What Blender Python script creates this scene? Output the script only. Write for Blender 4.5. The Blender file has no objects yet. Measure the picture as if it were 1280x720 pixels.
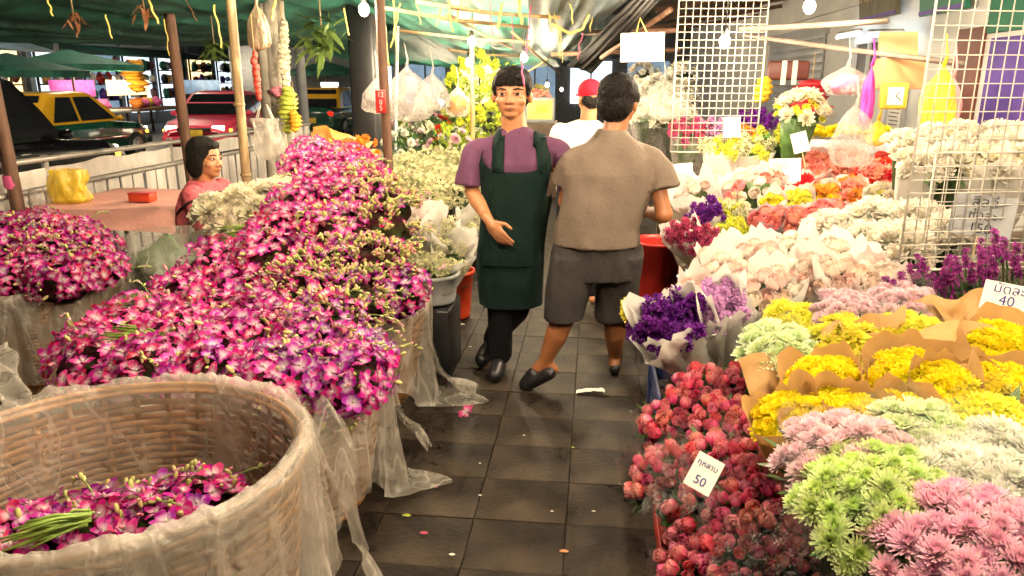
import bpy, bmesh, math, random
from mathutils import Vector, Matrix, Quaternion, noise
R = random.Random(7)
PI = math.pi
sc = bpy.context.scene
COL = sc.collection

# ------------------------------------------------------------------ camera, world, exposure
F = 930.0                                   # focal length in photo pixels (1280 wide)
CAM = Vector((0, 0, 1.6))
PITCH = math.atan(260 / F)
YAW = math.atan(105 / F * math.cos(PITCH))
cam = bpy.data.cameras.new('camera')
cam.sensor_width = 36; cam.lens = F / 1280 * 36; cam.clip_start = 0.05; cam.clip_end = 1000
cam_o = bpy.data.objects.new('camera', cam); COL.objects.link(cam_o)
cam_o.location = CAM; cam_o.rotation_euler = (PI / 2 - PITCH, 0, YAW)
sc.camera = cam_o
w = bpy.data.worlds.new('World'); sc.world = w; w.use_nodes = True
sky = w.node_tree.nodes.new('ShaderNodeTexSky'); sky.sky_type = 'NISHITA'; sky.sun_disc = False
sky.sun_elevation = math.radians(-4); sky.sun_rotation = math.radians(250)
bg = w.node_tree.nodes['Background']; bg.inputs['Strength'].default_value = 0.08
w.node_tree.links.new(sky.outputs[0], bg.inputs[0])
vs = sc.view_settings
vs.view_transform = 'Standard'; vs.look = 'None'; vs.gamma = 1.0; vs.use_curve_mapping = False; vs.exposure = 0.75
cy = sc.cycles
cy.use_denoising = True; cy.transparent_max_bounces = 12; cy.max_bounces = 4; cy.diffuse_bounces = 2; cy.glossy_bounces = 2; cy.use_adaptive_sampling = True; cy.adaptive_threshold = 0.05; cy.adaptive_min_samples = 12
cy.sample_clamp_indirect = 4.0; cy.sample_clamp_direct = 12.0; cy.caustics_reflective = False; cy.caustics_refractive = False
try: cy.use_light_tree = True
except Exception: pass
BULB = 1900.0                                # emission of a hanging bulb's glass
BULB_COL = (1.0, 0.79, 0.53)

# ------------------------------------------------------------------ photo pixel -> place
cp, sp, cyw, syw = math.cos(PITCH), math.sin(PITCH), math.cos(YAW), math.sin(YAW)
FWD = Vector((-syw * cp, cyw * cp, -sp)); RGT = Vector((cyw, syw, 0)); UPV = RGT.cross(FWD)
def ray(u, v): return FWD + RGT * ((u - 640) / F) - UPV * ((v - 360) / F)
def at(u, v, y): d = ray(u, v); return CAM + d * (y / d.y)              # on the plane y = const
def atx(u, v, x): d = ray(u, v); return CAM + d * (x / d.x)
def gz(u, v, z=0.0): d = ray(u, v); return CAM + d * ((z - 1.6) / d.z)  # on the height z
def V(*a): return Vector(a)

# ------------------------------------------------------------------ materials
MATS = {}
def mat(name, col, rough=0.6, var=0.15, scale=8.0, bump=0.0, bscale=40.0, metal=0.0, emit=0.0, rnd=0.0, hue=0.0, vcol=False,
        trans=0.0, sss=0.0, spec=None, col2=None, stretch=None, coat=0.0, detail=5.0):
    if name in MATS: return MATS[name]
    m = bpy.data.materials.new(name); m.use_nodes = True; MATS[name] = m
    nt = m.node_tree; N = nt.nodes; L = nt.links; b = N['Principled BSDF']
    b.inputs['Roughness'].default_value = rough; b.inputs['Metallic'].default_value = metal
    if spec is not None: b.inputs['Specular IOR Level'].default_value = spec
    if coat: b.inputs['Coat Weight'].default_value = coat; b.inputs['Coat Roughness'].default_value = 0.08
    if sss:
        b.inputs['Subsurface Weight'].default_value = sss; b.inputs['Subsurface Radius'].default_value = (0.01, 0.004, 0.002)
        b.inputs['Subsurface Scale'].default_value = 0.6
    tc = N.new('ShaderNodeTexCoord'); src = tc.outputs['Object']
    if stretch:
        mp = N.new('ShaderNodeMapping'); mp.inputs['Scale'].default_value = stretch; L.new(src, mp.inputs[0]); src = mp.outputs[0]
    base = None
    if vcol:
        a = N.new('ShaderNodeVertexColor'); a.layer_name = 'Col'; base = a.outputs[0]
    elif col2 is not None:
        n2 = N.new('ShaderNodeTexNoise'); n2.inputs['Scale'].default_value = scale * 0.45; n2.inputs['Detail'].default_value = 6; L.new(src, n2.inputs['Vector'])
        cr = N.new('ShaderNodeValToRGB'); cr.color_ramp.elements[0].position = 0.38; cr.color_ramp.elements[1].position = 0.64
        cr.color_ramp.elements[0].color = (*col, 1); cr.color_ramp.elements[1].color = (*col2, 1)
        L.new(n2.outputs['Fac'], cr.inputs[0]); base = cr.outputs[0]
    hs = N.new('ShaderNodeHueSaturation')
    if base is not None: L.new(base, hs.inputs['Color'])
    else: hs.inputs['Color'].default_value = (*col, 1)
    n = N.new('ShaderNodeTexNoise'); n.inputs['Scale'].default_value = scale; n.inputs['Detail'].default_value = detail; L.new(src, n.inputs['Vector'])
    mr = N.new('ShaderNodeMapRange'); mr.inputs[3].default_value = 1 - var; mr.inputs[4].default_value = 1 + var
    mr.inputs[1].default_value = 0.3; mr.inputs[2].default_value = 0.7; L.new(n.outputs['Fac'], mr.inputs[0])
    val = mr.outputs[0]
    if rnd or hue:
        oi = N.new('ShaderNodeObjectInfo')
        if rnd:
            m2 = N.new('ShaderNodeMapRange'); m2.inputs[3].default_value = 1 - rnd; m2.inputs[4].default_value = 1 + rnd; L.new(oi.outputs['Random'], m2.inputs[0])
            mu = N.new('ShaderNodeMath'); mu.operation = 'MULTIPLY'; L.new(val, mu.inputs[0]); L.new(m2.outputs[0], mu.inputs[1]); val = mu.outputs[0]
        if hue:
            fr = N.new('ShaderNodeMath'); fr.operation = 'MULTIPLY'; fr.inputs[1].default_value = 7.31; L.new(oi.outputs['Random'], fr.inputs[0])
            f2 = N.new('ShaderNodeMath'); f2.operation = 'FRACT'; L.new(fr.outputs[0], f2.inputs[0])
            m3 = N.new('ShaderNodeMapRange'); m3.inputs[3].default_value = 0.5 - hue; m3.inputs[4].default_value = 0.5 + hue; L.new(f2.outputs[0], m3.inputs[0])
            L.new(m3.outputs[0], hs.inputs['Hue'])
    L.new(val, hs.inputs['Value']); L.new(hs.outputs[0], b.inputs['Base Color'])
    if emit:
        b.inputs['Emission Color'].default_value = (*col, 1); b.inputs['Emission Strength'].default_value = emit
    if bump:
        nb = N.new('ShaderNodeTexNoise'); nb.inputs['Scale'].default_value = bscale; nb.inputs['Detail'].default_value = 4; L.new(src, nb.inputs['Vector'])
        bp = N.new('ShaderNodeBump'); bp.inputs['Strength'].default_value = bump; bp.inputs['Distance'].default_value = 0.02
        L.new(nb.outputs['Fac'], bp.inputs['Height']); L.new(bp.outputs[0], b.inputs['Normal'])
    if trans:                                   # thin petals and paper let light through
        tr = N.new('ShaderNodeBsdfTranslucent'); L.new(hs.outputs[0], tr.inputs[0])
        mx = N.new('ShaderNodeMixShader'); mx.inputs[0].default_value = trans
        L.new(b.outputs[0], mx.inputs[1]); L.new(tr.outputs[0], mx.inputs[2]); L.new(mx.outputs[0], N['Material Output'].inputs[0])
    return m

def film(name, col, alpha, rough, gloss, bump=0.6, bscale=18.0, avar=0.25, crease_glint=0.35, cscale=5.0, cw=0.035):
    """thin plastic sheet: clear gaps, milky body, white crease lines painted in as glints"""
    if name in MATS: return MATS[name]
    m = bpy.data.materials.new(name); m.use_nodes = True; MATS[name] = m
    nt = m.node_tree; N = nt.nodes; L = nt.links; N.remove(N['Principled BSDF']); out = N['Material Output']
    tc = N.new('ShaderNodeTexCoord')
    n = N.new('ShaderNodeTexNoise'); n.inputs['Scale'].default_value = bscale; n.inputs['Detail'].default_value = 5; n.inputs['Distortion'].default_value = 1.2
    L.new(tc.outputs['Object'], n.inputs['Vector'])
    bp = N.new('ShaderNodeBump'); bp.inputs['Strength'].default_value = bump; bp.inputs['Distance'].default_value = 0.03; L.new(n.outputs['Fac'], bp.inputs['Height'])
    d = N.new('ShaderNodeBsdfDiffuse'); d.inputs[0].default_value = (*col, 1); L.new(bp.outputs[0], d.inputs['Normal'])
    t = N.new('ShaderNodeBsdfTranslucent'); t.inputs[0].default_value = (*col, 1)
    m1 = N.new('ShaderNodeMixShader'); m1.inputs[0].default_value = 0.4; L.new(d.outputs[0], m1.inputs[1]); L.new(t.outputs[0], m1.inputs[2])
    tp = N.new('ShaderNodeBsdfTransparent'); tp.inputs[0].default_value = (0.97, 0.97, 0.97, 1)
    mr = N.new('ShaderNodeMapRange'); mr.inputs[1].default_value = 0.3; mr.inputs[2].default_value = 0.7
    mr.inputs[3].default_value = max(0, alpha - avar); mr.inputs[4].default_value = min(1, alpha + avar)
    n2 = N.new('ShaderNodeTexNoise'); n2.inputs['Scale'].default_value = 3.5; n2.inputs['Detail'].default_value = 3; n2.inputs['Distortion'].default_value = 0.3
    mpz = N.new('ShaderNodeMapping'); mpz.inputs['Scale'].default_value = (1.6, 1.6, 0.45); mpz.inputs['Rotation'].default_value = (0.15, 0.1, 0.0); L.new(tc.outputs['Object'], mpz.inputs[0]); L.new(mpz.outputs[0], n2.inputs['Vector']); L.new(n2.outputs['Fac'], mr.inputs[0])
    nc = N.new('ShaderNodeTexNoise'); nc.inputs['Scale'].default_value = cscale; nc.inputs['Detail'].default_value = 2.5; nc.inputs['Distortion'].default_value = 0.2; L.new(mpz.outputs[0], nc.inputs['Vector'])
    s1 = N.new('ShaderNodeMath'); s1.operation = 'SUBTRACT'; s1.inputs[1].default_value = 0.5; L.new(nc.outputs['Fac'], s1.inputs[0])
    s2 = N.new('ShaderNodeMath'); s2.operation = 'ABSOLUTE'; L.new(s1.outputs[0], s2.inputs[0])
    s3 = N.new('ShaderNodeMapRange'); s3.inputs[1].default_value = 0.0; s3.inputs[2].default_value = cw; s3.inputs[3].default_value = crease_glint; s3.inputs[4].default_value = 0.0; L.new(s2.outputs[0], s3.inputs[0])
    s4 = N.new('ShaderNodeMath'); s4.operation = 'ADD'; s4.use_clamp = True; L.new(s3.outputs[0], s4.inputs[0]); L.new(mr.outputs[0], s4.inputs[1])
    m2 = N.new('ShaderNodeMixShader'); L.new(s4.outputs[0], m2.inputs[0]); L.new(tp.outputs[0], m2.inputs[1]); L.new(m1.outputs[0], m2.inputs[2])
    g = N.new('ShaderNodeBsdfGlossy'); g.inputs['Roughness'].default_value = rough; L.new(bp.outputs[0], g.inputs['Normal'])
    m3 = N.new('ShaderNodeMixShader'); m3.inputs[0].default_value = gloss; L.new(m2.outputs[0], m3.inputs[1]); L.new(g.outputs[0], m3.inputs[2])
    L.new(m3.outputs[0], out.inputs[0])
    return m

FILM = film('milky_film', (0.64, 0.60, 0.53), 0.40, 0.25, 0.07)
LINER = film('thin_liner_film', (0.74, 0.69, 0.62), 0.26, 0.22, 0.06, avar=0.14, crease_glint=0.16, cw=0.02)
SHEER = film('sheer_film', (0.62, 0.58, 0.50), 0.30, 0.22, 0.08, avar=0.14, crease_glint=0.18)
CELLO = film('cellophane', (0.85, 0.85, 0.85), 0.02, 0.14, 0.13, bump=1.0, bscale=20, avar=0.02, crease_glint=0.16, cscale=9, cw=0.014)  # white streaks in the colour stand in for highlights on the folds
BAG = film('bag_film', (0.56, 0.50, 0.47), 0.24, 0.22, 0.07, avar=0.14, crease_glint=0.25, cscale=9)
GBAG = film('clear_bag', (0.62, 0.64, 0.55), 0.25, 0.2, 0.08)
YBAG = film('yellow_bag', (0.85, 0.62, 0.04), 0.72, 0.3, 0.06)
GLASSM = mat('car_glass', (0.012, 0.014, 0.016), rough=0.06, var=0.0)
STEM = mat('stem_green', (0.10, 0.20, 0.035), rough=0.5, var=0.35, scale=30)
LEAF = mat('leaf_green', (0.05, 0.115, 0.025), rough=0.45, var=0.4, scale=22, trans=0.2)
DARKLEAF = mat('leaf_dark', (0.028, 0.06, 0.018), rough=0.5, var=0.4, scale=22, trans=0.15)
KRAFT = mat('kraft_paper', (0.50, 0.295, 0.110), rough=0.65, var=0.16, scale=9, bump=0.25, bscale=24, trans=0.25, rnd=0.14)
WPAPER = mat('white_paper', (0.84, 0.81, 0.76), rough=0.6, var=0.06, scale=7, bump=0.25, bscale=20, trans=0.3, rnd=0.05)
PPAPER = mat('pink_paper', (0.82, 0.66, 0.63), rough=0.6, var=0.08, scale=7, bump=0.25, bscale=20, trans=0.3, rnd=0.06)
CARD = mat('card_white', (0.76, 0.74, 0.68), rough=0.55, var=0.05)
INK = mat('ink_blue', (0.03, 0.03, 0.22), rough=0.5, var=0.1)
INKB = mat('ink_black', (0.03, 0.03, 0.04), rough=0.5, var=0.1)
METAL = mat('grid_wire', (0.50, 0.47, 0.41), rough=0.4, var=0.15, metal=0.3)
WOODP = mat('pole_wood', (0.115, 0.055, 0.030), rough=0.7, var=0.35, scale=6, bump=0.3, bscale=30, stretch=(6, 6, 0.7))
BAMBOO = mat('bamboo_pole', (0.34, 0.23, 0.11), rough=0.5, var=0.25, scale=6, bump=0.15, stretch=(6, 6, 1))
CANE = mat('basket_cane', (0.24, 0.105, 0.028), rough=0.5, var=0.35, scale=9, bump=0.3, bscale=60, rnd=0.25, col2=(0.34, 0.165, 0.050))
BLACKP = mat('black_plastic', (0.012, 0.012, 0.014), rough=0.4)
REDP = mat('red_plastic', (0.42, 0.02, 0.015), rough=0.38, var=0.1)
ORANGP = mat('orange_red_plastic', (0.55, 0.05, 0.015), rough=0.38, var=0.1)
BLUEP = mat('blue_plastic', (0.025, 0.04, 0.13), rough=0.4, var=0.15)
GREYP = mat('grey_plastic', (0.34, 0.35, 0.37), rough=0.4, var=0.12)
DKWOOD = mat('table_wood', (0.10, 0.065, 0.04), rough=0.7, var=0.3, stretch=(1, 8, 1), bump=0.2)

# ------------------------------------------------------------------ mesh helpers
class MB:
    def __init__(s): s.v = []; s.f = []; s.mi = []; s.c = None
    def add(s, vs_, fs, m=0, cols=None):
        o = len(s.v); s.v += [Vector(p) for p in vs_]; s.f += [tuple(i + o for i in q) for q in fs]; s.mi += [m] * len(fs)
        if cols is not None:
            if s.c is None: s.c = [(1, 1, 1)] * o
            s.c += list(cols)
        elif s.c is not None: s.c += [(1, 1, 1)] * len(vs_)
        return s
    def box(s, c, size, rot=None, m=0, bev=0.0):
        c = Vector(c); h = Vector(size) / 2
        if bev <= 0:
            P = [V(x * h.x, y * h.y, z * h.z) for x in (-1, 1) for y in (-1, 1) for z in (-1, 1)]
            Fc = [(0, 1, 3, 2), (4, 6, 7, 5), (0, 4, 5, 1), (2, 3, 7, 6), (0, 2, 6, 4), (1, 5, 7, 3)]
        else:
            bm = bmesh.new(); bmesh.ops.create_cube(bm, size=1)
            for q in bm.verts: q.co = V(q.co.x * size[0], q.co.y * size[1], q.co.z * size[2])
            bmesh.ops.bevel(bm, geom=bm.edges[:], offset=bev, segments=2, affect='EDGES', profile=0.5)
            bm.verts.index_update(); P = [q.co.copy() for q in bm.verts]; Fc = [tuple(q.index for q in f.verts) for f in bm.faces]; bm.free()
        if rot is not None: P = [rot @ p for p in P]
        return s.add([p + c for p in P], Fc, m)
    def tube(s, pts, rad, n=8, m=0, cap=True, flat=1.0):
        pts = [Vector(p) for p in pts]; k = len(pts)
        if not hasattr(rad, '__len__'): rad = [rad] * k
        vs_, fs = [], []; prev = None
        for i, p in enumerate(pts):
            t = (pts[min(i + 1, k - 1)] - pts[max(i - 1, 0)])
            if t.length < 1e-9: t = V(0, 0, 1)
            t.normalize()
            if prev is None:
                a = V(0, 0, 1) if abs(t.z) < 0.9 else V(1, 0, 0)
                x = t.cross(a).normalized()
            else:
                x = (prev - t * prev.dot(t))
                x = x.normalized() if x.length > 1e-6 else t.orthogonal().normalized()
            prev = x; yv = t.cross(x)
            for j in range(n):
                a = 2 * PI * j / n; vs_.append(p + (x * math.cos(a) + yv * math.sin(a) * flat) * rad[i])
        for i in range(k - 1):
            for j in range(n): fs.append((i * n + j, i * n + (j + 1) % n, (i + 1) * n + (j + 1) % n, (i + 1) * n + j))
        if cap: fs.append(tuple(range(n - 1, -1, -1))); fs.append(tuple((k - 1) * n + j for j in range(n)))
        return s.add(vs_, fs, m)
    def ell(s, c, r, nu=12, nv=8, rot=None, m=0, amp=0.0, nf=3.0, col=None):
        c = Vector(c); vs_, fs = [], []
        for i in range(nv + 1):
            th = PI * i / nv
            for j in range(nu):
                ph = 2 * PI * j / nu
                d = V(math.sin(th) * math.cos(ph), math.sin(th) * math.sin(ph), math.cos(th))
                p = V(d.x * r[0], d.y * r[1], d.z * r[2])
                if amp: p *= 1 + amp * noise.noise(d * nf + c * 3.1)
                if rot is not None: p = rot @ p
                vs_.append(p + c)
        for i in range(nv):
            for j in range(nu): fs.append((i * nu + j, (i + 1) * nu + j, (i + 1) * nu + (j + 1) % nu, i * nu + (j + 1) % nu))
        return s.add(vs_, fs, m, None if col is None else [col] * len(vs_))
    def lathe(s, prof, n=24, c=(0, 0, 0), m=0, wob=0.0, seed=0.0):
        c = Vector(c); vs_, fs = [], []; k = len(prof)
        for i, (r, z) in enumerate(prof):
            for j in range(n):
                a = 2 * PI * j / n; rr = r * (1 + (wob * noise.noise(V(math.cos(a) * 1.5 + seed, math.sin(a) * 1.5, z * 4)) if wob else 0))
                vs_.append(c + V(rr * math.cos(a), rr * math.sin(a), z))
        for i in range(k - 1):
            for j in range(n): fs.append((i * n + j, i * n + (j + 1) % n, (i + 1) * n + (j + 1) % n, (i + 1) * n + j))
        return s.add(vs_, fs, m)
    def grid(s, fn, nu, nv, m=0, wrap=False):
        vs_ = [fn(i / nu, j / nv) for j in range(nv + 1) for i in range(nu + (0 if wrap else 1))]
        w_ = nu if wrap else nu + 1; fs = []
        for j in range(nv):
            for i in range(nu):
                i2 = (i + 1) % w_
                fs.append((j * w_ + i, j * w_ + i2, (j + 1) * w_ + i2, (j + 1) * w_ + i))
        return s.add(vs_, fs, m)
    def mesh(s, name, mats, smooth=True):
        me = bpy.data.meshes.new(name); me.from_pydata([tuple(p) for p in s.v], [], s.f)
        for m in (mats if isinstance(mats, (list, tuple)) else [mats]): me.materials.append(m)
        me.polygons.foreach_set('material_index', s.mi)
        me.polygons.foreach_set('use_smooth', [smooth] * len(s.f))
        if s.c is not None:
            a = me.color_attributes.new('Col', 'FLOAT_COLOR', 'POINT')
            a.data.foreach_set('color', [x for c in s.c for x in (c[0], c[1], c[2], 1.0)])
        me.update(); return me
    def build(s, name, mats, parent=None, smooth=True, world=True):
        if parent is not None and world:
            o = woff(parent); s.v = [p - o for p in s.v]
        return link(name, s.mesh(name, mats, smooth), parent)

def woff(o):
    p = Vector((0, 0, 0))
    while o is not None: p = p + o.location; o = o.parent
    return p
def link(name, data, parent=None):
    o = bpy.data.objects.new(name, data); COL.objects.link(o)
    if parent is not None: o.parent = parent
    return o
def tag(o, label=None, cat=None, group=None, kind=None):
    if label: o['label'] = label
    if cat: o['category'] = cat
    if group: o['group'] = group
    if kind: o['kind'] = kind
    return o
def thing(name, label, cat, loc=(0, 0, 0), group=None):
    o = bpy.data.objects.new(name, None); COL.objects.link(o); o.location = loc; o.empty_display_size = 0.1
    return tag(o, label, cat, group)
def inst(name, me, parent, loc, rot=None, scale=1.0):
    """a piece that shares its mesh; loc in world coordinates"""
    o = bpy.data.objects.new(name, me); COL.objects.link(o); o.parent = parent
    o.location = Vector(loc) - (woff(parent) if parent is not None else V(0, 0, 0))
    if rot is not None: o.rotation_mode = 'QUATERNION'; o.rotation_quaternion = rot
    o.scale = (scale,) * 3 if not hasattr(scale, '__len__') else scale
    return o
def quat(normal, spin=0.0):
    n = Vector(normal).normalized()
    return n.to_track_quat('Z', 'Y') @ Quaternion((0, 0, 1), spin)
def jit(v, a): return Vector(v) + V(R.uniform(-a, a), R.uniform(-a, a), R.uniform(-a, a))
def lerp(a, b, t): return a + (b - a) * t
TMP = bpy.data.scenes.new('tmp')                # small scratch scene: modifiers and text evaluate fast there
def baked(o):
    TMP.collection.objects.link(o)
    with bpy.context.temp_override(scene=TMP, view_layer=TMP.view_layers[0]):
        dg = bpy.context.evaluated_depsgraph_get(); dg.update()
        me = bpy.data.meshes.new_from_object(o.evaluated_get(dg))
    bpy.data.objects.remove(o); return me
def text_mesh(body, size, material, name='lettering', align='CENTER'):
    c = bpy.data.curves.new(name, 'FONT'); c.body = body; c.size = size; c.align_x = align; c.align_y = 'CENTER'; c.extrude = 0.0006; c.resolution_u = 3
    o = bpy.data.objects.new(name, c); me = baked(o)
    me.materials.clear(); me.materials.append(material); return me
def remesh(mb, name, voxel, smooth_it, mats, parent, ripple=0.0, rf=9.0, rscale=(1, 1, 0.45), seed=0.0):
    """joins overlapping shapes into one continuous skin"""
    me = mb.mesh(name, mats); o = bpy.data.objects.new(name, me)
    m = o.modifiers.new('r', 'REMESH'); m.mode = 'VOXEL'; m.voxel_size = voxel; m.use_smooth_shade = True
    if smooth_it:
        m2 = o.modifiers.new('s', 'SMOOTH'); m2.iterations = smooth_it; m2.factor = 0.5
    me2 = baked(o); bpy.data.meshes.remove(me)
    me2.materials.clear()
    for mm in (mats if isinstance(mats, (list, tuple)) else [mats]): me2.materials.append(mm)
    off = woff(parent); nv = len(me2.vertices); co = [0.0] * (nv * 3); no = [0.0] * (nv * 3)
    me2.vertices.foreach_get('co', co); me2.vertices.foreach_get('normal', no)
    for i in range(0, nv * 3, 3):
        d = 0.0
        if ripple:
            q = V(co[i] * rf * rscale[0] + seed, co[i + 1] * rf * rscale[1], co[i + 2] * rf * rscale[2]); d = ripple * (noise.noise(q) + 0.5 * noise.noise(q * 2.3))
        co[i] += no[i] * d - off.x; co[i + 1] += no[i + 1] * d - off.y; co[i + 2] += no[i + 2] * d - off.z
    me2.vertices.foreach_set('co', co); me2.update()
    me2.polygons.foreach_set('use_smooth', [True] * len(me2.polygons)); me2.name = name
    return link(name, me2, parent)
def caps(mb, p0, r0, p1, r1, n=14):
    p0, p1 = Vector(p0), Vector(p1); d = (p1 - p0); k = 5
    pts, rad = [], []
    dn = d.normalized()
    for i in range(4): a = PI / 2 * i / 4; pts.append(p0 - dn * r0 * math.cos(a)); rad.append(max(r0 * math.sin(a), 0.0008))
    for i in range(k + 1): t = i / k; pts.append(p0 + d * t); rad.append(lerp(r0, r1, t))
    for i in range(1, 5): a = PI / 2 * i / 4; pts.append(p1 + dn * r1 * math.sin(a)); rad.append(max(r1 * math.cos(a), 0.0008))
    mb.tube(pts, rad, n)

# ================================================================== THE SETTING
STONE = mat('pavement_stone', (0.017, 0.0120, 0.0080), spec=0.2, rough=0.66, var=0.5, scale=4, bump=0.35, bscale=40, rnd=0.14, col2=(0.038, 0.028, 0.019))
GROUT = mat('pavement_grout', (0.022, 0.016, 0.011), rough=0.85, var=0.3, scale=20)
ASPH = mat('asphalt', (0.045, 0.045, 0.047), rough=0.6, var=0.25, scale=3, bump=0.3, bscale=90)
g = MB(); g.box((0, 20, -0.30), (700, 700, 0.2)); tag(g.build('ground', ASPH, None, False), kind='structure')
g = MB(); g.add([(-26, -60, -0.192), (-4.9, -60, -0.192), (-4.9, 160, -0.192), (-26, 160, -0.192)], [(0, 1, 2, 3)]); tag(g.build('road', ASPH, None, False), kind='structure')
g = MB(); g.box((-0.7, 15, -0.108), (8.0, 42, 0.2)); pav = tag(g.build('pavement', GROUT, None, False), kind='structure')
KERBM = mat('kerb_stone', (0.30, 0.29, 0.27), rough=0.8, var=0.2, bump=0.3)
for k in range(14): g = MB(); g.box((-4.82, 1 + k * 1.5, -0.098), (0.2, 1.47, 0.21), bev=0.015); g.build('kerb_stone', KERBM, pav)
x0 = gz(629, 517).x; tw = gz(716.6, 521).x - x0; tl = 0.30
tile_me = []
for q in range(4):
    g = MB(); g.box((0, 0, -0.02), (tw - 0.0035, tl - 0.0035, 0.04), bev=0.0018); tile_me.append(g.mesh('tile', STONE, False))
for i in range(-4, 5):
    for j in range(-4, 20):
        c = V(x0 + (i + 0.5) * tw, 2.45 + (j + 0.5) * tl, R.uniform(-0.0016, 0.0016))
        q = Quaternion((1, 0, 0), R.uniform(-0.003, 0.003)) @ Quaternion((0, 1, 0), R.uniform(-0.003, 0.003))
        inst('paving_tile', R.choice(tile_me), pav, c, q)
LINEP = mat('road_paint', (0.7, 0.7, 0.66), rough=0.6, var=0.2)
for k in range(8):
    g = MB(); g.box((-9.0, 4 + k * 5, -0.186), (0.12, 2.2, 0.006)); tag(g.build('lane_marking', LINEP, None, False), kind='structure')

# ---- building on the right, behind the stalls
WALLW = mat('white_wall', (0.60, 0.60, 0.58), rough=0.75, var=0.1, scale=2, bump=0.15)
SHUT = mat('grey_shutter', (0.33, 0.35, 0.37), rough=0.45, var=0.12)
MAROON = mat('maroon_door', (0.13, 0.035, 0.025), rough=0.5, var=0.15)
PURP = mat('purple_banner', (0.075, 0.03, 0.26), rough=0.55, var=0.1)
GREENB = mat('green_banner', (0.01, 0.13, 0.075), rough=0.55, var=0.1)
GOLD = mat('gold_lettering', (0.42, 0.33, 0.10), rough=0.5, var=0.2)
b = thing('shop_building', 'white-walled shop building behind the right-hand flower stalls', 'building', (3.3, 10, 0))
g = MB(); g.box((3.4, 12, 2.6), (0.5, 30, 5.2)); g.build('wall', WALLW, b, False)
def shutter(y0, y1, z0, z1, m=SHUT):
    f = MB(); f.box((3.135, (y0 + y1) / 2, z1 + 0.08), (0.06, y1 - y0 + 0.16, 0.14)); fr = f.build('shutter_box', SHUT, b, False)
    z = z0; 
    while z < z1 - 0.02:
        q = MB(); q.box((3.128, (y0 + y1) / 2, z + 0.055), (0.03, y1 - y0, 0.1), bev=0.012); q.build('shutter_slat', m, fr, True); z += 0.11
shutter(11.2, 14.6, 0.4, 2.2)
for (y0, y1, z0, z1, m, nm) in ((6.75, 7.2, 0.0, 2.02, MAROON, 'door'), (5.75, 6.6, 0.9, 1.92, PURP, 'banner'), (5.9, 6.7, 1.96, 2.25, GREENB, 'banner')):
    q = MB(); q.box((3.128, (y0 + y1) / 2, (z0 + z1) / 2), (0.04, y1 - y0, z1 - z0), bev=0.008); q.build(nm, m, b, False)
q = MB(); q.box((3.13, 9.3, 1.78), (0.05, 0.9, 0.46)); ow = q.build('window', BLACKP, b, False)
for dy in (-0.45, 0, 0.45): f = MB(); f.box((3.10, 9.3 + dy, 1.78), (0.05, 0.05, 0.5)); f.build('frame', WALLW, ow, False)
for dz in (-0.25, 0.25): f = MB(); f.box((3.098, 9.3, 1.78 + dz), (0.045, 0.98, 0.05)); f.build('frame', WALLW, ow, False)
q = MB(); q.box((3.13, 8.4, 1.28), (0.03, 0.5, 0.46)); q.build('notice_board', GREYP, b, False)
q = MB(); q.box((3.115, 8.38, 1.27), (0.012, 0.34, 0.4)); nb_ = q.build('notice_sheet', CARD, b, False)
for k in range(9):
    f = MB(); f.box((3.107, 8.38 + R.uniform(-.03, .03), 1.43 - k * 0.04), (0.003, 0.24, 0.010)); f.build('printed_line', INKB, nb_, False)
# ledge lines
for z in (2.5, 3.1):
    q = MB(); q.box((3.12, 12, z), (0.08, 29.5, 0.06)); q.build('ledge', WALLW, b, False)
def wall_sign(label, y, z, wd, h, m, lines, tilt=0.12):
    t = thing('shop_sign', label, 'sign', (3.0, y, z))
    rot = Matrix.Rotation(-tilt, 3, 'Y')
    q = MB(); q.box((3.0, y, z), (0.05, wd, h), rot, bev=0.006); q.build('panel', m, t, False)
    q = MB()
    for dz in (-1, 1): q.box(V(2.972, y, z) + rot @ V(0, 0, dz * (h / 2 - 0.025)), (0.012, wd - 0.02, 0.035), rot)
    q.build('border', PURP, t, False)
    for i, (tx, s, mm) in enumerate(lines):
        me = text_mesh(tx, s, mm); o = inst('lettering', me, t, V(2.955, y, z + (len(lines) / 2 - i - 0.5) * s * 1.1))
        o.rotation_mode = 'XYZ'; o.rotation_euler = (PI / 2, 0, -PI / 2)
    return t
wall_sign('purple sign board with gold characters high on the white wall', 8.95, 2.50, 1.1, 0.52, mat('sign_dark', (0.10, 0.09, 0.05), var=0.3), [('ขายดอกไม้', 0.22, GOLD)])
wall_sign('purple and green sign board at the top right above the wire grid', 7.35, 2.42, 0.9, 0.5, GREENB, [('สด', 0.2, GOLD)])

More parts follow.
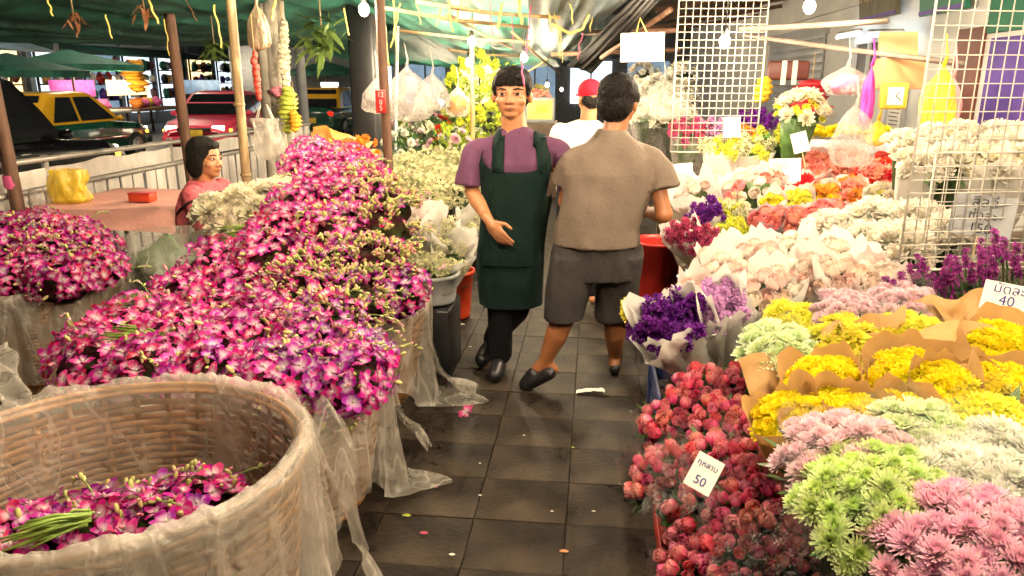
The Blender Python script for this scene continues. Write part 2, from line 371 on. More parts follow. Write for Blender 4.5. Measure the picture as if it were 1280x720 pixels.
# ---- roof over the right stalls
ROOFM = mat('roof_sheet', (0.10, 0.075, 0.055), rough=0.6, var=0.3, scale=3)
r = thing('stall_roof', 'brown corrugated roof sheets over the right-hand stalls', 'roof', (1.6, 6, 3.0))
for k in range(6):
    q = MB(); yy = 4.2 + k * 2.0
    q.grid(lambda a, c_: V(0.75 + 2.3 * a, yy + 2.04 * c_, 2.62 + 0.36 * a + 0.012 * math.sin(c_ * 60) - 0.006 * k), 4, 80); q.build('roof_sheet', ROOFM, r)
for k in range(7):
    q = MB(); q.box((1.9, 4.3 + k * 1.9, 2.52 + 0.1), (2.4, 0.05, 0.06), Matrix.Rotation(-0.155, 3, 'Y')); q.build('rafter', WOODP, r, False)
for (u0, v0, y0, u1, v1, y1, lb) in ((700, 42, 6.6, 845, 38, 6.2, 'wooden batten under the roof beside the hanging white card'),
                                     (752, 72, 7.0, 838, 12, 5.6, 'slanted wooden roof batten left of the far wire grid'),
                                     (690, 68, 7.6, 850, 62, 6.9, 'thin dark batten above the man in the brown shirt')):
    q = MB(); q.tube([at(u0, v0, y0), at(u1, v1, y1)], 0.02, 8); tag(q.build('roof_batten', WOODP), lb, 'batten', 'battens under the roof')
for (u0, v0, y0, u1, v1, y1, lb) in ((925, 36, 5.2, 1110, 26, 4.6, 'upper rusty pipe crossing in front of the white wall'),
                                     (930, 44, 5.6, 1205, 80, 4.4, 'lower rusty pipe sloping down towards the wire grid')):
    q = MB(); q.tube([at(u0, v0, y0), at((u0 + u1) / 2, (v0 + v1) / 2 + 1, (y0 + y1) / 2), at(u1, v1, y1)], 0.016, 8)
    tag(q.build('awning_pipe', mat('pipe_metal', (0.14, 0.11, 0.09), rough=0.5, var=0.3)), lb, 'pipe', 'awning pipes')

# ---- tarpaulins overhead
TARPG = mat('green_tarp', (0.018, 0.115, 0.080), rough=0.55, var=0.3, scale=4, bump=0.4, bscale=14, trans=0.25, col2=(0.030, 0.17, 0.115))
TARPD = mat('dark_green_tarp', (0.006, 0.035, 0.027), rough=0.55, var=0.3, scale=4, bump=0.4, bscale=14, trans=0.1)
TARPB = mat('grey_blue_tarp', (0.20, 0.27, 0.30), rough=0.45, var=0.2, scale=4, bump=0.4, bscale=14, trans=0.2)
TARPK = mat('black_net', (0.012, 0.012, 0.013), rough=0.8)
def tarp(label, c00, c10, c01, c11, m, sag=0.12, folds=0.05, seed=0.0, ff=5.0, name='tarpaulin'):
    q = MB()
    def fn(a, c_):
        p = lerp(lerp(Vector(c00), Vector(c10), a), lerp(Vector(c01), Vector(c11), a), c_)
        s_ = -sag * math.sin(PI * a) * math.sin(PI * c_)
        s_ += folds * noise.noise(V(a * ff * 1.6 + seed, c_ * ff * 0.6, seed)) + folds * 0.4 * noise.noise(V(a * ff * 5 + seed, c_ * ff, 4.0))
        return p + V(0, 0, s_)
    q.grid(fn, 60, 40); return tag(q.build(name, m), label, 'tarpaulin', 'tarpaulins')
tarp('dark green tarpaulin roof over the left side by the road', (-4.7, 3.2, 1.98), (-1.7, 3.0, 2.45), (-4.7, 12.0, 2.16), (-1.9, 12, 2.25), TARPG, 0.10, 0.07, 1.0)
tarp('darker green tarpaulin edge sagging along the road side', (-4.75, 4.6, 1.86), (-4.0, 4.6, 2.14), (-4.75, 12.0, 2.12), (-3.9, 12, 2.34), TARPD, 0.06, 0.06, 3.0)
tarp('bright green tarpaulin stretched above the apron man', (-2.2, 4.6, 2.34), (0.1, 4.6, 2.36), (-2.2, 11.0, 2.0), (-0.25, 11, 1.98), TARPG, 0.12, 0.14, 6.0, 4.0)
tarp('low green tarpaulin hanging behind the bulbs', (-4.2, 9.5, 2.12), (-0.9, 8.6, 2.15), (-4.2, 15.0, 1.90), (-0.7, 15, 1.86), TARPG, 0.12, 0.12, 9.0)
tarp('grey-blue tarpaulin slanting down over the middle of the aisle', at(800, -12, 4.4), at(660, -12, 4.8), at(712, 78, 8.5), at(660, 62, 9.0), TARPB, 0.05, 0.10, 12.0, 1.2)
tarp('black netting along the edge of the grey-blue tarpaulin', at(835, -12, 4.6), at(800, -10, 4.45), at(740, 92, 9.0), at(708, 80, 8.6), TARPK, 0.03, 0.04, 15.0, 1.2, name='shade_net')
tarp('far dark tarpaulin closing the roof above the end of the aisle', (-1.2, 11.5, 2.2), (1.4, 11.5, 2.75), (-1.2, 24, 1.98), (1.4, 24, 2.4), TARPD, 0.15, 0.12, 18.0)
# bamboo laths under the green tarp
for k, (u0, v0, y0, u1, v1, y1) in enumerate(sorted(((470, 8, 5.2, 660, 34, 5.9), (520, 2, 5.0, 700, 22, 5.5), (500, 38, 6.4, 662, 52, 7.2), (560, 18, 5.6, 640, 60, 8.5), (640, 40, 7.5, 700, 92, 9.5), (650, 95, 9.5, 700, 62, 8.6), (560, 62, 8.4, 650, 70, 8.8)), key=lambda z: z[2] + z[5])):
    q = MB(); a, c_ = at(u0, v0, y0), at(u1, v1, y1); q.tube([a, (a + c_) / 2 + V(0, 0, -0.02), c_], 0.013, 7)
    tag(q.build('bamboo_lath', BAMBOO), 'pale bamboo lath under the green tarpaulin, ' + ('nearest', 'second nearest', 'third nearest', 'fourth nearest', 'fifth nearest', 'sixth nearest', 'farthest')[k] + ' to the camera', 'lath', 'bamboo laths')

# ---- poles
def pole(label, p0, p1, r0, m, name='tent_pole', wob=0.01):
    q = MB(); p0, p1 = Vector(p0), Vector(p1); pts = []
    for i in range(9):
        t = i / 8; p = lerp(p0, p1, t); pts.append(p + V(wob * noise.noise(V(t * 3, p0.x * 5, 0)), wob * noise.noise(V(t * 3, 7, p0.y)), 0))
    t_ = thing(name, label, 'pole', p0); q.tube(pts, [r0 * (1 + 0.06 * noise.noise(V(i * 1.7, p0.x, 3))) for i in range(9)], 10); q.build('shaft', m, t_)
    return t_
def vpole(u, v, y, H=2.6): p = at(u, v, y); return V(p.x, p.y, 0), V(p.x, p.y, H)
def wrap_ring(t_, p, r0, h, m, nm='ribbon'):
    q = MB(); q.lathe([(r0 + 0.004, -h / 2), (r0 + 0.008, -h / 4), (r0 + 0.006, h / 4), (r0 + 0.004, h / 2)], 12, p, 0, 0.2); q.build(nm, m, t_)
PINKR = mat('pink_ribbon', (0.55, 0.08, 0.22), rough=0.5)
YELR = mat('yellow_raffia', (0.62, 0.46, 0.10), rough=0.55, var=0.25)
a, c_ = vpole(22, 240, 4.7); t_ = pole('rust-brown pole at the far left edge with pink ribbon', a, (a.x - 0.06, a.y, 2.3), 0.045, WOODP); wrap_ring(t_, (a.x - 0.03, a.y, 0.93), 0.045, 0.09, PINKR)
a, c_ = vpole(233, 150, 6.0); pole('slim brown pole rising behind the seated woman', a, (a.x - 0.05, a.y, 2.35), 0.042, WOODP)
a, c_ = vpole(306, 200, 4.7); t_ = pole('pale bamboo pole right of the seated woman', a, c_, 0.03, BAMBOO); 
for z in (1.0, 1.45): wrap_ring(t_, (a.x, a.y, z), 0.031, 0.02, BAMBOO, 'node')
a, c_ = vpole(485, 150, 4.75); t_ = pole('brown wooden pole with a red tag in the middle', a, (a.x - 0.02, a.y, 2.4), 0.03, WOODP)
q = MB(); q.box(at(476, 127, 4.69), (0.066, 0.012, 0.14), bev=0.004); rt = q.build('red_tag', REDP, t_)
for dz, ln in ((0.045, '12'), (-0.005, '0'), (-0.045, '5')): inst('lettering', text_mesh(ln, 0.042, CARD), rt, at(476, 127, 4.68) + V(0, -0.002, dz * 0.9)).rotation_euler = (PI / 2, 0, 0)
a, c_ = vpole(458, 120, 7.2); q = MB(); q.box((a.x, a.y, 1.2), (0.24, 0.24, 2.4), bev=0.02); tag(q.build('square_post', BLACKP), 'dark square post behind the hanging plastic bags', 'post')
a, c_ = vpole(493, 110, 7.4); pole('thin blue-grey steel pipe beside the dark post', (a.x - 0.08, a.y, 0), (a.x + 0.06, a.y, 2.1), 0.018, GREYP)
CONC = mat('concrete_post', (0.30, 0.27, 0.22), rough=0.85, var=0.3, scale=6, bump=0.5, bscale=30)
a, c_ = vpole(343, 100, 6.3); q = MB()
for k in range(6): an = k * PI / 3; q.tube([V(a.x + 0.075 * math.cos(an), a.y + 0.075 * math.sin(an), z) for z in (0, 0.8, 1.6, 2.5)], [0.065, 0.06, 0.058, 0.055], 10)
cpole = thing('utility_post', 'grey fluted concrete utility post hung with garlands', 'post', a); q.build('shaft', CONC, cpole)
a, c_ = vpole(590, 120, 6.8); pole('thin bamboo pole standing left of the apron man', a, (a.x, a.y, 2.2), 0.02, BAMBOO)

# ---- barrier along the road
SHEET = mat('barrier_sheet', (0.50, 0.45, 0.41), rough=0.5, var=0.15, scale=4, bump=0.3, stretch=(3, 3, 1))
RAILM = mat('barrier_rail', (0.36, 0.33, 0.30), rough=0.4, var=0.2, metal=0.4)
bar = thing('street_barrier', 'pale slatted street barrier with metal rails between market and road', 'barrier', (-4.05, 6.5, 0))
q = MB(); q.tube([(-4.05, 3.4, 1.05), (-4.04, 6, 1.03), (-4.05, 10.5, 1.0)], 0.022, 8); q.build('top_rail', RAILM, bar)
q = MB(); q.tube([(-4.02, 3.4, 0.83), (-4.03, 7, 0.82), (-4.02, 10.5, 0.80)], 0.020, 8); q.build('middle_rail', RAILM, bar)
q = MB(); q.tube([(-4.05, 3.4, 0.12), (-4.05, 10.5, 0.12)], 0.02, 8); q.build('bottom_rail', RAILM, bar)
def wave(a, c_): y = 3.4 + 7.1 * a; return V(-4.07 + 0.025 * noise.noise(V(y * 6, c_ * 2, 2)), y, 0.84 + (0.13 + 0.035 * noise.noise(V(y * 2.3, 0, 5))) * c_)
q = MB(); q.grid(wave, 120, 3); q.build('crumpled_sheet', SHEET, bar)
for k in range(40):
    y = 3.45 + k * 0.178; q = MB(); q.box((-4.06 + R.uniform(-.008, .008), y, 0.46), (0.018, 0.145, 0.70), Matrix.Rotation(R.uniform(-.03, .03), 3, 'X'), bev=0.005); q.build('slat', SHEET, bar)
for k in range(5): q = MB(); q.tube([(-4.08, 3.5 + 1.7 * k, 0), (-4.08, 3.5 + 1.7 * k, 1.06)], 0.025, 8); q.build('upright', RAILM, bar)

# ================================================================== CARS ON THE ROAD
TYRE = mat('tyre_rubber', (0.012, 0.012, 0.012), rough=0.8); RIM = mat('wheel_rim', (0.45, 0.45, 0.46), rough=0.3, metal=0.8)
LAMPW = mat('head_lamp', (1.0, 0.85, 0.6), rough=0.1, emit=5.0); LAMPR = mat('tail_lamp', (0.9, 0.03, 0.01), rough=0.15, emit=0.6); LAMPA = mat('amber_lamp', (1.0, 0.45, 0.05), rough=0.15, emit=2.2)
CHROME = mat('chrome', (0.7, 0.7, 0.7), rough=0.15, metal=1.0); PLATE = mat('number_plate', (0.75, 0.50, 0.05), rough=0.4)
def car(label, loc, head, lower, upper, L=4.4, W=1.72, H=1.46, suv=False, sign=False, sp_=None):
    t = thing('car', label, 'car', loc, 'cars on the road')
    M = Matrix.Rotation(head, 3, 'Z'); hw = W / 2; zf = 0.98 if suv else 0.82; zr = 1.08 if suv else 0.93
    # lower body: lofted sections along x (front = +x)
    st = [(-L / 2, 0.42, 0.72, 0.80), (-L / 2 + 0.08, 0.24, 0.88, 0.94), (-L / 2 + 0.5, 0.2, 0.98, zr / 0.93 * 0.93), (-0.9, 0.19, 1.0, zr + 0.01), (0.4, 0.19, 1.0, zr), (0.95, 0.2, 0.99, zf + 0.07), (L / 2 - 0.5, 0.22, 0.96, zf), (L / 2 - 0.1, 0.26, 0.86, zf - 0.12), (L / 2, 0.4, 0.7, zf - 0.24)]
    def lower_fn(a, c_):
        x = a * (len(st) - 1); i = min(int(x), len(st) - 2); f = x - i; s0, s1 = st[i], st[i + 1]
        X, zb, wf, zt = (lerp(s0[k], s1[k], f) for k in range(4))
        sec = [(-0.86, zb), (-0.97, zb + 0.1), (-1.0, lerp(zb, zt, 0.5)), (-0.985, zt - 0.12), (-0.9, zt - 0.015), (-0.5, zt + 0.02), (0, zt + 0.03), (0.5, zt + 0.02), (0.9, zt - 0.015), (0.985, zt - 0.12), (1.0, lerp(zb, zt, 0.5)), (0.97, zb + 0.1), (0.86, zb), (0, zb - 0.01), (-0.86, zb)]
        j = c_ * (len(sec) - 1); k = min(int(j), len(sec) - 2); g_ = j - k
        return M @ V(X, lerp(sec[k][0], sec[k + 1][0], g_) * hw * wf, lerp(sec[k][1], sec[k + 1][1], g_)) + t.location
    q = MB(); q.grid(lower_fn, 48, 56)
    for e in (0, 48): q.f.append(tuple(e + 49 * j for j in range(56))); q.mi.append(0)
    q.build('body', lower, t)
    # cabin
    xr0, xr1, xf1, xf0 = (-L / 2 + 0.12, -L / 2 + 0.3, 0.35, 0.95) if suv else (-L / 2 + 0.62, -L / 2 + 1.15, 0.25, 1.02)
    zb = zr - 0.02
    def quadp(pts, name, m, par=t, th=0.0):
        s_ = MB(); s_.add([M @ V(*p) + t.location for p in pts], [tuple(range(len(pts)))]); return s_.build(name, m, par, False)
    def P(x, y, z): return (x, y, z)
    wb, wt = hw * 0.93, hw * 0.72
    def cabin(a, c_):
        prof = [(xr0, zb), (xr0 + 0.04, zb + 0.02), (lerp(xr0, xr1, .5), lerp(zb, H, .55)), (xr1, H - 0.03), (xr1 + 0.15, H), (-0.2, H + 0.02), (xf1 - 0.12, H), (xf1, H - 0.03), (lerp(xf0, xf1, .5), lerp(zb, H, .52)), (xf0 - 0.05, zb + 0.02), (xf0, zb)]
        x = a * (len(prof) - 1); i = min(int(x), len(prof) - 2); f = x - i
        X, Zt = lerp(prof[i][0], prof[i + 1][0], f), lerp(prof[i][1], prof[i + 1][1], f)
        w_ = lerp(wb, wt, max(0, (Zt - zb) / (H - zb)))
        sec = [(-wb, zb), (-lerp(wb, w_, 0.93), lerp(zb, Zt, 0.93)), (-w_ * 0.9, Zt), (w_ * 0.9, Zt), (lerp(wb, w_, 0.93), lerp(zb, Zt, 0.93)), (wb, zb)]
        j = c_ * 5; k = min(int(j), 4); g_ = j - k
        return M @ V(X, lerp(sec[k][0], sec[k + 1][0], g_), lerp(sec[k][1], sec[k + 1][1], g_)) + t.location
    q = MB(); q.grid(cabin, 40, 30); q.build('cabin', upper, t)
    def side(x, z, s_): return (x, s_ * (lerp(wb, wt, (z - zb) / (H - zb)) + 0.012), z)
    z0, z1 = zb + 0.05, H - 0.1
    for s_ in (-1, 1):
        xm = (xr1 + xf1) / 2 + 0.02
        quadp([side(lerp(xr0, xr1, .15) + 0.34, z0, s_), side(xm - 0.04, z0, s_), side(xm - 0.04, z1, s_), side(xr1 + 0.22, z1, s_)], 'side_window', GLASSM)
        quadp([side(xm + 0.04, z0, s_), side(lerp(xf0, xf1, .15) - 0.14, z0, s_), side(xf1 - 0.08, z1, s_), side(xm + 0.04, z1, s_)], 'side_window', GLASSM)
        for xm2 in (-L / 2 + 0.82, L / 2 - 0.85):
            c0 = V(xm2, s_ * (hw - 0.09), 0.31)
            q = MB(); q.tube([M @ (c0 + V(0, -0.1, 0)) + t.location, M @ (c0 + V(0, -0.09, 0)) + t.location, M @ (c0 + V(0, 0.09, 0)) + t.location, M @ (c0 + V(0, 0.1, 0)) + t.location], [0.28, 0.31, 0.31, 0.28], 24); wh = q.build('wheel', TYRE, t)
            q = MB(); c1 = c0 + V(0, s_ * 0.102, 0); q.tube([M @ (c1 - V(0, 0.006, 0)) + t.location, M @ (c1 + V(0, 0.006, 0)) + t.location], 0.2, 20); q.build('rim', RIM, wh)
        q = MB(); q.box(M @ V(L / 2 - 0.16, s_ * hw * 0.62, zf - 0.17) + t.location, (0.2, 0.3, 0.13), M, bev=0.03); q.build('headlight', LAMPW if sp_ != 'off' else CHROME, t)
        q = MB(); q.box(M @ V(-L / 2 + 0.08, s_ * hw * 0.7, 0.76) + t.location, (0.14, 0.3, 0.14), M, bev=0.03); q.build('tail_light', LAMPR, t)
        q = MB(); q.box(M @ V(L / 2 - 0.3, s_ * hw * 0.86, zf - 0.22) + t.location, (0.18, 0.1, 0.08), M, bev=0.02); q.build('indicator', LAMPA, t)
        q = MB(); q.ell(M @ V(0.78, s_ * (hw + 0.06), zb + 0.06) + t.location, (0.08, 0.1, 0.07), 10, 8); q.build('mirror', upper, t)
        for xd in (-0.95, 0.1): q = MB(); q.box(M @ V(xd, s_ * (hw + 0.005), zb - 0.14) + t.location, (0.16, 0.03, 0.03), M, bev=0.008); q.build('door_handle', CHROME, t)
        q = MB(); q.box(M @ V(-0.1, s_ * (hw + 0.004), 0.55) + t.location, (2.2, 0.02, 0.05), M, bev=0.008); q.build('side_moulding', CHROME, t)
    fz = lambda f: lerp(zb + 0.04, H - 0.06, f)
    def fr(x, f, s_): z = fz(f); return (x, s_ * (lerp(wb, wt, (z - zb) / (H - zb)) - 0.1), z)
    quadp([fr(xf0 + 0.0, 0, -1), fr(xf0 + 0.0, 0, 1), fr(xf1 + 0.06, 1, 1), fr(xf1 + 0.06, 1, -1)], 'windscreen', GLASSM)
    quadp([fr(xr0 - 0.0, 0, -1), fr(xr0 - 0.0, 0, 1), fr(xr1 - 0.05, 1, 1), fr(xr1 - 0.05, 1, -1)], 'rear_window', GLASSM)
    for xx, ss in ((L / 2 + 0.01, 1), (-L / 2 - 0.01, -1)):
        q = MB(); q.box(M @ V(xx - ss * 0.02, 0, 0.55) + t.location, (0.04, 0.42, 0.16), M, bev=0.006); pl = q.build('number_plate', PLATE, t)
        q = MB(); q.box(M @ V(xx - ss * 0.09, 0, 0.40) + t.location, (0.2, W * 0.86, 0.16), M, bev=0.04); q.build('bumper', lower, t)
    q = MB(); q.box(M @ V(L / 2 - 0.05, 0, zf - 0.2) + t.location, (0.1, 0.8, 0.1), M, bev=0.02); q.build('grille', BLACKP, t)
    if sign:
        q = MB(); q.box(M @ V(-0.2, 0, H + 0.1) + t.location, (0.16, 0.6, 0.14), M, bev=0.03); sg = q.build('roof_sign', mat('taxi_sign', (0.9, 0.8, 0.7), emit=1.5), t)
    return t
PB = mat('black_paint', (0.006, 0.006, 0.007), rough=0.2, var=0, coat=1.0)
PG = mat('green_paint', (0.008, 0.06, 0.035), rough=0.25, var=0, coat=1.0); PY = mat('yellow_paint', (0.55, 0.30, 0.015), rough=0.25, var=0, coat=1.0)
PP = mat('pink_paint', (0.90, 0.07, 0.14), rough=0.3, var=0, coat=1.0)
RZ = -0.192
car('glossy black car at the left edge behind the street barrier', (-7.75, 8.3, RZ), PI / 2, PB, PB, 4.6, 1.85, 1.86, True, False)
car('green and yellow taxi behind the black car', (-11.6, 15.4, RZ), PI / 2, PG, PY, 4.5, 1.75, 1.55, False, False)
car('bright pink taxi right of the green and yellow taxi', (-10.0, 19.6, RZ), -PI / 2 + 0.16, PP, PP, 4.4, 1.8, 1.5, False, False)
car('distant green and yellow taxi seen between the concrete post and dark post', (-9.0, 25.6, RZ), PI / 2, PG, PY, 4.5, 1.75, 1.55, False, True)

# ================================================================== ACROSS THE ROAD
LITW = mat('lit_shop_white', (0.80, 0.92, 1.0), emit=0.9, var=0.5, scale=1.5); LITB = mat('lit_shop_blue', (0.30, 0.45, 0.62), emit=0.35, var=0.5, scale=1.5)
LITP = mat('lit_sign_pink', (0.9, 0.15, 0.5), emit=0.5, var=0.6, scale=5); FACADE = mat('far_facade', (0.16, 0.20, 0.25), rough=0.8, var=0.2)
LITY = mat('lit_warm', (1.0, 0.72, 0.35), emit=1.3, var=0.5, scale=2)
for k, (y0, y1, lb) in enumerate(((14, 24, 'leftmost lit shop house across the road'), (24.2, 34, 'middle lit shop house across the road'), (34.2, 50, 'farthest lit shop house across the road'))):
    t = thing('shop_house', lb + ' with glowing front', 'building', (-19, (y0 + y1) / 2, RZ), 'shop houses across the road')
    q = MB(); q.box((-20.5, (y0 + y1) / 2, 3.2), (3, y1 - y0, 7)); q.build('wall', FACADE, t, False)
    n = max(2, int((y1 - y0) / 2.4)); wd = (y1 - y0) / n
    for i in range(n):
        yc = y0 + (i + 0.5) * wd
        m = R.choice([LITW, LITW, LITB, LITY]); h = R.uniform(2.0, 2.6)
        q = MB(); q.box((-18.98, yc, 0.3 + h / 2), (0.06, wd - 0.5, h)); wn = q.build('shop_window', m, t, False)
        for j in range(2): f = MB(); f.box((-18.92, yc - wd / 2 + 0.25 + (wd - 0.5) * j, 0.3 + h / 2), (0.06, 0.07, h)); f.build('mullion', BLACKP, wn, False)
        for z in (0.85, 1.45, 2.0):
            f = MB(); f.box((-18.85, yc, z), (0.2, wd - 0.6, 0.05)); f.build('shelf', BLACKP, wn, False)
            for kk in range(7):
                if R.random() < 0.75: f = MB(); f.ell((-18.8, yc + (kk - 3) * (wd - 0.7) / 7, z + 0.2), (0.14, R.uniform(.1, .2), R.uniform(.12, .24)), 8, 6, None, 0, 0.5, 3); f.build('display_goods', R.choice([BLACKP, MAROON, GREENB, REDP, PURP, FACADE, CARD, KRAFT]), wn)
        q = MB(); q.box((-18.9, yc, 3.1), (0.15, wd - 0.2, 0.5), bev=0.02); q.build('sign_board', R.choice([LITB, FACADE, FACADE, GREENB]), t, False)
        q = MB(); q.add([(-18.95, yc - wd / 2 + .05, 2.85), (-18.95, yc + wd / 2 - .05, 2.85), (-17.6, yc + wd / 2 - .05, 2.5), (-17.6, yc - wd / 2 + .05, 2.5), (-18.95, yc - wd / 2 + .05, 2.80), (-18.95, yc + wd / 2 - .05, 2.80), (-17.6, yc + wd / 2 - .05, 2.45), (-17.6, yc - wd / 2 + .05, 2.45)], [(0, 1, 2, 3), (7, 6, 5, 4), (3, 2, 6, 7), (0, 3, 7, 4), (1, 5, 6, 2)]); q.build('awning', R.choice([TARPD, TARPG, TARPB]), t, False)
def parasol(label, p, r, m):
    t = thing('market_parasol', label, 'parasol', (p.x, p.y, RZ), 'parasols across the road')
    q = MB(); q.tube([(p.x, p.y, RZ), (p.x, p.y, p.z)], 0.03, 8); q.build('pole', BAMBOO, t)
    q = MB(); q.lathe([(0.03, 0.0), (r * 0.5, -0.22), (r, -0.42), (r * 0.99, -0.58), (r * 0.97, -0.58)], 16, (p.x, p.y, p.z)); q.build('canopy', m, t, False)
parasol('wide green parasol over a stall beyond the black car', atx(85, 62, -15.0), 1.9, TARPG)
parasol('second green parasol at the left edge beyond the road', atx(8, 66, -14.5), 1.8, TARPG)
parasol('teal parasol seen between concrete post and dark post', at(405, 76, 30), 1.6, TARPG)
def street_stall(label, p, w_, mt, lit):
    t = thing('street_stall', label, 'stall', (p.x, p.y, RZ), 'stalls across the road')
    q = MB(); q.box((p.x, p.y, 0.65), (1.2, w_, 0.12), bev=0.02); q.build('counter', mt, t)
    for dx in (-.5, .5):
        for dy in (-.45, .45): q = MB(); q.box((p.x + dx, p.y + dy * w_, 0.2), (0.07, 0.07, 0.78)); q.build('leg', DKWOOD, t)
    q = MB(); q.box((p.x - 0.5, p.y, 1.35), (0.05, w_ * 0.9, 0.5)); q.build('light_box', lit, t)
    for k in range(6):
        q = MB(); q.ell((p.x + R.uniform(-.3, .4), p.y + (k - 2.5) * w_ / 6.5, 0.84), (0.22, 0.2, 0.18), 10, 7, None, 0, 0.5, 3); q.build('flower_pile', R.choice([mat('far_orange', (0.6, 0.18, 0.02), var=0.4, scale=30), mat('far_yellow', (0.62, 0.42, 0.03), var=0.4, scale=30), mat('far_pink', (0.6, 0.1, 0.3), var=0.4, scale=30)]), t)
street_stall('stall with a pink light box under the green parasol', atx(108, 92, -15.2) * 1, 2.2, CARD, LITP)
street_stall('stall of orange flowers above the yellow taxi bonnet', atx(178, 112, -15.5), 2.6, WOODP, LITY)
street_stall('stall of purple and pink flowers above the pink taxi', atx(268, 108, -15.0), 3.0, WOODP, LITB)
def garland(label, p, L_, r, m, n=10, cat='garland', name='flower_garland'):
    t = thing(name, label, cat, p); q = MB(); q.tube([p + V(0, 0, 0.25), p], 0.004, 5); q.build('string', BAMBOO, t)
    for k in range(n):
        z = -L_ * k / n; rr = r * (0.7 + 0.5 * math.sin(PI * (k + 0.5) / n)); q = MB()
        q.ell(p + V(R.uniform(-.3, .3) * r, R.uniform(-.3, .3) * r, z), (rr, rr, L_ / n * 0.9), 9, 6, None, 0, 0.6, 4); q.build('bloom_cluster', m, t)
MARI = mat('marigold', (0.72, 0.33, 0.015), rough=0.6, var=0.4, scale=40, bump=0.6, bscale=60); MARY = mat('marigold_yellow', (0.74, 0.52, 0.03), rough=0.6, var=0.4, scale=40, bump=0.6, bscale=60)
PALEY = mat('pale_yellow_bloom', (0.74, 0.66, 0.22), rough=0.6, var=0.3, scale=40, bump=0.6, bscale=60)
LIMEB = mat('lime_bloom', (0.42, 0.46, 0.06), rough=0.6, var=0.4, scale=40, bump=0.6, bscale=60)
garland('orange-yellow garland hanging far off above the taxi', atx(168, 78, -14.8), 0.95, 0.28, MARI)
garland('green-yellow garland hanging on the concrete post', at(358, 112, 6.1), 0.36, 0.06, LIMEB)
garland('orange garland tail below the green-yellow garland', at(368, 142, 6.0), 0.15, 0.04, MARI, 5)
garland('red garland on the pale bamboo pole', at(318, 70, 4.68), 0.28, 0.022, mat('red_bloom', (0.6, 0.05, 0.03), var=0.4, scale=40), 8)
garland('small pink flower cluster on the concrete post', at(349, 110, 6.2), 0.08, 0.06, mat('pink_bloom', (0.62, 0.22, 0.30), var=0.4, scale=40), 4)
garland('silvery tinsel garland hanging down the concrete post', at(352, 30, 6.1), 0.5, 0.045, mat('tinsel', (0.7, 0.62, 0.45), rough=0.3, var=0.5, scale=50, bump=1.0, bscale=40), 12)

# ================================================================== FLOWER PIECES (shared meshes)
def petal(mb, length, width, lift, curl, az, c0, c1, base=0.0, cup=0.0, z0=0.0, seg=3, tip=None, tk=0.68):
    """one petal as a small folded strip, coloured from throat (c0) to edge (c1)"""
    ca, sa = math.cos(az), math.sin(az); vs_, cols = [], []
    for i in range(seg + 1):
        t = i / seg; rr = base + length * t * math.cos(lift + curl * t * 0.5); z = z0 + length * t * math.sin(lift + curl * t)
        wd = width * (math.sin(PI * (0.12 + tk * t)) ** 0.8) * (0.5 if i == 0 else 1)
        for s_ in (-1, 0, 1):
            zz = z + (cup * wd if s_ else 0)
            vs_.append(V(rr * ca - s_ * wd * sa, rr * sa + s_ * wd * ca, zz))
            k = min(1, max(0, (t - 0.10) / 0.50)) if s_ == 0 else min(1, max(0, t / 0.40))
            c = tuple(lerp(c0[j], c1[j], k) for j in range(3))
            if tip is not None and i == seg: c = tip
            cols.append(c)
    fs = []
    for i in range(seg):
        for j in range(2): a = i * 3 + j; fs.append((a, a + 1, a + 4, a + 3))
    mb.add(vs_, fs, 0, cols)
FLW = dict(rough=0.5, vcol=True, trans=0.36, var=0.12, scale=60)
ORCH = mat('orchid_petal', (1, 1, 1), rnd=0.22, hue=0.022, spec=0.3, **FLW)
CHRY = mat('bloom_petal', (1, 1, 1), rnd=0.10, hue=0.012, spec=0.2, **FLW)
ROSEM = mat('rose_petal', (1, 1, 1), rnd=0.16, hue=0.02, spec=0.3, **FLW)
def orchid_mesh(deep, seed):
    r_ = random.Random(seed); mb = MB(); wh = (0.88, 0.76, 0.84)
    for k, az in enumerate((90, 210, 330)): petal(mb, 0.031, 0.0088, r_.uniform(.0, .45), r_.uniform(-.7, .3), math.radians(az + r_.uniform(-10, 10)), wh, deep, 0.003, 0.25, tk=0.82)
    for az in (25, 155): petal(mb, 0.031, 0.0125, r_.uniform(.1, .7), r_.uniform(-.6, .2), math.radians(az + r_.uniform(-10, 10)), wh, deep, 0.003, 0.2, 0.002, tk=0.78)
    dk = (deep[0] * 0.6, deep[1] * 0.5, deep[2] * 0.75)
    petal(mb, 0.022, 0.010, 0.75, -0.6, math.radians(270), wh, dk, 0.0, 0.5, 0.004)
    mb.ell((0, 0, 0.006), (0.0035, 0.0035, 0.006), 6, 4, None, 0, 0, 3, (0.82, 0.76, 0.66))
    return mb.mesh('orchid_blossom', ORCH)
OM = [orchid_mesh((0.60, 0.006, 0.20), 1), orchid_mesh((0.54, 0.006, 0.25), 2), orchid_mesh((0.40, 0.005, 0.22), 3), orchid_mesh((0.72, 0.05, 0.30), 4), orchid_mesh((0.50, 0.005, 0.12), 5)]
OPURP = [orchid_mesh((0.34, 0.010, 0.30), 6), orchid_mesh((0.46, 0.010, 0.30), 7), orchid_mesh((0.24, 0.008, 0.22), 8)]
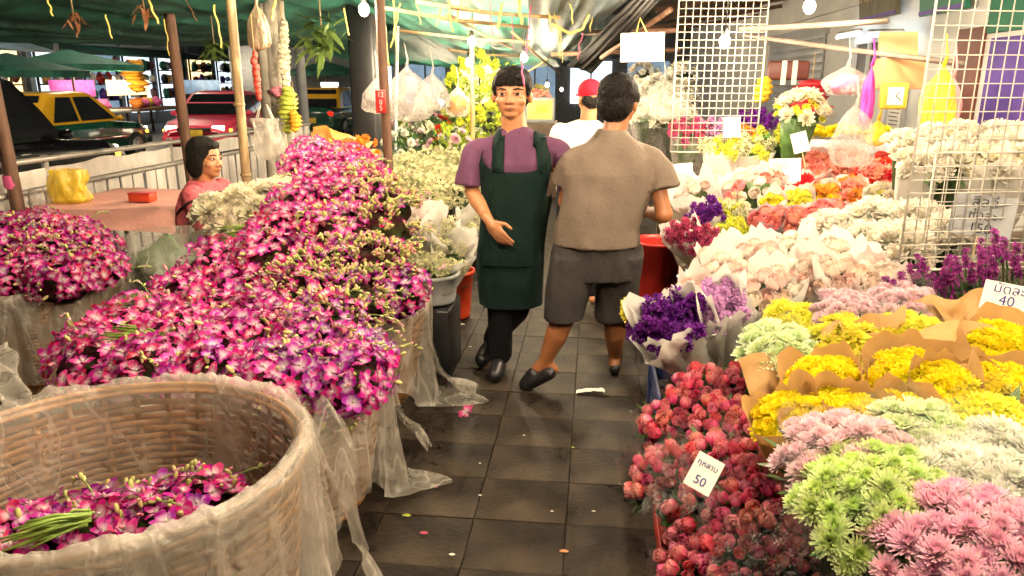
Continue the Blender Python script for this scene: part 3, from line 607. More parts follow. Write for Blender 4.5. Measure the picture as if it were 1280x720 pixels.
def chrys_mesh(name, outer, inner, centre, rad=0.04, rings=4, n=15, wide=0.0055, open_=0.0, seed=1):
    r_ = random.Random(seed); mb = MB()
    for k in range(rings):
        f = k / max(1, rings - 1); nn = int(n * (1 - 0.35 * f))
        for i in range(nn):
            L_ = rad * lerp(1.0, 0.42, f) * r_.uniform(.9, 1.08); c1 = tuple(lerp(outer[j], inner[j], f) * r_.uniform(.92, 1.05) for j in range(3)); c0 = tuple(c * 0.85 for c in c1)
            petal(mb, L_, wide, lerp(-0.05, 1.0, f) + open_ + r_.uniform(-.12, .12), r_.uniform(.1, .6), 2 * PI * (i + 0.5 * (k % 2)) / nn + r_.uniform(-.1, .1), c0, c1, 0.004, 0.45, 0.003 * k, 2)
    mb.ell((0, 0, 0.006), (rad * 0.2, rad * 0.2, 0.008), 8, 5, None, 0, 0, 3, centre)
    return mb.mesh(name, CHRY)
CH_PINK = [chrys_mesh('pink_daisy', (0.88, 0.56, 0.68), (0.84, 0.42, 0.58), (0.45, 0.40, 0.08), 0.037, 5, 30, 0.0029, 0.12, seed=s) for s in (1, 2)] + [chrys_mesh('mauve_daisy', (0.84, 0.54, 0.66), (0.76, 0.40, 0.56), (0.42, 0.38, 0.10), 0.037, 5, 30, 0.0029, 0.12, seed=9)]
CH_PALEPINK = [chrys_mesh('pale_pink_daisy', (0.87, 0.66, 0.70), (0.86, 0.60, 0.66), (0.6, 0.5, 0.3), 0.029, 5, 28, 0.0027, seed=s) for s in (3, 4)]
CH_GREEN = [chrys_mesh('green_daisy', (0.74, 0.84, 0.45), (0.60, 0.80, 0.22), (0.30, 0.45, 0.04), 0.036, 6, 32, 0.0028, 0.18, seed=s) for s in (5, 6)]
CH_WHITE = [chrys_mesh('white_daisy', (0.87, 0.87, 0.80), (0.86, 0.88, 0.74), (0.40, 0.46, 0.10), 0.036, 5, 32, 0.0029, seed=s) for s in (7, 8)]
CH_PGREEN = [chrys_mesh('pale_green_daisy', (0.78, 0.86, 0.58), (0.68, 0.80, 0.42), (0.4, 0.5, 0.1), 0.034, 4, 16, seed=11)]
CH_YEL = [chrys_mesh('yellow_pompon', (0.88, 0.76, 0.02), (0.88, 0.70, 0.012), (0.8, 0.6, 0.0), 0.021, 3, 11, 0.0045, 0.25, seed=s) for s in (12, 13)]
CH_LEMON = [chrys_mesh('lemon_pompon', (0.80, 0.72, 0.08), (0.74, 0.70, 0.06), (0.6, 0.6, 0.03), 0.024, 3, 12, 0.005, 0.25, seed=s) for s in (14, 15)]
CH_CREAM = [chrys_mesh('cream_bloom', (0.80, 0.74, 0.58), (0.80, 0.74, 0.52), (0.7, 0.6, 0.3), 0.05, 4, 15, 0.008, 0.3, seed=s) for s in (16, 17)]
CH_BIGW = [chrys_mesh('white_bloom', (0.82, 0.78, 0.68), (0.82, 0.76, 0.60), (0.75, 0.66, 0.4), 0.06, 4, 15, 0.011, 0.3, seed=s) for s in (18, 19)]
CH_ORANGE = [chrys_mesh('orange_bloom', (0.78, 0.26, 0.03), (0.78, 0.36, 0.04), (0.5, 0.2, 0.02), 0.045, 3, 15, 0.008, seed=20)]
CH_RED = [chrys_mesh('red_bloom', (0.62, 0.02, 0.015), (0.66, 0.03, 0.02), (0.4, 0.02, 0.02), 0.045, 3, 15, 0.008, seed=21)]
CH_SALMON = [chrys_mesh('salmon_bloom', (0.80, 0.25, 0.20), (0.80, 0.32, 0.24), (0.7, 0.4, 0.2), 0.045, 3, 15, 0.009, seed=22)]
def rose_mesh(name, outer, inner, rad=0.024, h=0.042, tight=0.6, seed=1, tip=None):
    r_ = random.Random(seed); mb = MB()
    for k in range(4):
        f = k / 3; nn = 5 - (k > 2); rr = rad * lerp(1.0, 0.35, f)
        for i in range(nn):
            az = 2 * PI * (i + 0.5 * k) / nn + r_.uniform(-.15, .15); vs_, cols = [], []
            for a in range(5):
                t = a / 4; bulge = math.sin(PI * (0.12 + t * lerp(0.55, 0.72, tight))) ; z = h * t * lerp(0.9, 1.05, f)
                for s_ in (-2, -1, 0, 1, 2):
                    an = az + s_ * 0.36 * (0.8 if a else 0.5); r2 = rr * (0.35 if a == 0 else bulge) * (1 + 0.05 * abs(s_)) + (0.004 * (1 - f) if a == 4 else 0)
                    vs_.append(V(r2 * math.cos(an), r2 * math.sin(an), z - 0.004 * abs(s_) * (t ** 2)))
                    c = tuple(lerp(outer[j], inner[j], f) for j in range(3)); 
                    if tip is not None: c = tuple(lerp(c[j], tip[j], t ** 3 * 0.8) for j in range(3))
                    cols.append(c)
            mb.add(vs_, [(a * 5 + s_, a * 5 + s_ + 1, a * 5 + s_ + 6, a * 5 + s_ + 5) for a in range(4) for s_ in range(4)], 0, cols)
    mb.ell((0, 0, h * 0.5), (rad * 0.35, rad * 0.35, h * 0.42), 8, 6, None, 0, 0, 3, inner)
    gc = (0.10, 0.20, 0.04)
    for i in range(5): petal(mb, 0.022, 0.005, 0.5, 0.3, 2 * PI * i / 5, gc, gc, 0.004, 0.1, -0.002, 2)
    return mb.mesh(name, ROSEM)
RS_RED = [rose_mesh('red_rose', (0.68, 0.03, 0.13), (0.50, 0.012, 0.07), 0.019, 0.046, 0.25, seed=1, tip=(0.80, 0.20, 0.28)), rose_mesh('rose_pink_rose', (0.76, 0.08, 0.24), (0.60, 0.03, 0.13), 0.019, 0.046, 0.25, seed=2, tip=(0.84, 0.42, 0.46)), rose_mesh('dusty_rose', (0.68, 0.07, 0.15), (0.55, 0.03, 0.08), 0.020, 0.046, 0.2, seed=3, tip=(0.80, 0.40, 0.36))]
RS_PEACH = [rose_mesh('peach_rose', (0.86, 0.68, 0.60), (0.85, 0.60, 0.50), 0.034, 0.052, 0.5, seed=4), rose_mesh('cream_rose', (0.86, 0.78, 0.68), (0.86, 0.74, 0.62), 0.034, 0.052, 0.5, seed=5)]
RS_SALMON = [rose_mesh('salmon_rose', (0.80, 0.26, 0.24), (0.80, 0.30, 0.22), 0.042, 0.05, 0.35, seed=6)]
def statice_mesh(name, c, seed, n=40, spread=0.028, h=0.09, ps=1.0):
    r_ = random.Random(seed); mb = MB()
    for i in range(n):
        t = r_.random(); az = r_.uniform(0, 6.28); p = V(spread * (1 - 0.6 * t) * math.cos(az) * r_.uniform(.4, 1), spread * (1 - 0.6 * t) * math.sin(az) * r_.uniform(.4, 1), h * t)
        k = r_.uniform(.6, 1.35); cc = tuple(min(1, x * k) for x in c)
        m2 = MB()
        for j in range(4): petal(m2, 0.016 * ps, 0.0075 * ps, 0.5, 0.2, j * PI / 2 + az, cc, cc, 0.0, 0.2, 0.0, 1)
        q = quat((math.cos(az) * 0.7, math.sin(az) * 0.7, 0.7)); mb.add([q @ v_ + p for v_ in m2.v], m2.f, 0, m2.c)
    mb.tube([(0, 0, -0.06), (0, 0, h * 0.9)], 0.002, 4)
    if mb.c is not None: mb.c = mb.c[:len(mb.v) - 8] + [(0.08, 0.16, 0.04)] * 8
    return mb.mesh(name, CHRY)
ST_PURP = [statice_mesh('purple_statice', (0.13, 0.012, 0.22), s) for s in (1, 2)]
ST_VIOL = [statice_mesh('violet_statice', (0.28, 0.035, 0.22), s, 46, 0.008, 0.10, 0.62) for s in (3, 4)]
ST_MAUVE = [statice_mesh('mauve_statice', (0.58, 0.30, 0.58), 5)]
ST_MAG = [statice_mesh('crimson_statice', (0.48, 0.06, 0.16), 6)]
GYPS = [statice_mesh('small_white_spray', (0.70, 0.68, 0.42), s, 34, 0.05, 0.09) for s in (7, 8)]
LIMES = [statice_mesh('lime_spray', (0.62, 0.64, 0.05), 9, 30, 0.04, 0.07)]

# ================================================================== BASKETS, LINERS, ORCHIDS
def basket(label, c, rt, rb, h, ns=30, sq=1.0):
    t = thing('bamboo_basket', label, 'basket', (c[0], c[1], 0), 'woven bamboo baskets'); c = V(c[0], c[1], 0)
    def rad(z): f = z / h; return lerp(rb, rt, f ** 0.75)
    z = 0.03; k = 0
    while z < h - 0.03:
        q = MB(); seg = ns * 4; vs_, fs = [], []; hh = 0.0195
        for j in range(seg):
            a = 2 * PI * j / seg; wv = 0.0042 * math.cos(a * ns / 2 + PI * k) + 0.004 * noise.noise(V(math.cos(a) * 2, math.sin(a) * 2, z * 9 + c.x))
            dz = 0.004 * noise.noise(V(math.cos(a) * 3, math.sin(a) * 3, z * 30))
            for (dr, zz) in ((-0.0022, -hh / 2), (0.0022, -hh / 2), (0.0028, 0), (0.0022, hh / 2), (-0.0022, hh / 2), (-0.0028, 0)):
                r_ = rad(z) + wv + dr; vs_.append(V(r_ * math.cos(a), r_ * math.sin(a) * sq, z + zz * 0.92 + dz) + c)
        for j in range(seg):
            for i in range(6): fs.append((j * 6 + i, j * 6 + (i + 1) % 6, ((j + 1) % seg) * 6 + (i + 1) % 6, ((j + 1) % seg) * 6 + i))
        q.add(vs_, fs); q.build('bamboo_strip', CANE, t, True); z += 0.0205; k += 1
    for j in range(ns):
        a = 2 * PI * j / ns; q = MB(); d = V(math.cos(a), math.sin(a) * sq, 0); tn = V(-math.sin(a), math.cos(a) * sq, 0)
        vs_ = []
        for i in range(9):
            zz = 0.01 + (h - 0.02) * i / 8
            for s_, e in ((-1, -0.0015), (1, -0.0015), (1, 0.0015), (-1, 0.0015)): vs_.append(c + d * (rad(zz) + e) + tn * 0.009 * s_ + V(0, 0, zz))
        q.add(vs_, [(i * 4 + m_, i * 4 + (m_ + 1) % 4, i * 4 + 4 + (m_ + 1) % 4, i * 4 + 4 + m_) for i in range(8) for m_ in range(4)]); q.build('bamboo_stake', CANE, t, True)
    q = MB()
    for off, zz in ((0.012, h - 0.015), (-0.012, h - 0.012), (0.0, h + 0.004)):
        q.tube([c + V((rad(h) + off) * math.cos(2 * PI * j / 64), (rad(h) + off) * math.sin(2 * PI * j / 64) * sq, zz) for j in range(65)], 0.0075, 7, 0, False)
    q.build('rim', CANE, t)
    q = MB(); q.lathe([(0.001, 0.012), (rb * 0.97, 0.012)], 32, c); q.build('base', CANE, t)
    return t
def liner(label, c, rt, h, inner, Lf, Ff, seed, m, sq=1.0, nt=144, rb=None, lift=0.0, arc=None):
    """plastic sheet lying inside the basket, folded over the rim and hanging outside; Lf/Ff: hang length and flare by angle"""
    c = V(c[0], c[1], 0); q = MB(); ni, no = 10, 26; rb = rb or rt * 0.8
    def fn(a, s_):
        th = 2 * PI * a if arc is None else lerp(arc[0], arc[1], a)
        cs, sn = math.cos(th), math.sin(th); s_ = s_ * (ni + 2 + no) if arc is None else ni - 2 + s_ * (no + 4)
        pleat = noise.noise(V(cs * 4 + seed, sn * 4, seed)) + 0.6 * noise.noise(V(cs * 10, sn * 10 + seed, 1.0)) + 0.35 * noise.noise(V(cs * 24, sn * 24 + seed, 5.0))
        if s_ <= ni:
            f = s_ / ni; z = lerp(h - inner, h + 0.012, f); r_ = lerp(rb, rt, (max(z, 0) / h) ** 0.75) - 0.016 - 0.022 * (1 - f * 0.8) * (1 + 0.9 * noise.noise(V(cs * 5 + seed, sn * 5, z * 9)))
        elif s_ <= ni + 2:
            f = (s_ - ni) / 2; z = h + 0.012 + (0.022 + (0.014 + lift * 0.7) * pleat) * math.sin(PI * f); r_ = rt - 0.016 + 0.046 * f
        else:
            f = (s_ - ni - 2) / no; L_ = Lf(th); z = h + 0.012 - L_ * f
            under = lerp(rb, rt, (max(z, 0.0) / h) ** 0.75)
            r_ = under + 0.030 + Ff(th) * f ** 1.5 + (0.010 + 0.045 * f) * pleat * (1 if f > 0.03 else 0) + 0.012 * f * noise.noise(V(cs * 6, sn * 6, z * 12 + seed))
            r_ = max(r_, under + 0.017)
            if z < 0.012: r_ += (0.012 - z) * 0.9; z = 0.012 + 0.01 * abs(pleat) * min(1, (0.012 - z) * 8)
        return c + V(r_ * cs, r_ * sn * sq, z)
    q.grid(fn, nt, ni + 2 + no, 0, arc is None)
    return tag(q.build('plastic_liner', m), label, 'plastic sheet', 'plastic sheets lining the baskets')
def bump_(th, a, wdt): d = (th - a + PI) % (2 * PI) - PI; return math.exp(-(d / wdt) ** 2)
rad_ = math.radians

B1 = (-1.14, 1.49); B2 = (-1.25, 2.50); B3 = (-1.33, 3.52); BL = (-2.98, 3.62); B4 = (-1.62, 4.55)
basket('large empty-looking bamboo basket in the left foreground', B1, 0.455, 0.36, 0.735, 32, 0.94)
basket('bamboo basket heaped with magenta orchids behind the foreground basket', B2, 0.48, 0.38, 0.58, 30)
basket('bamboo basket holding the tall orchid heap beside the aisle', B3, 0.50, 0.40, 0.50, 30)
basket('bamboo basket of orchids at the far left edge', BL, 0.47, 0.38, 0.56, 28)
basket('bamboo basket under the farthest magenta orchid heap', B4, 0.40, 0.33, 0.56, 24)
liner('thin clear liner folded over the foreground basket rim', B1, 0.455, 0.735, 0.42, lambda th: 0.10 + 0.74 * bump_(th, rad_(-22), 0.72) + 0.05 * bump_(th, rad_(-120), 0.3) + 0.25 * bump_(th, rad_(60), 0.5),
      lambda th: 0.03 + 0.16 * bump_(th, rad_(-10), 0.35), 3.0, LINER, 0.94, 220, 0.36, 0.02)
liner('milky plastic sheet draped down the aisle side of the foreground basket', B1, 0.462, 0.738, 0.2, lambda th: 0.30 + 0.46 * bump_(th, rad_(-12), 0.6), lambda th: 0.05 + 0.10 * bump_(th, rad_(-12), 0.3), 31.0, SHEER, 0.94, 110, 0.37, 0.004, (rad_(-82), rad_(30)))
liner('milky plastic sheet hanging from the front orchid basket', B2, 0.48, 0.58, 0.10, lambda th: 0.40 + 0.36 * bump_(th, rad_(20), 0.35) + 0.12 * bump_(th, rad_(-50), 0.4), lambda th: 0.05 + 0.12 * bump_(th, rad_(14), 0.13) + 0.10 * bump_(th, rad_(48), 0.12), 11.0, FILM, 1.0, 160, 0.38)
liner('milky plastic sheet flaring onto the floor from the tall heap basket', B3, 0.50, 0.50, 0.08, lambda th: 0.36 + 0.34 * bump_(th, rad_(0), 0.3), lambda th: 0.05 + 0.16 * bump_(th, rad_(-2), 0.18), 17.0, FILM, 1.0, 160, 0.40)
liner('greyish plastic sheet wrapped round the far left basket', BL, 0.47, 0.56, 0.08, lambda th: 0.45, lambda th: 0.03, 23.0, FILM, 1.0, 140, 0.38)
# loose sheet corner at the left edge
def loose(label, pts, m, seed, name='plastic_sheet', nu=26, nv=26, amp=0.03):
    q = MB(); p = [Vector(x) for x in pts]
    q.grid(lambda a, c_: lerp(lerp(p[0], p[1], a), lerp(p[2], p[3], a), c_) + V(1, 1, 1) * amp * (noise.noise(V(a * 5 + seed, c_ * 2.2, seed)) + 0.5 * noise.noise(V(a * 12, c_ * 3 + seed, 2))), nu, nv)
    return tag(q.build(name, m), label, 'plastic sheet', 'loose plastic sheets')
loose('crumpled plastic sheet at the left edge behind the foreground basket', [gz(-40, 430, 0.72), gz(8, 432, 0.60), gz(-60, 505, 0.60), gz(44, 500, 0.62)], FILM, 5.0)
def tail(label, pts, w0, m, seed):
    """twisted tail of plastic film lying out from a basket"""
    q = MB(); pts = [Vector(p) for p in pts]; n = 20
    def fn(a, c_):
        x = c_ * (len(pts) - 1); i = min(int(x), len(pts) - 2); p = lerp(pts[i], pts[i + 1], x - i); d = (pts[i + 1] - pts[i]).normalized(); s_ = d.cross(V(0, 0, 1)).normalized()
        wd = w0 * lerp(1.0, 0.55, c_) * (0.7 + 0.3 * math.sin(c_ * 7 + seed)); up = V(0, 0, 1) * wd * 0.5 * math.sin(a * 9 + seed + c_ * 3)
        return p + s_ * wd * (a - 0.5) + V(0, 0, 0.5) * wd * abs(math.sin(a * 6.3 + seed)) + up * 0.4
    q.grid(fn, 14, n); return tag(q.build('plastic_tail', m), label, 'plastic sheet', 'film tails on the floor')
tail('twisted film tail reaching out to the left shoe of the apron man', [gz(528, 430, 0.32), gz(545, 462, 0.16), gz(565, 480, 0.05), gz(596, 490, 0.012)], 0.16, FILM, 1.0)
tail('film tail hanging off the front orchid basket onto the tiles', [gz(478, 490, 0.46), gz(500, 520, 0.22), gz(520, 540, 0.08), gz(536, 562, 0.012)], 0.11, FILM, 2.2)
tail('small film corner lying below the front orchid basket', [gz(468, 545, 0.12), gz(480, 565, 0.05), gz(508, 592, 0.012)], 0.09, FILM, 4.0)
tail('long film fold hanging from the foreground basket to the floor', [gz(392, 530, 0.76), gz(415, 570, 0.62), gz(435, 630, 0.40), gz(455, 700, 0.15), gz(480, 745, 0.02)], 0.16, FILM, 0.6)

BUDM = mat('orchid_bud', (1, 1, 1), rough=0.5, vcol=True, var=0.15, scale=40)
def orchid_bunch(label, c, a, b_, h, nrm, az, n, nb, group, meshes=OM, single=True, stem=0, spread=1.0):
    """a laid bunch: dome of blossoms over a core of stems; a along its length, b_ across, h high"""
    c = Vector(c); t = thing('orchid_bunch', label, 'flowers', c, group); q0 = quat(nrm, az); q = MB()
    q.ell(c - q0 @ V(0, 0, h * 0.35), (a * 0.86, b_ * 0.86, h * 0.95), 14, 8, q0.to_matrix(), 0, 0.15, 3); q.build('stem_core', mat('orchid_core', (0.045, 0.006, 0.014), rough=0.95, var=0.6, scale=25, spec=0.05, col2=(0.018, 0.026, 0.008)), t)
    tocam = (CAM - c).normalized(); pts = []
    k = 0
    for i in range(n * 3):
        zz = 1 - (i + 0.5) / (n * 1.55) * 1.0
        if zz < -0.25: break
        ph = i * 2.39996 + R.uniform(-.25, .25); rr = math.sqrt(max(0, 1 - zz * zz)); d = V(rr * math.cos(ph), rr * math.sin(ph), zz + R.uniform(-.06, .06))
        p = c + q0 @ V(d.x * a, d.y * b_, d.z * h); nn = q0 @ V(d.x / a, d.y / b_, d.z / h).normalized()
        if nn.dot(tocam) < -0.3: continue
        pts.append((p, nn))
    big = MB()
    for i, (p, nn) in enumerate(pts):
        me = R.choice(meshes); qq = quat(jit(nn, 0.55), R.uniform(0, 6.28)); s_ = R.uniform(.82, 1.25)
        p = p + nn * R.uniform(-0.006, 0.016)
        if single: inst('blossom', me, t, p, qq, s_)
        else:
            co = [qq @ (v_.co * s_) + p for v_ in me.vertices]; ca = me.color_attributes[0].data
            big.add(co, [tuple(f.vertices) for f in me.polygons], 0, [tuple(x.color)[:3] for x in ca])
    if not single: tag(big.build('blossoms', ORCH, t), kind='stuff')
    if nb:
        q = MB()
        for i in range(int(nb * (1.5 if nb < 30 else 3.0))):
            p, nn = R.choice(pts); d = jit(nn, 0.7).normalized(); p = p + nn * R.uniform(0.002, 0.02) + jit((0, 0, 0), 0.025); L_ = R.uniform(.010, .019)
            mm = quat(d).to_matrix(); k = R.random(); cc = (0.30 + 0.26 * k, 0.34 + 0.06 * k, 0.08 + 0.12 * k) if k < 0.82 else (0.50, 0.16, 0.20)
            q.ell(p, (L_ * 0.52, L_ * 0.45, L_), 6, 5, mm, 0, 0, 3, cc)
            
        for i in range(2 + nb // 8):                # spray tips: a green stem with buds towards its end
            p, nn = R.choice(pts); sd = (q0 @ V(R.choice((-1, 1)), R.uniform(-.6, .6), 0)).normalized(); o = p + nn * 0.012; Ls = R.uniform(.08, .15); path = [o + sd * Ls * f + nn * (0.028 * math.sin(f * 2.6)) - V(0, 0, 0.02 * f * f) for f in (0, .25, .5, .75, 1)]
            n0 = len(q.v); q.tube(path, [0.0026, 0.0024, 0.002, 0.0017, 0.0012], 5); q.c = q.c[:n0] + [(0.20, 0.29, 0.07)] * (len(q.v) - n0)
            for j in range(7):
                f = 0.35 + 0.65 * j / 6; b0 = path[min(4, int(f * 4))].lerp(path[min(4, int(f * 4) + 1)], f * 4 - int(f * 4)); d = jit(nn * 0.6 + sd * 0.5, 0.6).normalized(); Lb = R.uniform(.008, .013) * (1.15 - 0.5 * f)
                q.ell(b0 + d * Lb, (Lb * 0.55, Lb * 0.5, Lb), 6, 5, quat(d).to_matrix(), 0, 0, 3, (0.40, 0.42, 0.14) if R.random() < .7 else (0.55, 0.25, 0.32))
        tag(q.build('buds', BUDM, t), kind='stuff')
    if stem:
        d = (q0 @ V(1, 0, 0)); s0 = c + d * a * stem * 0.55 + nrm * h * 0.9 if False else c + d * (a * 0.55 * stem) + Vector(nrm) * h * 1.0
        for i in range(16):
            o = jit((0, 0, 0), 0.022); e = s0 + o + d * stem * 0.16 + jit((0, 0, 0), 0.018) + V(0, 0, 0.02)
            q = MB(); q.tube([s0 + o - d * stem * 0.03, (s0 + o + e) / 2 + V(0, 0, 0.008), e], [0.0035, 0.0035, 0.003], 5); q.build('stem', mat('orchid_stem', (0.22, 0.34, 0.06), rough=0.45, var=0.3, scale=30), t)
    return t
ORD = ['first', 'second', 'third', 'fourth', 'fifth', 'sixth', 'seventh', 'eighth', 'ninth', 'tenth', 'eleventh', 'twelfth', 'thirteenth', 'fourteenth', 'fifteenth', 'sixteenth', 'seventeenth', 'eighteenth', 'nineteenth', 'twentieth', 'twenty-first', 'twenty-second', 'twenty-third', 'twenty-fourth', 'twenty-fifth', 'twenty-sixth', 'twenty-seventh', 'twenty-eighth', 'twenty-ninth', 'thirtieth']
def heap(rows, group, meshes=OM, single=True, shape=(0.17, 0.13, 0.09)):
    for rown, nrm, spots in rows:
        for i, s_ in enumerate(spots):
            u, v, y = s_[:3]; nb = s_[3] if len(s_) > 3 else 6; n = s_[4] if len(s_) > 4 else 34; sc_ = s_[5] if len(s_) > 5 else 1.0; ms = s_[6] if len(s_) > 6 else meshes; st = s_[7] if len(s_) > 7 else 0
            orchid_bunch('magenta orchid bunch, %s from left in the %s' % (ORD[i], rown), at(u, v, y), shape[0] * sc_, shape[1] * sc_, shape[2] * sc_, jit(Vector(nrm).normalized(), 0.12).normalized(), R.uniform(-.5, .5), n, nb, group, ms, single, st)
MIX = OM + OPURP[:1]; PUR = OPURP + OM[:2]
heap([('lowest row of the front orchid heap', (0.0, -0.45, 0.9), [(115, 458, 2.28, 8), (185, 468, 2.22, 6), (265, 470, 2.22, 8, 34, 1.0, MIX), (345, 474, 2.20, 8, 36, 1.0, PUR), (425, 474, 2.26, 12, 38, 1.0, PUR)]),
      ('middle row of the front orchid heap', (0.0, -0.35, 0.9), [(140, 425, 2.46, 6), (215, 428, 2.42, 5, 34, 1.0, OM, 0), (300, 428, 2.42, 6, 36, 1.05), (385, 432, 2.42, 30, 36, 1.0, PUR), (440, 446, 2.44, 10, 30, 0.9, PUR)]),
      ('top row of the front orchid heap', (0.0, -0.3, 0.9), [(175, 403, 2.64, 6, 30), (245, 398, 2.66, 6, 34), (325, 398, 2.66, 10, 34), (400, 402, 2.66, 44, 26, 1.0, PUR)])], 'orchid bunches of the front heap')
heap([('bottom row of the tall orchid heap', (0.1, -0.5, 0.85), [(235, 372, 3.02, 5), (300, 368, 3.04, 6, 36, 1.1), (370, 368, 3.04, 50, 26, 1.1), (435, 372, 3.06, 90, 14, 1.1, PUR), (490, 368, 3.18, 16, 34, 1.0, PUR)]),
      ('second row of the tall orchid heap', (0.15, -0.6, 0.75), [(270, 335, 3.22, 5, 34, 1.05), (340, 328, 3.22, 8, 38, 1.15), (405, 338, 3.22, 60, 24, 1.1, PUR), (465, 335, 3.26, 110, 12, 1.15, PUR)]),
      ('third row of the tall orchid heap', (0.1, -0.65, 0.7), [(358, 292, 3.42, 8, 40, 1.15), (418, 292, 3.42, 40, 30, 1.15), (470, 292, 3.46, 120, 10, 1.2, PUR)]),
      ('fourth row of the tall orchid heap', (0.05, -0.6, 0.75), [(378, 260, 3.62, 8, 38, 1.1), (430, 260, 3.62, 24, 34, 1.1), (474, 260, 3.66, 110, 12, 1.1, PUR)]),
      ('top row of the tall orchid heap', (0.0, -0.45, 0.85), [(408, 236, 3.82, 16, 34, 1.0), (456, 236, 3.84, 60, 20, 1.0)])], 'orchid bunches of the tall heap')
heap([('lower row of the far left orchid heap', (0.1, -0.5, 0.85), [(15, 345, 3.32, 16), (75, 348, 3.30, 10), (118, 338, 3.42, 16, 32, 0.85)]),
      ('middle row of the far left orchid heap', (0.1, -0.45, 0.85), [(10, 318, 3.54, 22), (62, 318, 3.54, 24), (112, 312, 3.6, 18, 28, 0.85)]),
      ('top row of the far left orchid heap', (0.05, -0.35, 0.9), [(0, 292, 3.78, 12), (48, 288, 3.80, 10), (90, 296, 3.80, 26, 26, 0.9)])], 'orchid bunches of the far left heap')
heap([('lower row of the farthest orchid heap', (0.05, -0.6, 0.8), [(382, 216, 4.42, 8, 40), (425, 217, 4.42, 14, 40), (452, 214, 4.46, 20, 36, 0.8)]),
      ('top row of the farthest orchid heap', (0.0, -0.45, 0.9), [(388, 198, 4.62, 6, 40), (430, 204, 4.62, 10, 40)])], 'orchid bunches of the farthest heap', OM, False, (0.16, 0.14, 0.11))
# blossoms left in the foreground basket
for i, (u, v, st, nb) in enumerate(((20, 668, 0, 6), (110, 650, 0, 10), (185, 640, 0, 24), (245, 622, 0, 14))):
    orchid_bunch('loose orchid bunch inside the foreground basket, %s from left' % ORD[i], gz(u, v + 4, 0.50), 0.13, 0.10, 0.05, V(0, -0.1, 1), R.uniform(-.4, .4), 24, nb, 'orchids inside the foreground basket', MIX)
def stem_tuft(label, p, d, L_, n=22, r_=0.03):
    t = thing('stem_bundle', label, 'stems', p); d = Vector(d).normalized()
    for i in range(n):
        o = jit((0, 0, 0), r_); e = p + o + d * L_ * R.uniform(.8, 1.15) + jit((0, 0, 0), r_ * 0.9)
        q = MB(); q.tube([p + o * 0.6, (p + o + e) / 2 + V(0, 0, 0.006), e], [0.0036, 0.0036, 0.003], 5); q.build('stem', mat('orchid_stem', (0.22, 0.34, 0.06), rough=0.45, var=0.3, scale=30), t)
stem_tuft('cut green orchid stem ends on the left of the front heap', at(195, 424, 2.34), (-1, -0.1, 0.04), 0.15)
stem_tuft('cut green orchid stem ends at the foot of the tall heap', at(212, 381, 2.84), (-1, -0.1, 0.06), 0.16)
stem_tuft('cut green stems below the cream tuberoses', at(330, 288, 3.5), (-1, -0.15, -0.12), 0.20)
stem_tuft('cut green stems inside the foreground basket', gz(108, 648, 0.57), (-0.7, -0.5, 0.0), 0.13, 26, 0.026)

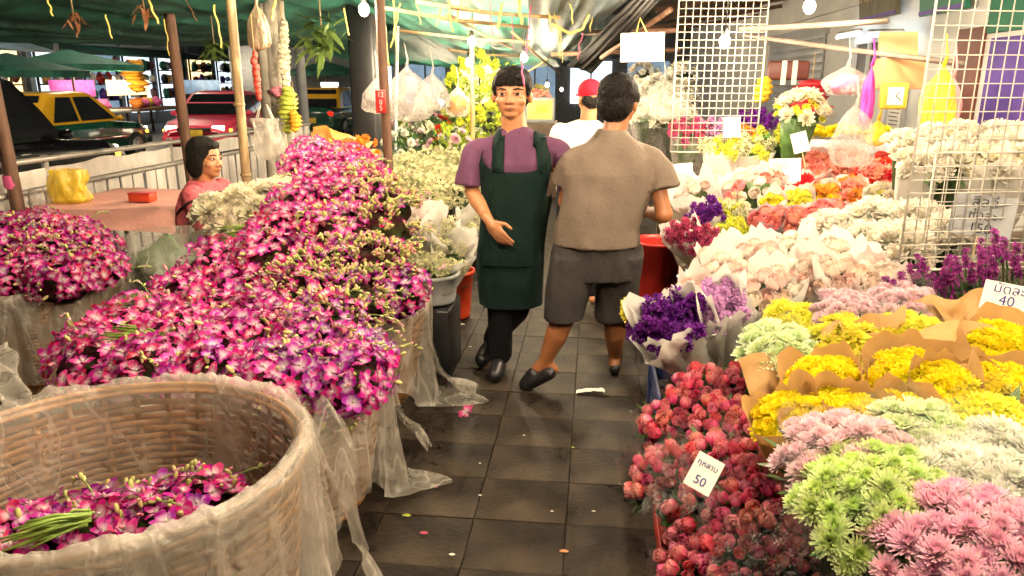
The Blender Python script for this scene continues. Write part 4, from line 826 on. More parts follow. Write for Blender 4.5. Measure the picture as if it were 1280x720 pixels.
# ================================================================== BOUQUETS
def cone_sheet(q, base, axis, L_, r0, r1, seed, ruff=0.03, lobes=3, crump=0.05, rows=9, seg=44, power=0.85):
    q0 = quat(axis); axis = Vector(axis).normalized()
    def fn(a, c_):
        th = 2 * PI * a; cs, sn = math.cos(th), math.sin(th)
        n1 = noise.noise(V(cs * 1.6 + seed, sn * 1.6, c_ * 1.5)); n2 = noise.noise(V(cs * 4.5, sn * 4.5 + seed, c_ * 3))
        r_ = lerp(r0, r1, c_ ** power) * (1 + crump * c_ * (math.sin(lobes * th + seed) * 0.9 + n1 * 1.6 + n2 * 1.1))
        z = L_ * c_ + c_ ** 3 * ruff * (abs(math.sin(lobes * th / 2 + seed)) * 1.5 - 0.5 + n2 * 0.9)
        return base + q0 @ V(r_ * cs, r_ * sn, z)
    q.grid(fn, seg, rows, 0, True)
def bouquet(label, top, rtop, heads, n, wrap=None, axis=(0, 0, 1), zb=0.3, L_=None, group=None, name='bouquet', dome=0.35, hs=1.0, lip=0.03, ruff=0.03, r0=0.045, core=LEAF, tilt=0.5, lobes=3, crump=0.05, wrap2=None, leaves=0, wr=1.1, cat='bouquet', jz=0.008, hjit=0.25):
    top = Vector(top); ax = Vector(axis).normalized(); L_ = L_ or max(0.18, (top.z - zb) / max(0.35, ax.z)); base = top - ax * L_; q0 = quat(ax)
    t = thing(name, label, cat, base, group); sd = R.uniform(0, 50)
    if wrap is not None: q = MB(); cone_sheet(q, base, ax, L_ + lip, r0, rtop * wr, sd, ruff, lobes, crump); q.build('wrapping', wrap, t)
    if wrap2 is not None: q = MB(); cone_sheet(q, base + ax * L_ * 0.12, ax, (L_ + lip) * 0.84, r0 * 1.3, rtop * wr * 1.10, sd + 9, ruff * 1.2, lobes, crump * 1.5); q.build('outer_wrapping', wrap2, t)
    q = MB(); q.tube([base + ax * 0.0, base + ax * L_ * 0.45, base + ax * L_ * 0.8, top - ax * 0.012], [r0 * 0.55, r0 * 0.8, rtop * 0.62, rtop * 0.80], 12); q.build('stems', core, t)
    for i in range(n):
        f = math.sqrt((i + 0.5) / n); th = i * 2.39996 + R.uniform(-.2, .2); d = V(f * math.cos(th), f * math.sin(th), 0)
        p = top + q0 @ V(d.x * rtop, d.y * rtop, dome * rtop * (1 - f * f) + R.uniform(-jz, jz)); nn = (q0 @ (V(0, 0, 1) + d * tilt)).normalized()
        inst('flower_head', R.choice(heads), t, p, quat(jit(nn, hjit), R.uniform(0, 6.28)), hs * R.uniform(.85, 1.15))
    if leaves:
        q = MB()
        for i in range(leaves):
            th = R.uniform(0, 6.28); p = top + q0 @ V(math.cos(th) * rtop * R.uniform(.5, 1), math.sin(th) * rtop * R.uniform(.5, 1), R.uniform(-.04, .0)); d = q0 @ V(math.cos(th), math.sin(th), R.uniform(-.3, .8)); s_ = d.cross(V(0, 0, 1)).normalized() * 0.012; e = d.normalized() * R.uniform(.04, .08)
            q.add([p, p + e * 0.5 + s_, p + e, p + e * 0.5 - s_], [(0, 1, 2, 3)])
        tag(q.build('leaves', LEAF, t), kind='stuff')
    return t
def bench(label, x0_, x1_, y0_, y1_, z, cloth=DKWOOD):
    t = thing('stall_bench', label, 'bench', ((x0_ + x1_) / 2, (y0_ + y1_) / 2, 0), 'stall benches'); n = max(2, int((x1_ - x0_) / 0.2))
    for i in range(n):
        wd = (x1_ - x0_) / n; q = MB(); q.box((x0_ + (i + .5) * wd, (y0_ + y1_) / 2, z - 0.015), (wd - 0.008, y1_ - y0_, 0.03), bev=0.004); q.build('plank', cloth, t, False)
    for x in (x0_ + 0.06, x1_ - 0.06):
        for y in (y0_ + 0.06, y1_ - 0.06): q = MB(); q.box((x, y, (z - 0.03) / 2), (0.06, 0.06, z - 0.032)); q.build('leg', cloth, t, False)
    return t
bench('low wooden bench under the nearest chrysanthemums', 0.42, 2.2, 0.7, 2.3, 0.26)
bench('wooden bench under the brown paper bunches and pink roses', 0.36, 2.4, 2.36, 3.5, 0.42)
bench('wooden bench under the far wrapped bouquets', 0.52, 2.6, 3.7, 6.4, 0.55)
bench('low wooden bench behind the orchid baskets', -2.1, -0.95, 4.75, 6.3, 0.42)

def tilted(x=-0.12, y=-0.3): return (x + R.uniform(-.06, .06), y + R.uniform(-.06, .06), 1)
g_ = 'cellophane bunches of chrysanthemums in front'
bouquet('bright pink daisy chrysanthemums in the bottom right corner', gz(1222, 702, 0.78), 0.165, CH_PINK, 52, CELLO, tilted(), 0.26, None, g_, leaves=12, hs=0.86, lip=0.05)
bouquet('lime green daisy chrysanthemums in cellophane near the pink ones', gz(1094, 634, 0.78), 0.150, CH_GREEN, 50, CELLO, tilted(-0.2, -0.35), 0.26, None, g_, leaves=16, hs=0.88, lip=0.05)
bouquet('white daisy chrysanthemums above the bright pink ones', gz(1215, 622, 0.79), 0.135, CH_WHITE, 40, CELLO, tilted(), 0.26, None, g_, leaves=12, lip=0.05)
bouquet('white daisy chrysanthemums at the right edge', gz(1262, 588, 0.80), 0.15, CH_WHITE, 46, CELLO, tilted(), 0.26, None, g_, leaves=12, lip=0.05)
bouquet('small white chrysanthemum bunch between pale pink and white bunches', gz(1180, 584, 0.80), 0.10, CH_WHITE, 18, CELLO, tilted(), 0.26, None, g_, leaves=8, lip=0.05)
bouquet('pale pink chrysanthemums beside the brown paper bunches', gz(1062, 580, 0.80), 0.145, CH_PALEPINK, 48, CELLO, tilted(-0.15, -0.3), 0.26, None, g_, leaves=14, lip=0.05)
bouquet('pale green chrysanthemums behind the pale pink ones', gz(1152, 557, 0.81), 0.125, CH_PGREEN, 30, CELLO, tilted(), 0.26, None, g_, leaves=14, lip=0.05)
bouquet('lemon yellow chrysanthemums in cellophane at the right edge', gz(1250, 545, 0.83), 0.115, CH_LEMON, 40, CELLO, tilted(), 0.26, None, g_, leaves=10, lip=0.05)
g_ = 'yellow chrysanthemums in brown paper'
for (u, v, z, r_, ax, lb) in ((988, 526, 0.76, 0.072, (-0.35, -0.35, 1), 'leftmost brown paper bunch of yellow chrysanthemums'), (1050, 530, 0.77, 0.085, (-0.25, -0.35, 1), 'brown paper bunch of yellow chrysanthemums in the front row, second from left'),
                              (1124, 522, 0.78, 0.062, (-0.1, -0.4, 1), 'small brown paper bunch of yellow chrysanthemums in the front row middle'), (1028, 477, 0.81, 0.075, (-0.35, -0.3, 1), 'brown paper bunch of yellow chrysanthemums below the lime pompons'),
                              (1146, 477, 0.82, 0.095, (-0.1, -0.4, 1), 'widest open brown paper bunch of yellow chrysanthemums in the centre'), (1200, 494, 0.82, 0.085, (0.1, -0.4, 1), 'brown paper bunch of yellow chrysanthemums right of the widest one'),
                              (1264, 441, 0.86, 0.10, (0.1, -0.4, 1), 'brown paper bunch of yellow chrysanthemums under the blue-lettered price card'), (1278, 492, 0.83, 0.09, (0.2, -0.3, 1), 'brown paper bunch of yellow chrysanthemums at the right edge')):
    bouquet(lb, gz(u, v, z), r_ * 1.2, CH_YEL, int(6500 * r_ ** 1.9) + 22, KRAFT, ax, 0.40 if v < 500 else 0.28, None, g_, ruff=0.03, lip=0.03, lobes=4, crump=0.11, wr=1.25, r0=0.035, dome=0.3, jz=0.006)
# plain folded brown sheets standing between the bunches
def fold_sheet(label, p, w_, h, az, lean, m, seed, name='paper_sheet', group='folded brown paper sheets'):
    q = MB(); ca, sa = math.cos(az), math.sin(az)
    def fn(a, c_):
        x = (a - 0.5) * w_ * lerp(0.75, 1.1, c_); bend = 0.10 * w_ * math.cos((a - 0.5) * 3.0) + 0.03 * noise.noise(V(a * 3 + seed, c_ * 2, seed)); z = h * c_ + c_ * 0.05 * noise.noise(V(a * 2.5, seed, 1)) - 0.25 * h * c_ * abs(a - 0.5) * 2 * (0.5 + 0.5 * math.sin(seed))
        return Vector(p) + V(ca * x - sa * (bend + lean * c_), sa * x + ca * (bend + lean * c_), z)
    q.grid(fn, 22, 12); return tag(q.build(name, m), label, 'paper', group)
for i, (u, v, z, w_, h, az) in enumerate(((1170, 412, 0.80, 0.16, 0.13, -0.2), (1225, 408, 0.82, 0.24, 0.11, 0.1), (1240, 470, 0.78, 0.36, 0.16, -0.15), (1095, 450, 0.76, 0.20, 0.15, 0.2), (1060, 452, 0.76, 0.16, 0.13, -0.3), (985, 500, 0.68, 0.26, 0.12, -0.1), (1215, 530, 0.72, 0.22, 0.16, 0.15), (1268, 528, 0.72, 0.20, 0.15, -0.1), (1165, 500, 0.72, 0.18, 0.13, 0.1))):
    lbs = ['stiff brown paper flap below the purple statice', 'brown paper fold under the price card', 'wide orange-brown paper sheet at the right', 'pointed brown paper fold left of the widest yellow bunch', 'brown paper fold behind the lime pompons', 'tan paper sheet over the red roses', 'brown paper fold above the pale green chrysanthemums', 'brown paper fold above the lemon chrysanthemums', 'creased brown paper beside the small yellow bunch']
    p = gz(u, v + 12, z); fold_sheet(lbs[i], p, w_, h, az, 0.06, KRAFT, i * 3.7)
g_ = 'pale chrysanthemum bunches in the second row'
for (u, v, z, r_, hd, n, lb) in ((972, 438, 0.80, 0.105, CH_PGREEN, 26, 'pale lime chrysanthemums with cream edges behind the red roses'), (988, 402, 0.82, 0.085, CH_LEMON, 30, 'lemon chrysanthemums behind the pale lime ones'),
                                 (1058, 426, 0.83, 0.10, CH_LEMON, 34, 'lemon chrysanthemums in the middle of the second row'), (1138, 424, 0.84, 0.105, CH_LEMON, 40, 'lemon chrysanthemums below the purple statice')):
    bouquet(lb, gz(u, v, z), r_, hd, n, CELLO, tilted(-0.1, -0.45), 0.42, None, g_, leaves=8, hs=1.0 if hd is not CH_PGREEN else 0.95, wr=1.05)
for (u, v, z, r_, lb) in ((1058, 394, 0.85, 0.11, 'mauve-pink small blossoms in cellophane, left bunch'), (1130, 388, 0.86, 0.12, 'mauve-pink small blossoms in cellophane, right bunch')):
    bouquet(lb, gz(u, v, z), r_, CH_PALEPINK, 40, CELLO, tilted(-0.1, -0.5), 0.42, None, 'mauve-pink bunches', hs=0.8, wr=1.1)

# ---- red roses in cellophane on the aisle edge
g_ = 'cellophane bundles of red roses'
rb = [(872, 492, 0.60, 0.085, 'behind the white price tag, far left'), (930, 492, 0.62, 0.085, 'under the tan paper sheet'), (835, 532, 0.52, 0.085, 'at the left edge of the second row'), (900, 532, 0.58, 0.09, 'in the middle of the second row'), (950, 545, 0.60, 0.08, 'beside the leftmost yellow bunch'),
      (828, 598, 0.45, 0.09, 'sticking out farthest into the aisle'), (890, 580, 0.54, 0.085, 'under the white price tag'), (955, 592, 0.56, 0.085, 'left of the pale pink chrysanthemums'),
      (880, 648, 0.44, 0.095, 'below the one reaching farthest into the aisle'), (945, 645, 0.50, 0.09, 'in the middle of the fourth row'), (1005, 648, 0.52, 0.08, 'beside the lime green chrysanthemums'), (868, 715, 0.34, 0.09, 'bottom row at the left'), (930, 700, 0.42, 0.10, 'bottom row in the middle'), (1000, 705, 0.44, 0.09, 'bottom row at the right')]
for (u, v, z, r_, lb) in rb:
    ax = Vector((-0.50 + R.uniform(-.12, .12), -0.50 + R.uniform(-.15, .15), 0.75)); p = gz(u, v, z)
    bouquet('bundle of red roses in cellophane ' + lb, p, r_, RS_RED, 30, CELLO, ax, 0.2, 0.34, g_, dome=0.5, hs=0.86, lip=0.05, ruff=0.05, crump=0.16, wr=1.22, leaves=44, tilt=0.9, hjit=0.6, jz=0.012, core=DARKLEAF)
def card(label, p, w_, h, nrm, lines, roll=0.0, stick=None, name='price_card', m=CARD, ink=INK, sizes=None):
    t = thing(name, label, 'card', p, None); n = Vector(nrm).normalized(); x = V(0, 0, 1).cross(n).normalized(); y = n.cross(x)
    if roll: qx = Quaternion(n, roll); x = qx @ x; y = qx @ y
    M = Matrix((x, y, n)).transposed(); q = MB(); q.box(p, (w_, h, 0.003), M); q.build('card', m, t, False)
    k = len(lines)
    for i, ln in enumerate(lines):
        s_ = (sizes[i] if sizes else h / k * 0.8); me = text_mesh(ln, s_, ink)
        inst('lettering', me, t, Vector(p) + n * 0.0022 + y * h * ((k - 1) / 2 - i) / k * 0.95, M.to_quaternion())
    if stick is not None: q = MB(); q.tube([Vector(p) - y * h * 0.45 - n * 0.004, Vector(p) - y * (h * 0.5 + stick) - n * 0.004], 0.003, 6); q.build('stick', BAMBOO, t)
    return t
card('crumpled white tag with handwriting on the red rose bundles', gz(880, 592, 0.66), 0.07, 0.09, (-0.35, -0.75, 0.6), ['กุหลาบ', '50'], -0.25, ink=INK, sizes=[0.020, 0.032])
for k, pts in enumerate(([(905, 640, .56), (1010, 625, .60), (880, 735, .42), (1010, 735, .50)], [(800, 560, .52), (880, 545, .62), (805, 640, .45), (890, 640, .55)], [(990, 600, .64), (1030, 590, .70), (1000, 690, .56), (1040, 690, .62)])):
    loose(['shiny cellophane sheet over the bottom row of red roses', 'shiny cellophane sheet over the roses reaching into the aisle', 'shiny cellophane edge between red roses and lime chrysanthemums'][k], [gz(*p_) for p_ in pts], CELLO, 3.0 + k * 7, amp=0.035)
card('white price card with blue handwriting reading 40 and 100 at the right edge', at(1258, 377, 2.42), 0.14, 0.115, (-0.3, -1, 0.25), ['มัดละ', '40', '100'], -0.12, 0.2, sizes=[0.042, 0.045, 0.034])
card('clear plastic price card reading 150 behind the wire grid', at(1228, 270, 3.05), 0.22, 0.16, (-0.2, -1, 0.1), ['ลิลลี่', 'ช่อละ', '150'], -0.08, 0.25, m=GREYP, ink=INKB, sizes=[0.055, 0.05, 0.055])
card('blank-looking white card on the far wrapped bouquets beside the brown-shirted man', at(853, 217, 4.9), 0.13, 0.13, (-0.2, -1, 0.3), ['60'], 0.12, 0.3, sizes=[0.04])
card('cream price card with handwriting in front of the green-filled paper cones', at(981, 214, 4.6), 0.18, 0.15, (-0.1, -1, 0.2), ['80', '100'], 0.05, 0.3, sizes=[0.035, 0.035])
card('small cream card hanging before the far wire grid', at(915, 159, 5.2), 0.11, 0.13, (0, -1, 0), ['35'], 0.05, 0.3, sizes=[0.04])
card('small pinkish card leaning in the yellow bouquet stems', at(1000, 178, 4.7), 0.09, 0.12, (-0.2, -1, 0.1), ['50'], 0.3, 0.3, sizes=[0.035])
card('white notice card hanging under the roof above the brown-shirted man', at(803, 59, 5.3), 0.29, 0.185, (0, -1, 0), ['ห้ามจับ', 'ดอกไม้'], 0.02, None, 'hanging_card', ink=mat('faint_ink', (0.16, 0.13, 0.10)), sizes=[0.06, 0.06])
q = MB(); q.tube([at(795, 44, 5.3), at(800, 22, 5.3), at(810, 44, 5.3)], 0.006, 5); tag(q.build('raffia_loop', YELR), 'yellow raffia loop holding the white notice card', 'string')

# ---- purple statice in white paper by the aisle
bouquet('deep purple statice in grey-white paper leaning into the aisle', gz(842, 412, 0.74), 0.085, ST_PURP, 26, WPAPER, (-0.45, -0.55, 0.8), 0.42, 0.34, None, ruff=0.08, lip=0.05, crump=0.12, wr=1.5, wrap2=WPAPER, tilt=0.9, hs=1.0)
bouquet('mauve statice in pale paper right of the deep purple statice', gz(893, 398, 0.76), 0.075, ST_MAUVE, 18, WPAPER, (-0.2, -0.55, 0.8), 0.42, 0.34, None, ruff=0.08, lip=0.06, crump=0.12, wr=1.6, wrap2=WPAPER, tilt=0.8)
bouquet('small yellow pompons sticking out left of the purple statice', gz(792, 388, 0.74), 0.035, CH_LEMON, 12, None, (-0.5, -0.3, 0.8), 0.5, 0.25, None, tilt=1.2, dome=1.0, hs=1.0, r0=0.012)
# ---- pale roses in white paper
g_ = 'pale roses in white paper'
k = 0
for (u, v, z, r_, n, hd, wp) in sorted(((900, 352, 0.80, 0.10, 12, RS_PEACH, WPAPER), (945, 330, 0.84, 0.10, 12, RS_PEACH, WPAPER), (992, 318, 0.86, 0.09, 10, RS_PEACH, WPAPER), (960, 368, 0.81, 0.10, 13, RS_PEACH, WPAPER), (1012, 350, 0.84, 0.105, 14, RS_PEACH, PPAPER), (1065, 352, 0.87, 0.105, 14, RS_PEACH, WPAPER), (1098, 358, 0.86, 0.08, 9, RS_PEACH, PPAPER), (905, 325, 0.80, 0.09, 6, RS_PEACH, WPAPER), (870, 372, 0.76, 0.08, 5, RS_PEACH, PPAPER), (1035, 330, 0.88, 0.09, 9, RS_PEACH, WPAPER)), key=lambda z: z[0]):
    bouquet('cream and peach roses in pale paper, %s bunch from left' % ORD[k], gz(u, v, z), r_, hd, n, wp, (-0.25 + R.uniform(-.15, .15), -0.5, 0.9), 0.42, None, g_, ruff=0.07, lip=0.03, crump=0.10, wr=1.3, tilt=0.6, dome=0.3); k += 1
loose('clear wrap with a blue print stripe lying by the pale roses', [gz(845, 345, 0.74), gz(880, 325, 0.80), gz(860, 352, 0.74), gz(905, 335, 0.80)], mat('blue_print', (0.25, 0.5, 0.62), var=0.2), 4.0, amp=0.01)
# ---- big white blooms and violet statice
g_ = 'big cream-white blooms'
k = 0
for (u, v, y, r_, n) in sorted(((1040, 292, 3.75, 0.11, 12), (1092, 280, 3.7, 0.12, 14), (1145, 282, 3.55, 0.12, 14), (1078, 312, 3.4, 0.11, 12), (1130, 312, 3.3, 0.11, 12), (1185, 300, 3.35, 0.11, 12)), key=lambda z: z[0]):
    bouquet('cream-white shaggy blooms right of the salmon roses, %s cluster from left' % ORD[k], at(u, v, y), r_, CH_BIGW, n, None, (-0.1, -0.5, 0.9), 0.42, None, g_, tilt=0.9, dome=0.6, leaves=30, core=DARKLEAF, r0=0.06); k += 1
k = 0
for k, (ub, spots) in enumerate(((1172, 13), (1226, 15), (1272, 12))):
    base = gz(ub, 425, 0.62); t = thing('statice_bunch', 'violet spiky statice below the wire grid, %s' % ('left bunch', 'middle bunch', 'bunch at the right edge')[k], 'flowers', V(base.x, base.y, 0.42), 'violet statice bunches')
    for i in range(spots):
        tip = at(ub - 16 + (i / (spots - 1) - .5) * (78 if k == 0 else 66) + R.uniform(-5, 5), (346 if k == 0 else 340 if k == 1 else 318) + R.uniform(-16, 16) + 26 * abs(i / (spots - 1) - .5), 2.58 + R.uniform(0, .18)); b0 = V(base.x, base.y, 0.43) + jit((0, 0, 0), 0.02); d = (tip - b0).normalized()
        q = MB(); q.tube([b0, lerp(b0, tip, .5) + jit((0, 0, 0), .008), tip], [0.004, 0.0035, 0.0025], 5)
        for m_ in range(16):
            f = R.uniform(.35, .95); o = lerp(b0, tip, f); e = (d * 0.7 + jit((0, 0, 0), .6)).normalized() * R.uniform(.02, .045); sd = e.cross(V(R.random(), R.random(), 1)).normalized() * 0.004
            q.add([o, o + e * .5 + sd, o + e, o + e * .5 - sd], [(0, 1, 2, 3)])
        q.build('stem', mat('statice_stem', (0.045, 0.10, 0.035), rough=0.6, var=0.4, scale=30, trans=0.2), t)
        inst('flower_head', ST_VIOL[i % 2], t, tip - d * 0.03, quat(jit(d, .12), R.uniform(0, 6)), R.uniform(.75, 1.05))
# ---- shelf of white lilies behind the grid
g_ = 'white lilies on the shelf'
k = 0
sh = thing('flower_shelf', 'wooden shelf carrying the row of white lilies behind the wire grid', 'shelf', (2.0, 3.9, 0))
for i in range(4): q = MB(); q.box((1.95, 3.66 + i * 0.16, 0.80), (1.5, 0.15, 0.03), bev=0.004); q.build('plank', DKWOOD, sh, False)
for x in (1.25, 2.62):
    for y in (3.64, 4.1): q = MB(); q.box((x, y, 0.39), (0.05, 0.05, 0.78)); q.build('leg', DKWOOD, sh, False)
for (u, v, y) in ((1135, 186, 4.1), (1168, 182, 4.0), (1205, 178, 3.95), (1245, 176, 3.9), (1275, 178, 3.85), (1150, 208, 3.8), (1190, 206, 3.75), (1232, 206, 3.7), (1270, 208, 3.65)):
    bouquet('white lilies on the shelf behind the wire grid, %s bunch counted from the left rear' % ORD[k], at(u, v, y), 0.10, CH_BIGW + CH_CREAM, 11, WPAPER if k % 3 else None, (-0.1, -0.4, 1), 0.82, None, g_, tilt=0.8, dome=0.5, leaves=14, core=DARKLEAF, ruff=0.04); k += 1

# ---- far right cluster of wrapped bouquets
def bq(label, u, v, y, r_, hd, n, wp, ax=(-0.3, -0.55, 0.8), **k):
    k.setdefault('zb', 0.55); return bouquet(label, at(u, v, y), r_, hd, n, wp, ax, k.pop('zb'), k.pop('L_', None), 'far wrapped bouquets', **k)
bq('long white paper cone with crimson flowers pointing to the aisle', 858, 298, 4.15, 0.075, ST_MAG, 12, WPAPER, (-0.55, -0.55, 0.75), ruff=0.07, wr=1.5, crump=0.1, L_=0.36)
bq('white paper cone with dark pink flowers right of the long one', 884, 308, 4.05, 0.06, ST_MAG, 8, WPAPER, (-0.35, -0.6, 0.75), ruff=0.07, wr=1.5, crump=0.1, L_=0.34)
bq('purple statice wrapped in pale paper above the crimson flowers', 886, 274, 4.4, 0.07, ST_PURP, 14, WPAPER, wr=1.4, ruff=0.06)
bq('lime yellow sprays in clear wrap beside the dark pink cone', 918, 298, 4.1, 0.075, LIMES, 14, CELLO, (-0.2, -0.6, 0.8), wr=1.2)
bq('yellow-green sprays behind the lime ones', 912, 272, 4.4, 0.075, LIMES + GYPS, 12, WPAPER, wr=1.2)
bq('pink paper wrap with pale buds beside the elbow of the brown-shirted man', 868, 246, 4.7, 0.10, RS_PEACH, 6, PPAPER, (-0.4, -0.4, 0.8), wr=1.5, ruff=0.08, lip=0.06)
bq('second pink paper wrap behind the first one', 893, 234, 4.95, 0.10, RS_PEACH, 5, PPAPER, (-0.3, -0.4, 0.8), wr=1.4, ruff=0.08, lip=0.08)
bq('white wrap printed with pink holding red and pink roses', 945, 240, 4.55, 0.16, RS_PEACH + RS_SALMON, 18, PPAPER, (-0.25, -0.65, 0.75), wr=1.2, ruff=0.05, crump=0.08)
bq('small yellow flowers between the pink wrap and salmon roses', 966, 254, 4.35, 0.06, CH_LEMON + CH_YEL, 16, PPAPER, wr=1.3)
bq('pale yellow flowers right of the small yellow ones', 998, 250, 4.35, 0.07, CH_LEMON, 16, PPAPER, wr=1.3)
for i, (u, v) in enumerate(((962, 276), (985, 280), (1012, 278), (1032, 270))): bq('salmon roses in grey-blue cone wrap, %s from left' % ORD[i], u, v, 4.1 + 0.03 * i, 0.065, RS_SALMON, 5, mat('greyblue_wrap', (0.42, 0.46, 0.52), rough=0.5, trans=0.2), (-0.15, -0.6, 0.8), wr=1.25, hs=1.1)
bq('deep red carnations beside the cream price card', 1003, 231, 4.6, 0.06, CH_RED, 8, PPAPER, wr=1.2)
bq('orange-yellow gerberas behind the salmon roses, left bunch', 1028, 246, 4.5, 0.09, CH_ORANGE + CH_YEL, 14, PPAPER, wr=1.2)
bq('orange gerberas behind the salmon roses, right bunch', 1060, 242, 4.5, 0.10, CH_ORANGE + CH_SALMON, 14, PPAPER, wr=1.2)
bq('salmon pink gerberas in the rear row, left bunch', 1015, 210, 5.0, 0.12, CH_SALMON, 18, PPAPER, wr=1.15)
bq('salmon pink gerberas in the rear row, right bunch', 1055, 208, 5.0, 0.12, CH_SALMON + RS_SALMON, 18, PPAPER, wr=1.15)
bq('red gerberas at the right end of the rear row', 1102, 222, 4.6, 0.13, CH_RED + CH_SALMON, 20, mat('red_paper', (0.5, 0.03, 0.03), rough=0.5, trans=0.2), wr=1.15)
bq('cream and yellow small flowers below the red gerberas', 1108, 252, 4.2, 0.10, CH_CREAM + CH_LEMON, 14, WPAPER, wr=1.2)
for i, (u, v, n) in enumerate(((904, 192, 10), (940, 192, 10))): bq('white paper cone filled with green buds before the far grid, %s' % ('left' if i == 0 else 'right'), u, v, 5.2, 0.13, GYPS + LIMES, 12, WPAPER, (0, -0.25, 1), zb=0.75, ruff=0.01, wr=1.1, dome=0.2, crump=0.04)
bq('tall pale yellow bouquet with long green stems near the wall', 1000, 142, 5.0, 0.15, CH_LEMON + CH_CREAM, 40, None, (0, -0.3, 1), dome=0.8, tilt=1.0, leaves=40, hs=1.1)
bq('dark green foliage bundle left of the pale yellow bouquet', 965, 178, 5.3, 0.12, LIMES, 4, None, (0, -0.2, 1), dome=0.5, leaves=200, core=DARKLEAF)
for i, (u, v, y) in enumerate(((1035, 168, 5.8), (1092, 172, 5.8))):
    p = at(u, v, y); t = thing('marigold_tray', 'tray of yellow marigolds, %s of the clear hanging bag' % ('left' if i == 0 else 'right'), 'tray', p, 'marigold trays')
    q = MB(); q.box(p - V(0, 0, 0.07), (0.36, 0.3, 0.08), bev=0.01); q.build('tray', GREYP, t)
    for k in range(26): inst('flower_head', CH_YEL[k % 2], t, p + V(R.uniform(-.16, .16), R.uniform(-.13, .13), R.uniform(-.02, .05)), quat(jit((0, -.3, 1), .4)), 2.0)
    q = MB(); q.box((p.x, p.y, (p.z - 0.11) / 2), (0.4, 0.34, p.z - 0.12)); tag(q.build('wooden_crate', DKWOOD, None, False), 'wooden crate under the %s marigold tray' % ('left' if i == 0 else 'right'), 'crate')

# ================================================================== WIRE GRIDS
def wire_grid(label, p0, xdir, w_, h, cell, r_=0.0022, lean=0.0):
    """p0 = lower left corner"""
    t = thing('wire_grid', label, 'wire grid', p0, 'wire grid panels'); x = Vector(xdir).normalized(); up = V(0, 0, 1) + x.cross(V(0, 0, 1)) * lean; nx, nz = int(round(w_ / cell)), int(round(h / cell))
    nn = x.cross(V(0, 0, 1)) * r_ * 2
    for i in range(nx + 1): q = MB(); q.tube([p0 + x * cell * i, p0 + x * cell * i + up * nz * cell], r_ * (2 if i in (0, nx) else 1), 6); q.build('wire', METAL, t)
    for j in range(nz + 1): q = MB(); q.tube([p0 + up * cell * j + nn, p0 + up * cell * j + x * cell * nx + nn], r_ * (2 if j in (0, nz) else 1), 6); q.build('wire', METAL, t)
    return t
wire_grid('tall white wire grid panel at the right edge', at(1122, 338, 2.95), (1, 0.22, 0), 0.8, 1.3, 0.05, 0.0023)
wire_grid('short white wire grid panel low behind the tall right edge panel', at(1150, 326, 3.2), (1, 0.05, 0), 0.75, 0.45, 0.05, 0.002)
wire_grid('far white wire grid panel behind the hanging bulb', at(838, 190, 5.4), (1, 0.1, 0), 0.62, 1.06, 0.05, 0.0032)

# ================================================================== BULBS
SOCK = BLACKP
GLOW = mat('bulb_glow', BULB_COL, rough=0.3, var=0.0, emit=BULB)
gm = MB(); gm.ell((0, 0, 0), (0.034, 0.034, 0.042), 9, 6); glass_me = gm.mesh('bulb_glass', GLOW)
sm = MB(); sm.lathe([(0.001, 0.095), (0.016, 0.092), (0.018, 0.05), (0.015, 0.036)], 10); sock_me = sm.mesh('bulb_socket', SOCK)
def bulb(label, p, top=0.4):
    t = thing('light_bulb', label, 'light bulb', p, 'hanging light bulbs'); inst('glass', glass_me, t, p); inst('socket', sock_me, t, p)
    q = MB(); q.tube([p + V(0, 0, 0.09), p + V(0.01, 0.005, 0.09 + top * 0.5), p + V(-0.01, 0, 0.09 + top)], 0.004, 5); q.build('wire', BLACKP, t); return t
bulb('glowing bulb at the top left of the middle, above the hanging bags', at(455, 12, 4.8), 0.35)
bulb('upper glowing bulb left of the apron man', at(590, 52, 6.5), 0.3)
bulb('lower glowing bulb left of the apron man', at(586, 78, 7.2), 0.45)
bulb('glowing bulb just above the apron man', at(655, 72, 7.0), 0.4)
bulb('small glowing bulb beside the apron man\'s temple', at(612, 84, 9.0), 0.4)
bulb('glowing bulb in front of the far wire grid', at(906, 52, 4.9), 0.8)
bulb('glowing bulb at the top right before the purple sign', at(1012, 8, 4.6), 0.5)
# the same string of bulbs goes on over the near stalls, above the picture
for (x, y, z, lb) in ((0.95, 1.55, 2.2, 'glowing bulb over the near chrysanthemums'), (0.95, 2.75, 2.75, 'glowing bulb over the pale roses'), (1.75, 3.3, 2.55, 'glowing bulb over the white lilies'), (-0.75, 1.9, 2.45, 'glowing bulb over the foreground basket'), (-1.35, 3.1, 2.40, 'glowing bulb over the tall orchid heap'), (0.45, 0.4, 2.5, 'glowing bulb over the aisle beside the viewer')):
    bulb(lb, V(x, y, z), 0.3)
for k, (u, v, y) in enumerate(((684, 106, 13), (702, 112, 16), (672, 118, 19), (552, 128, 12), (300, 82, 30), (130, 84, 22), (142, 98, 22))):
    t = bulb('far glowing lamp, ' + ['nearest by the apron man\'s head', 'middle one at the end of the aisle', 'farthest at the end of the aisle', 'behind the hanging bags', 'across the road behind the bamboo pole', 'under the far parasol, upper', 'under the far parasol, lower'][k], at(u, v, y), 0.3)

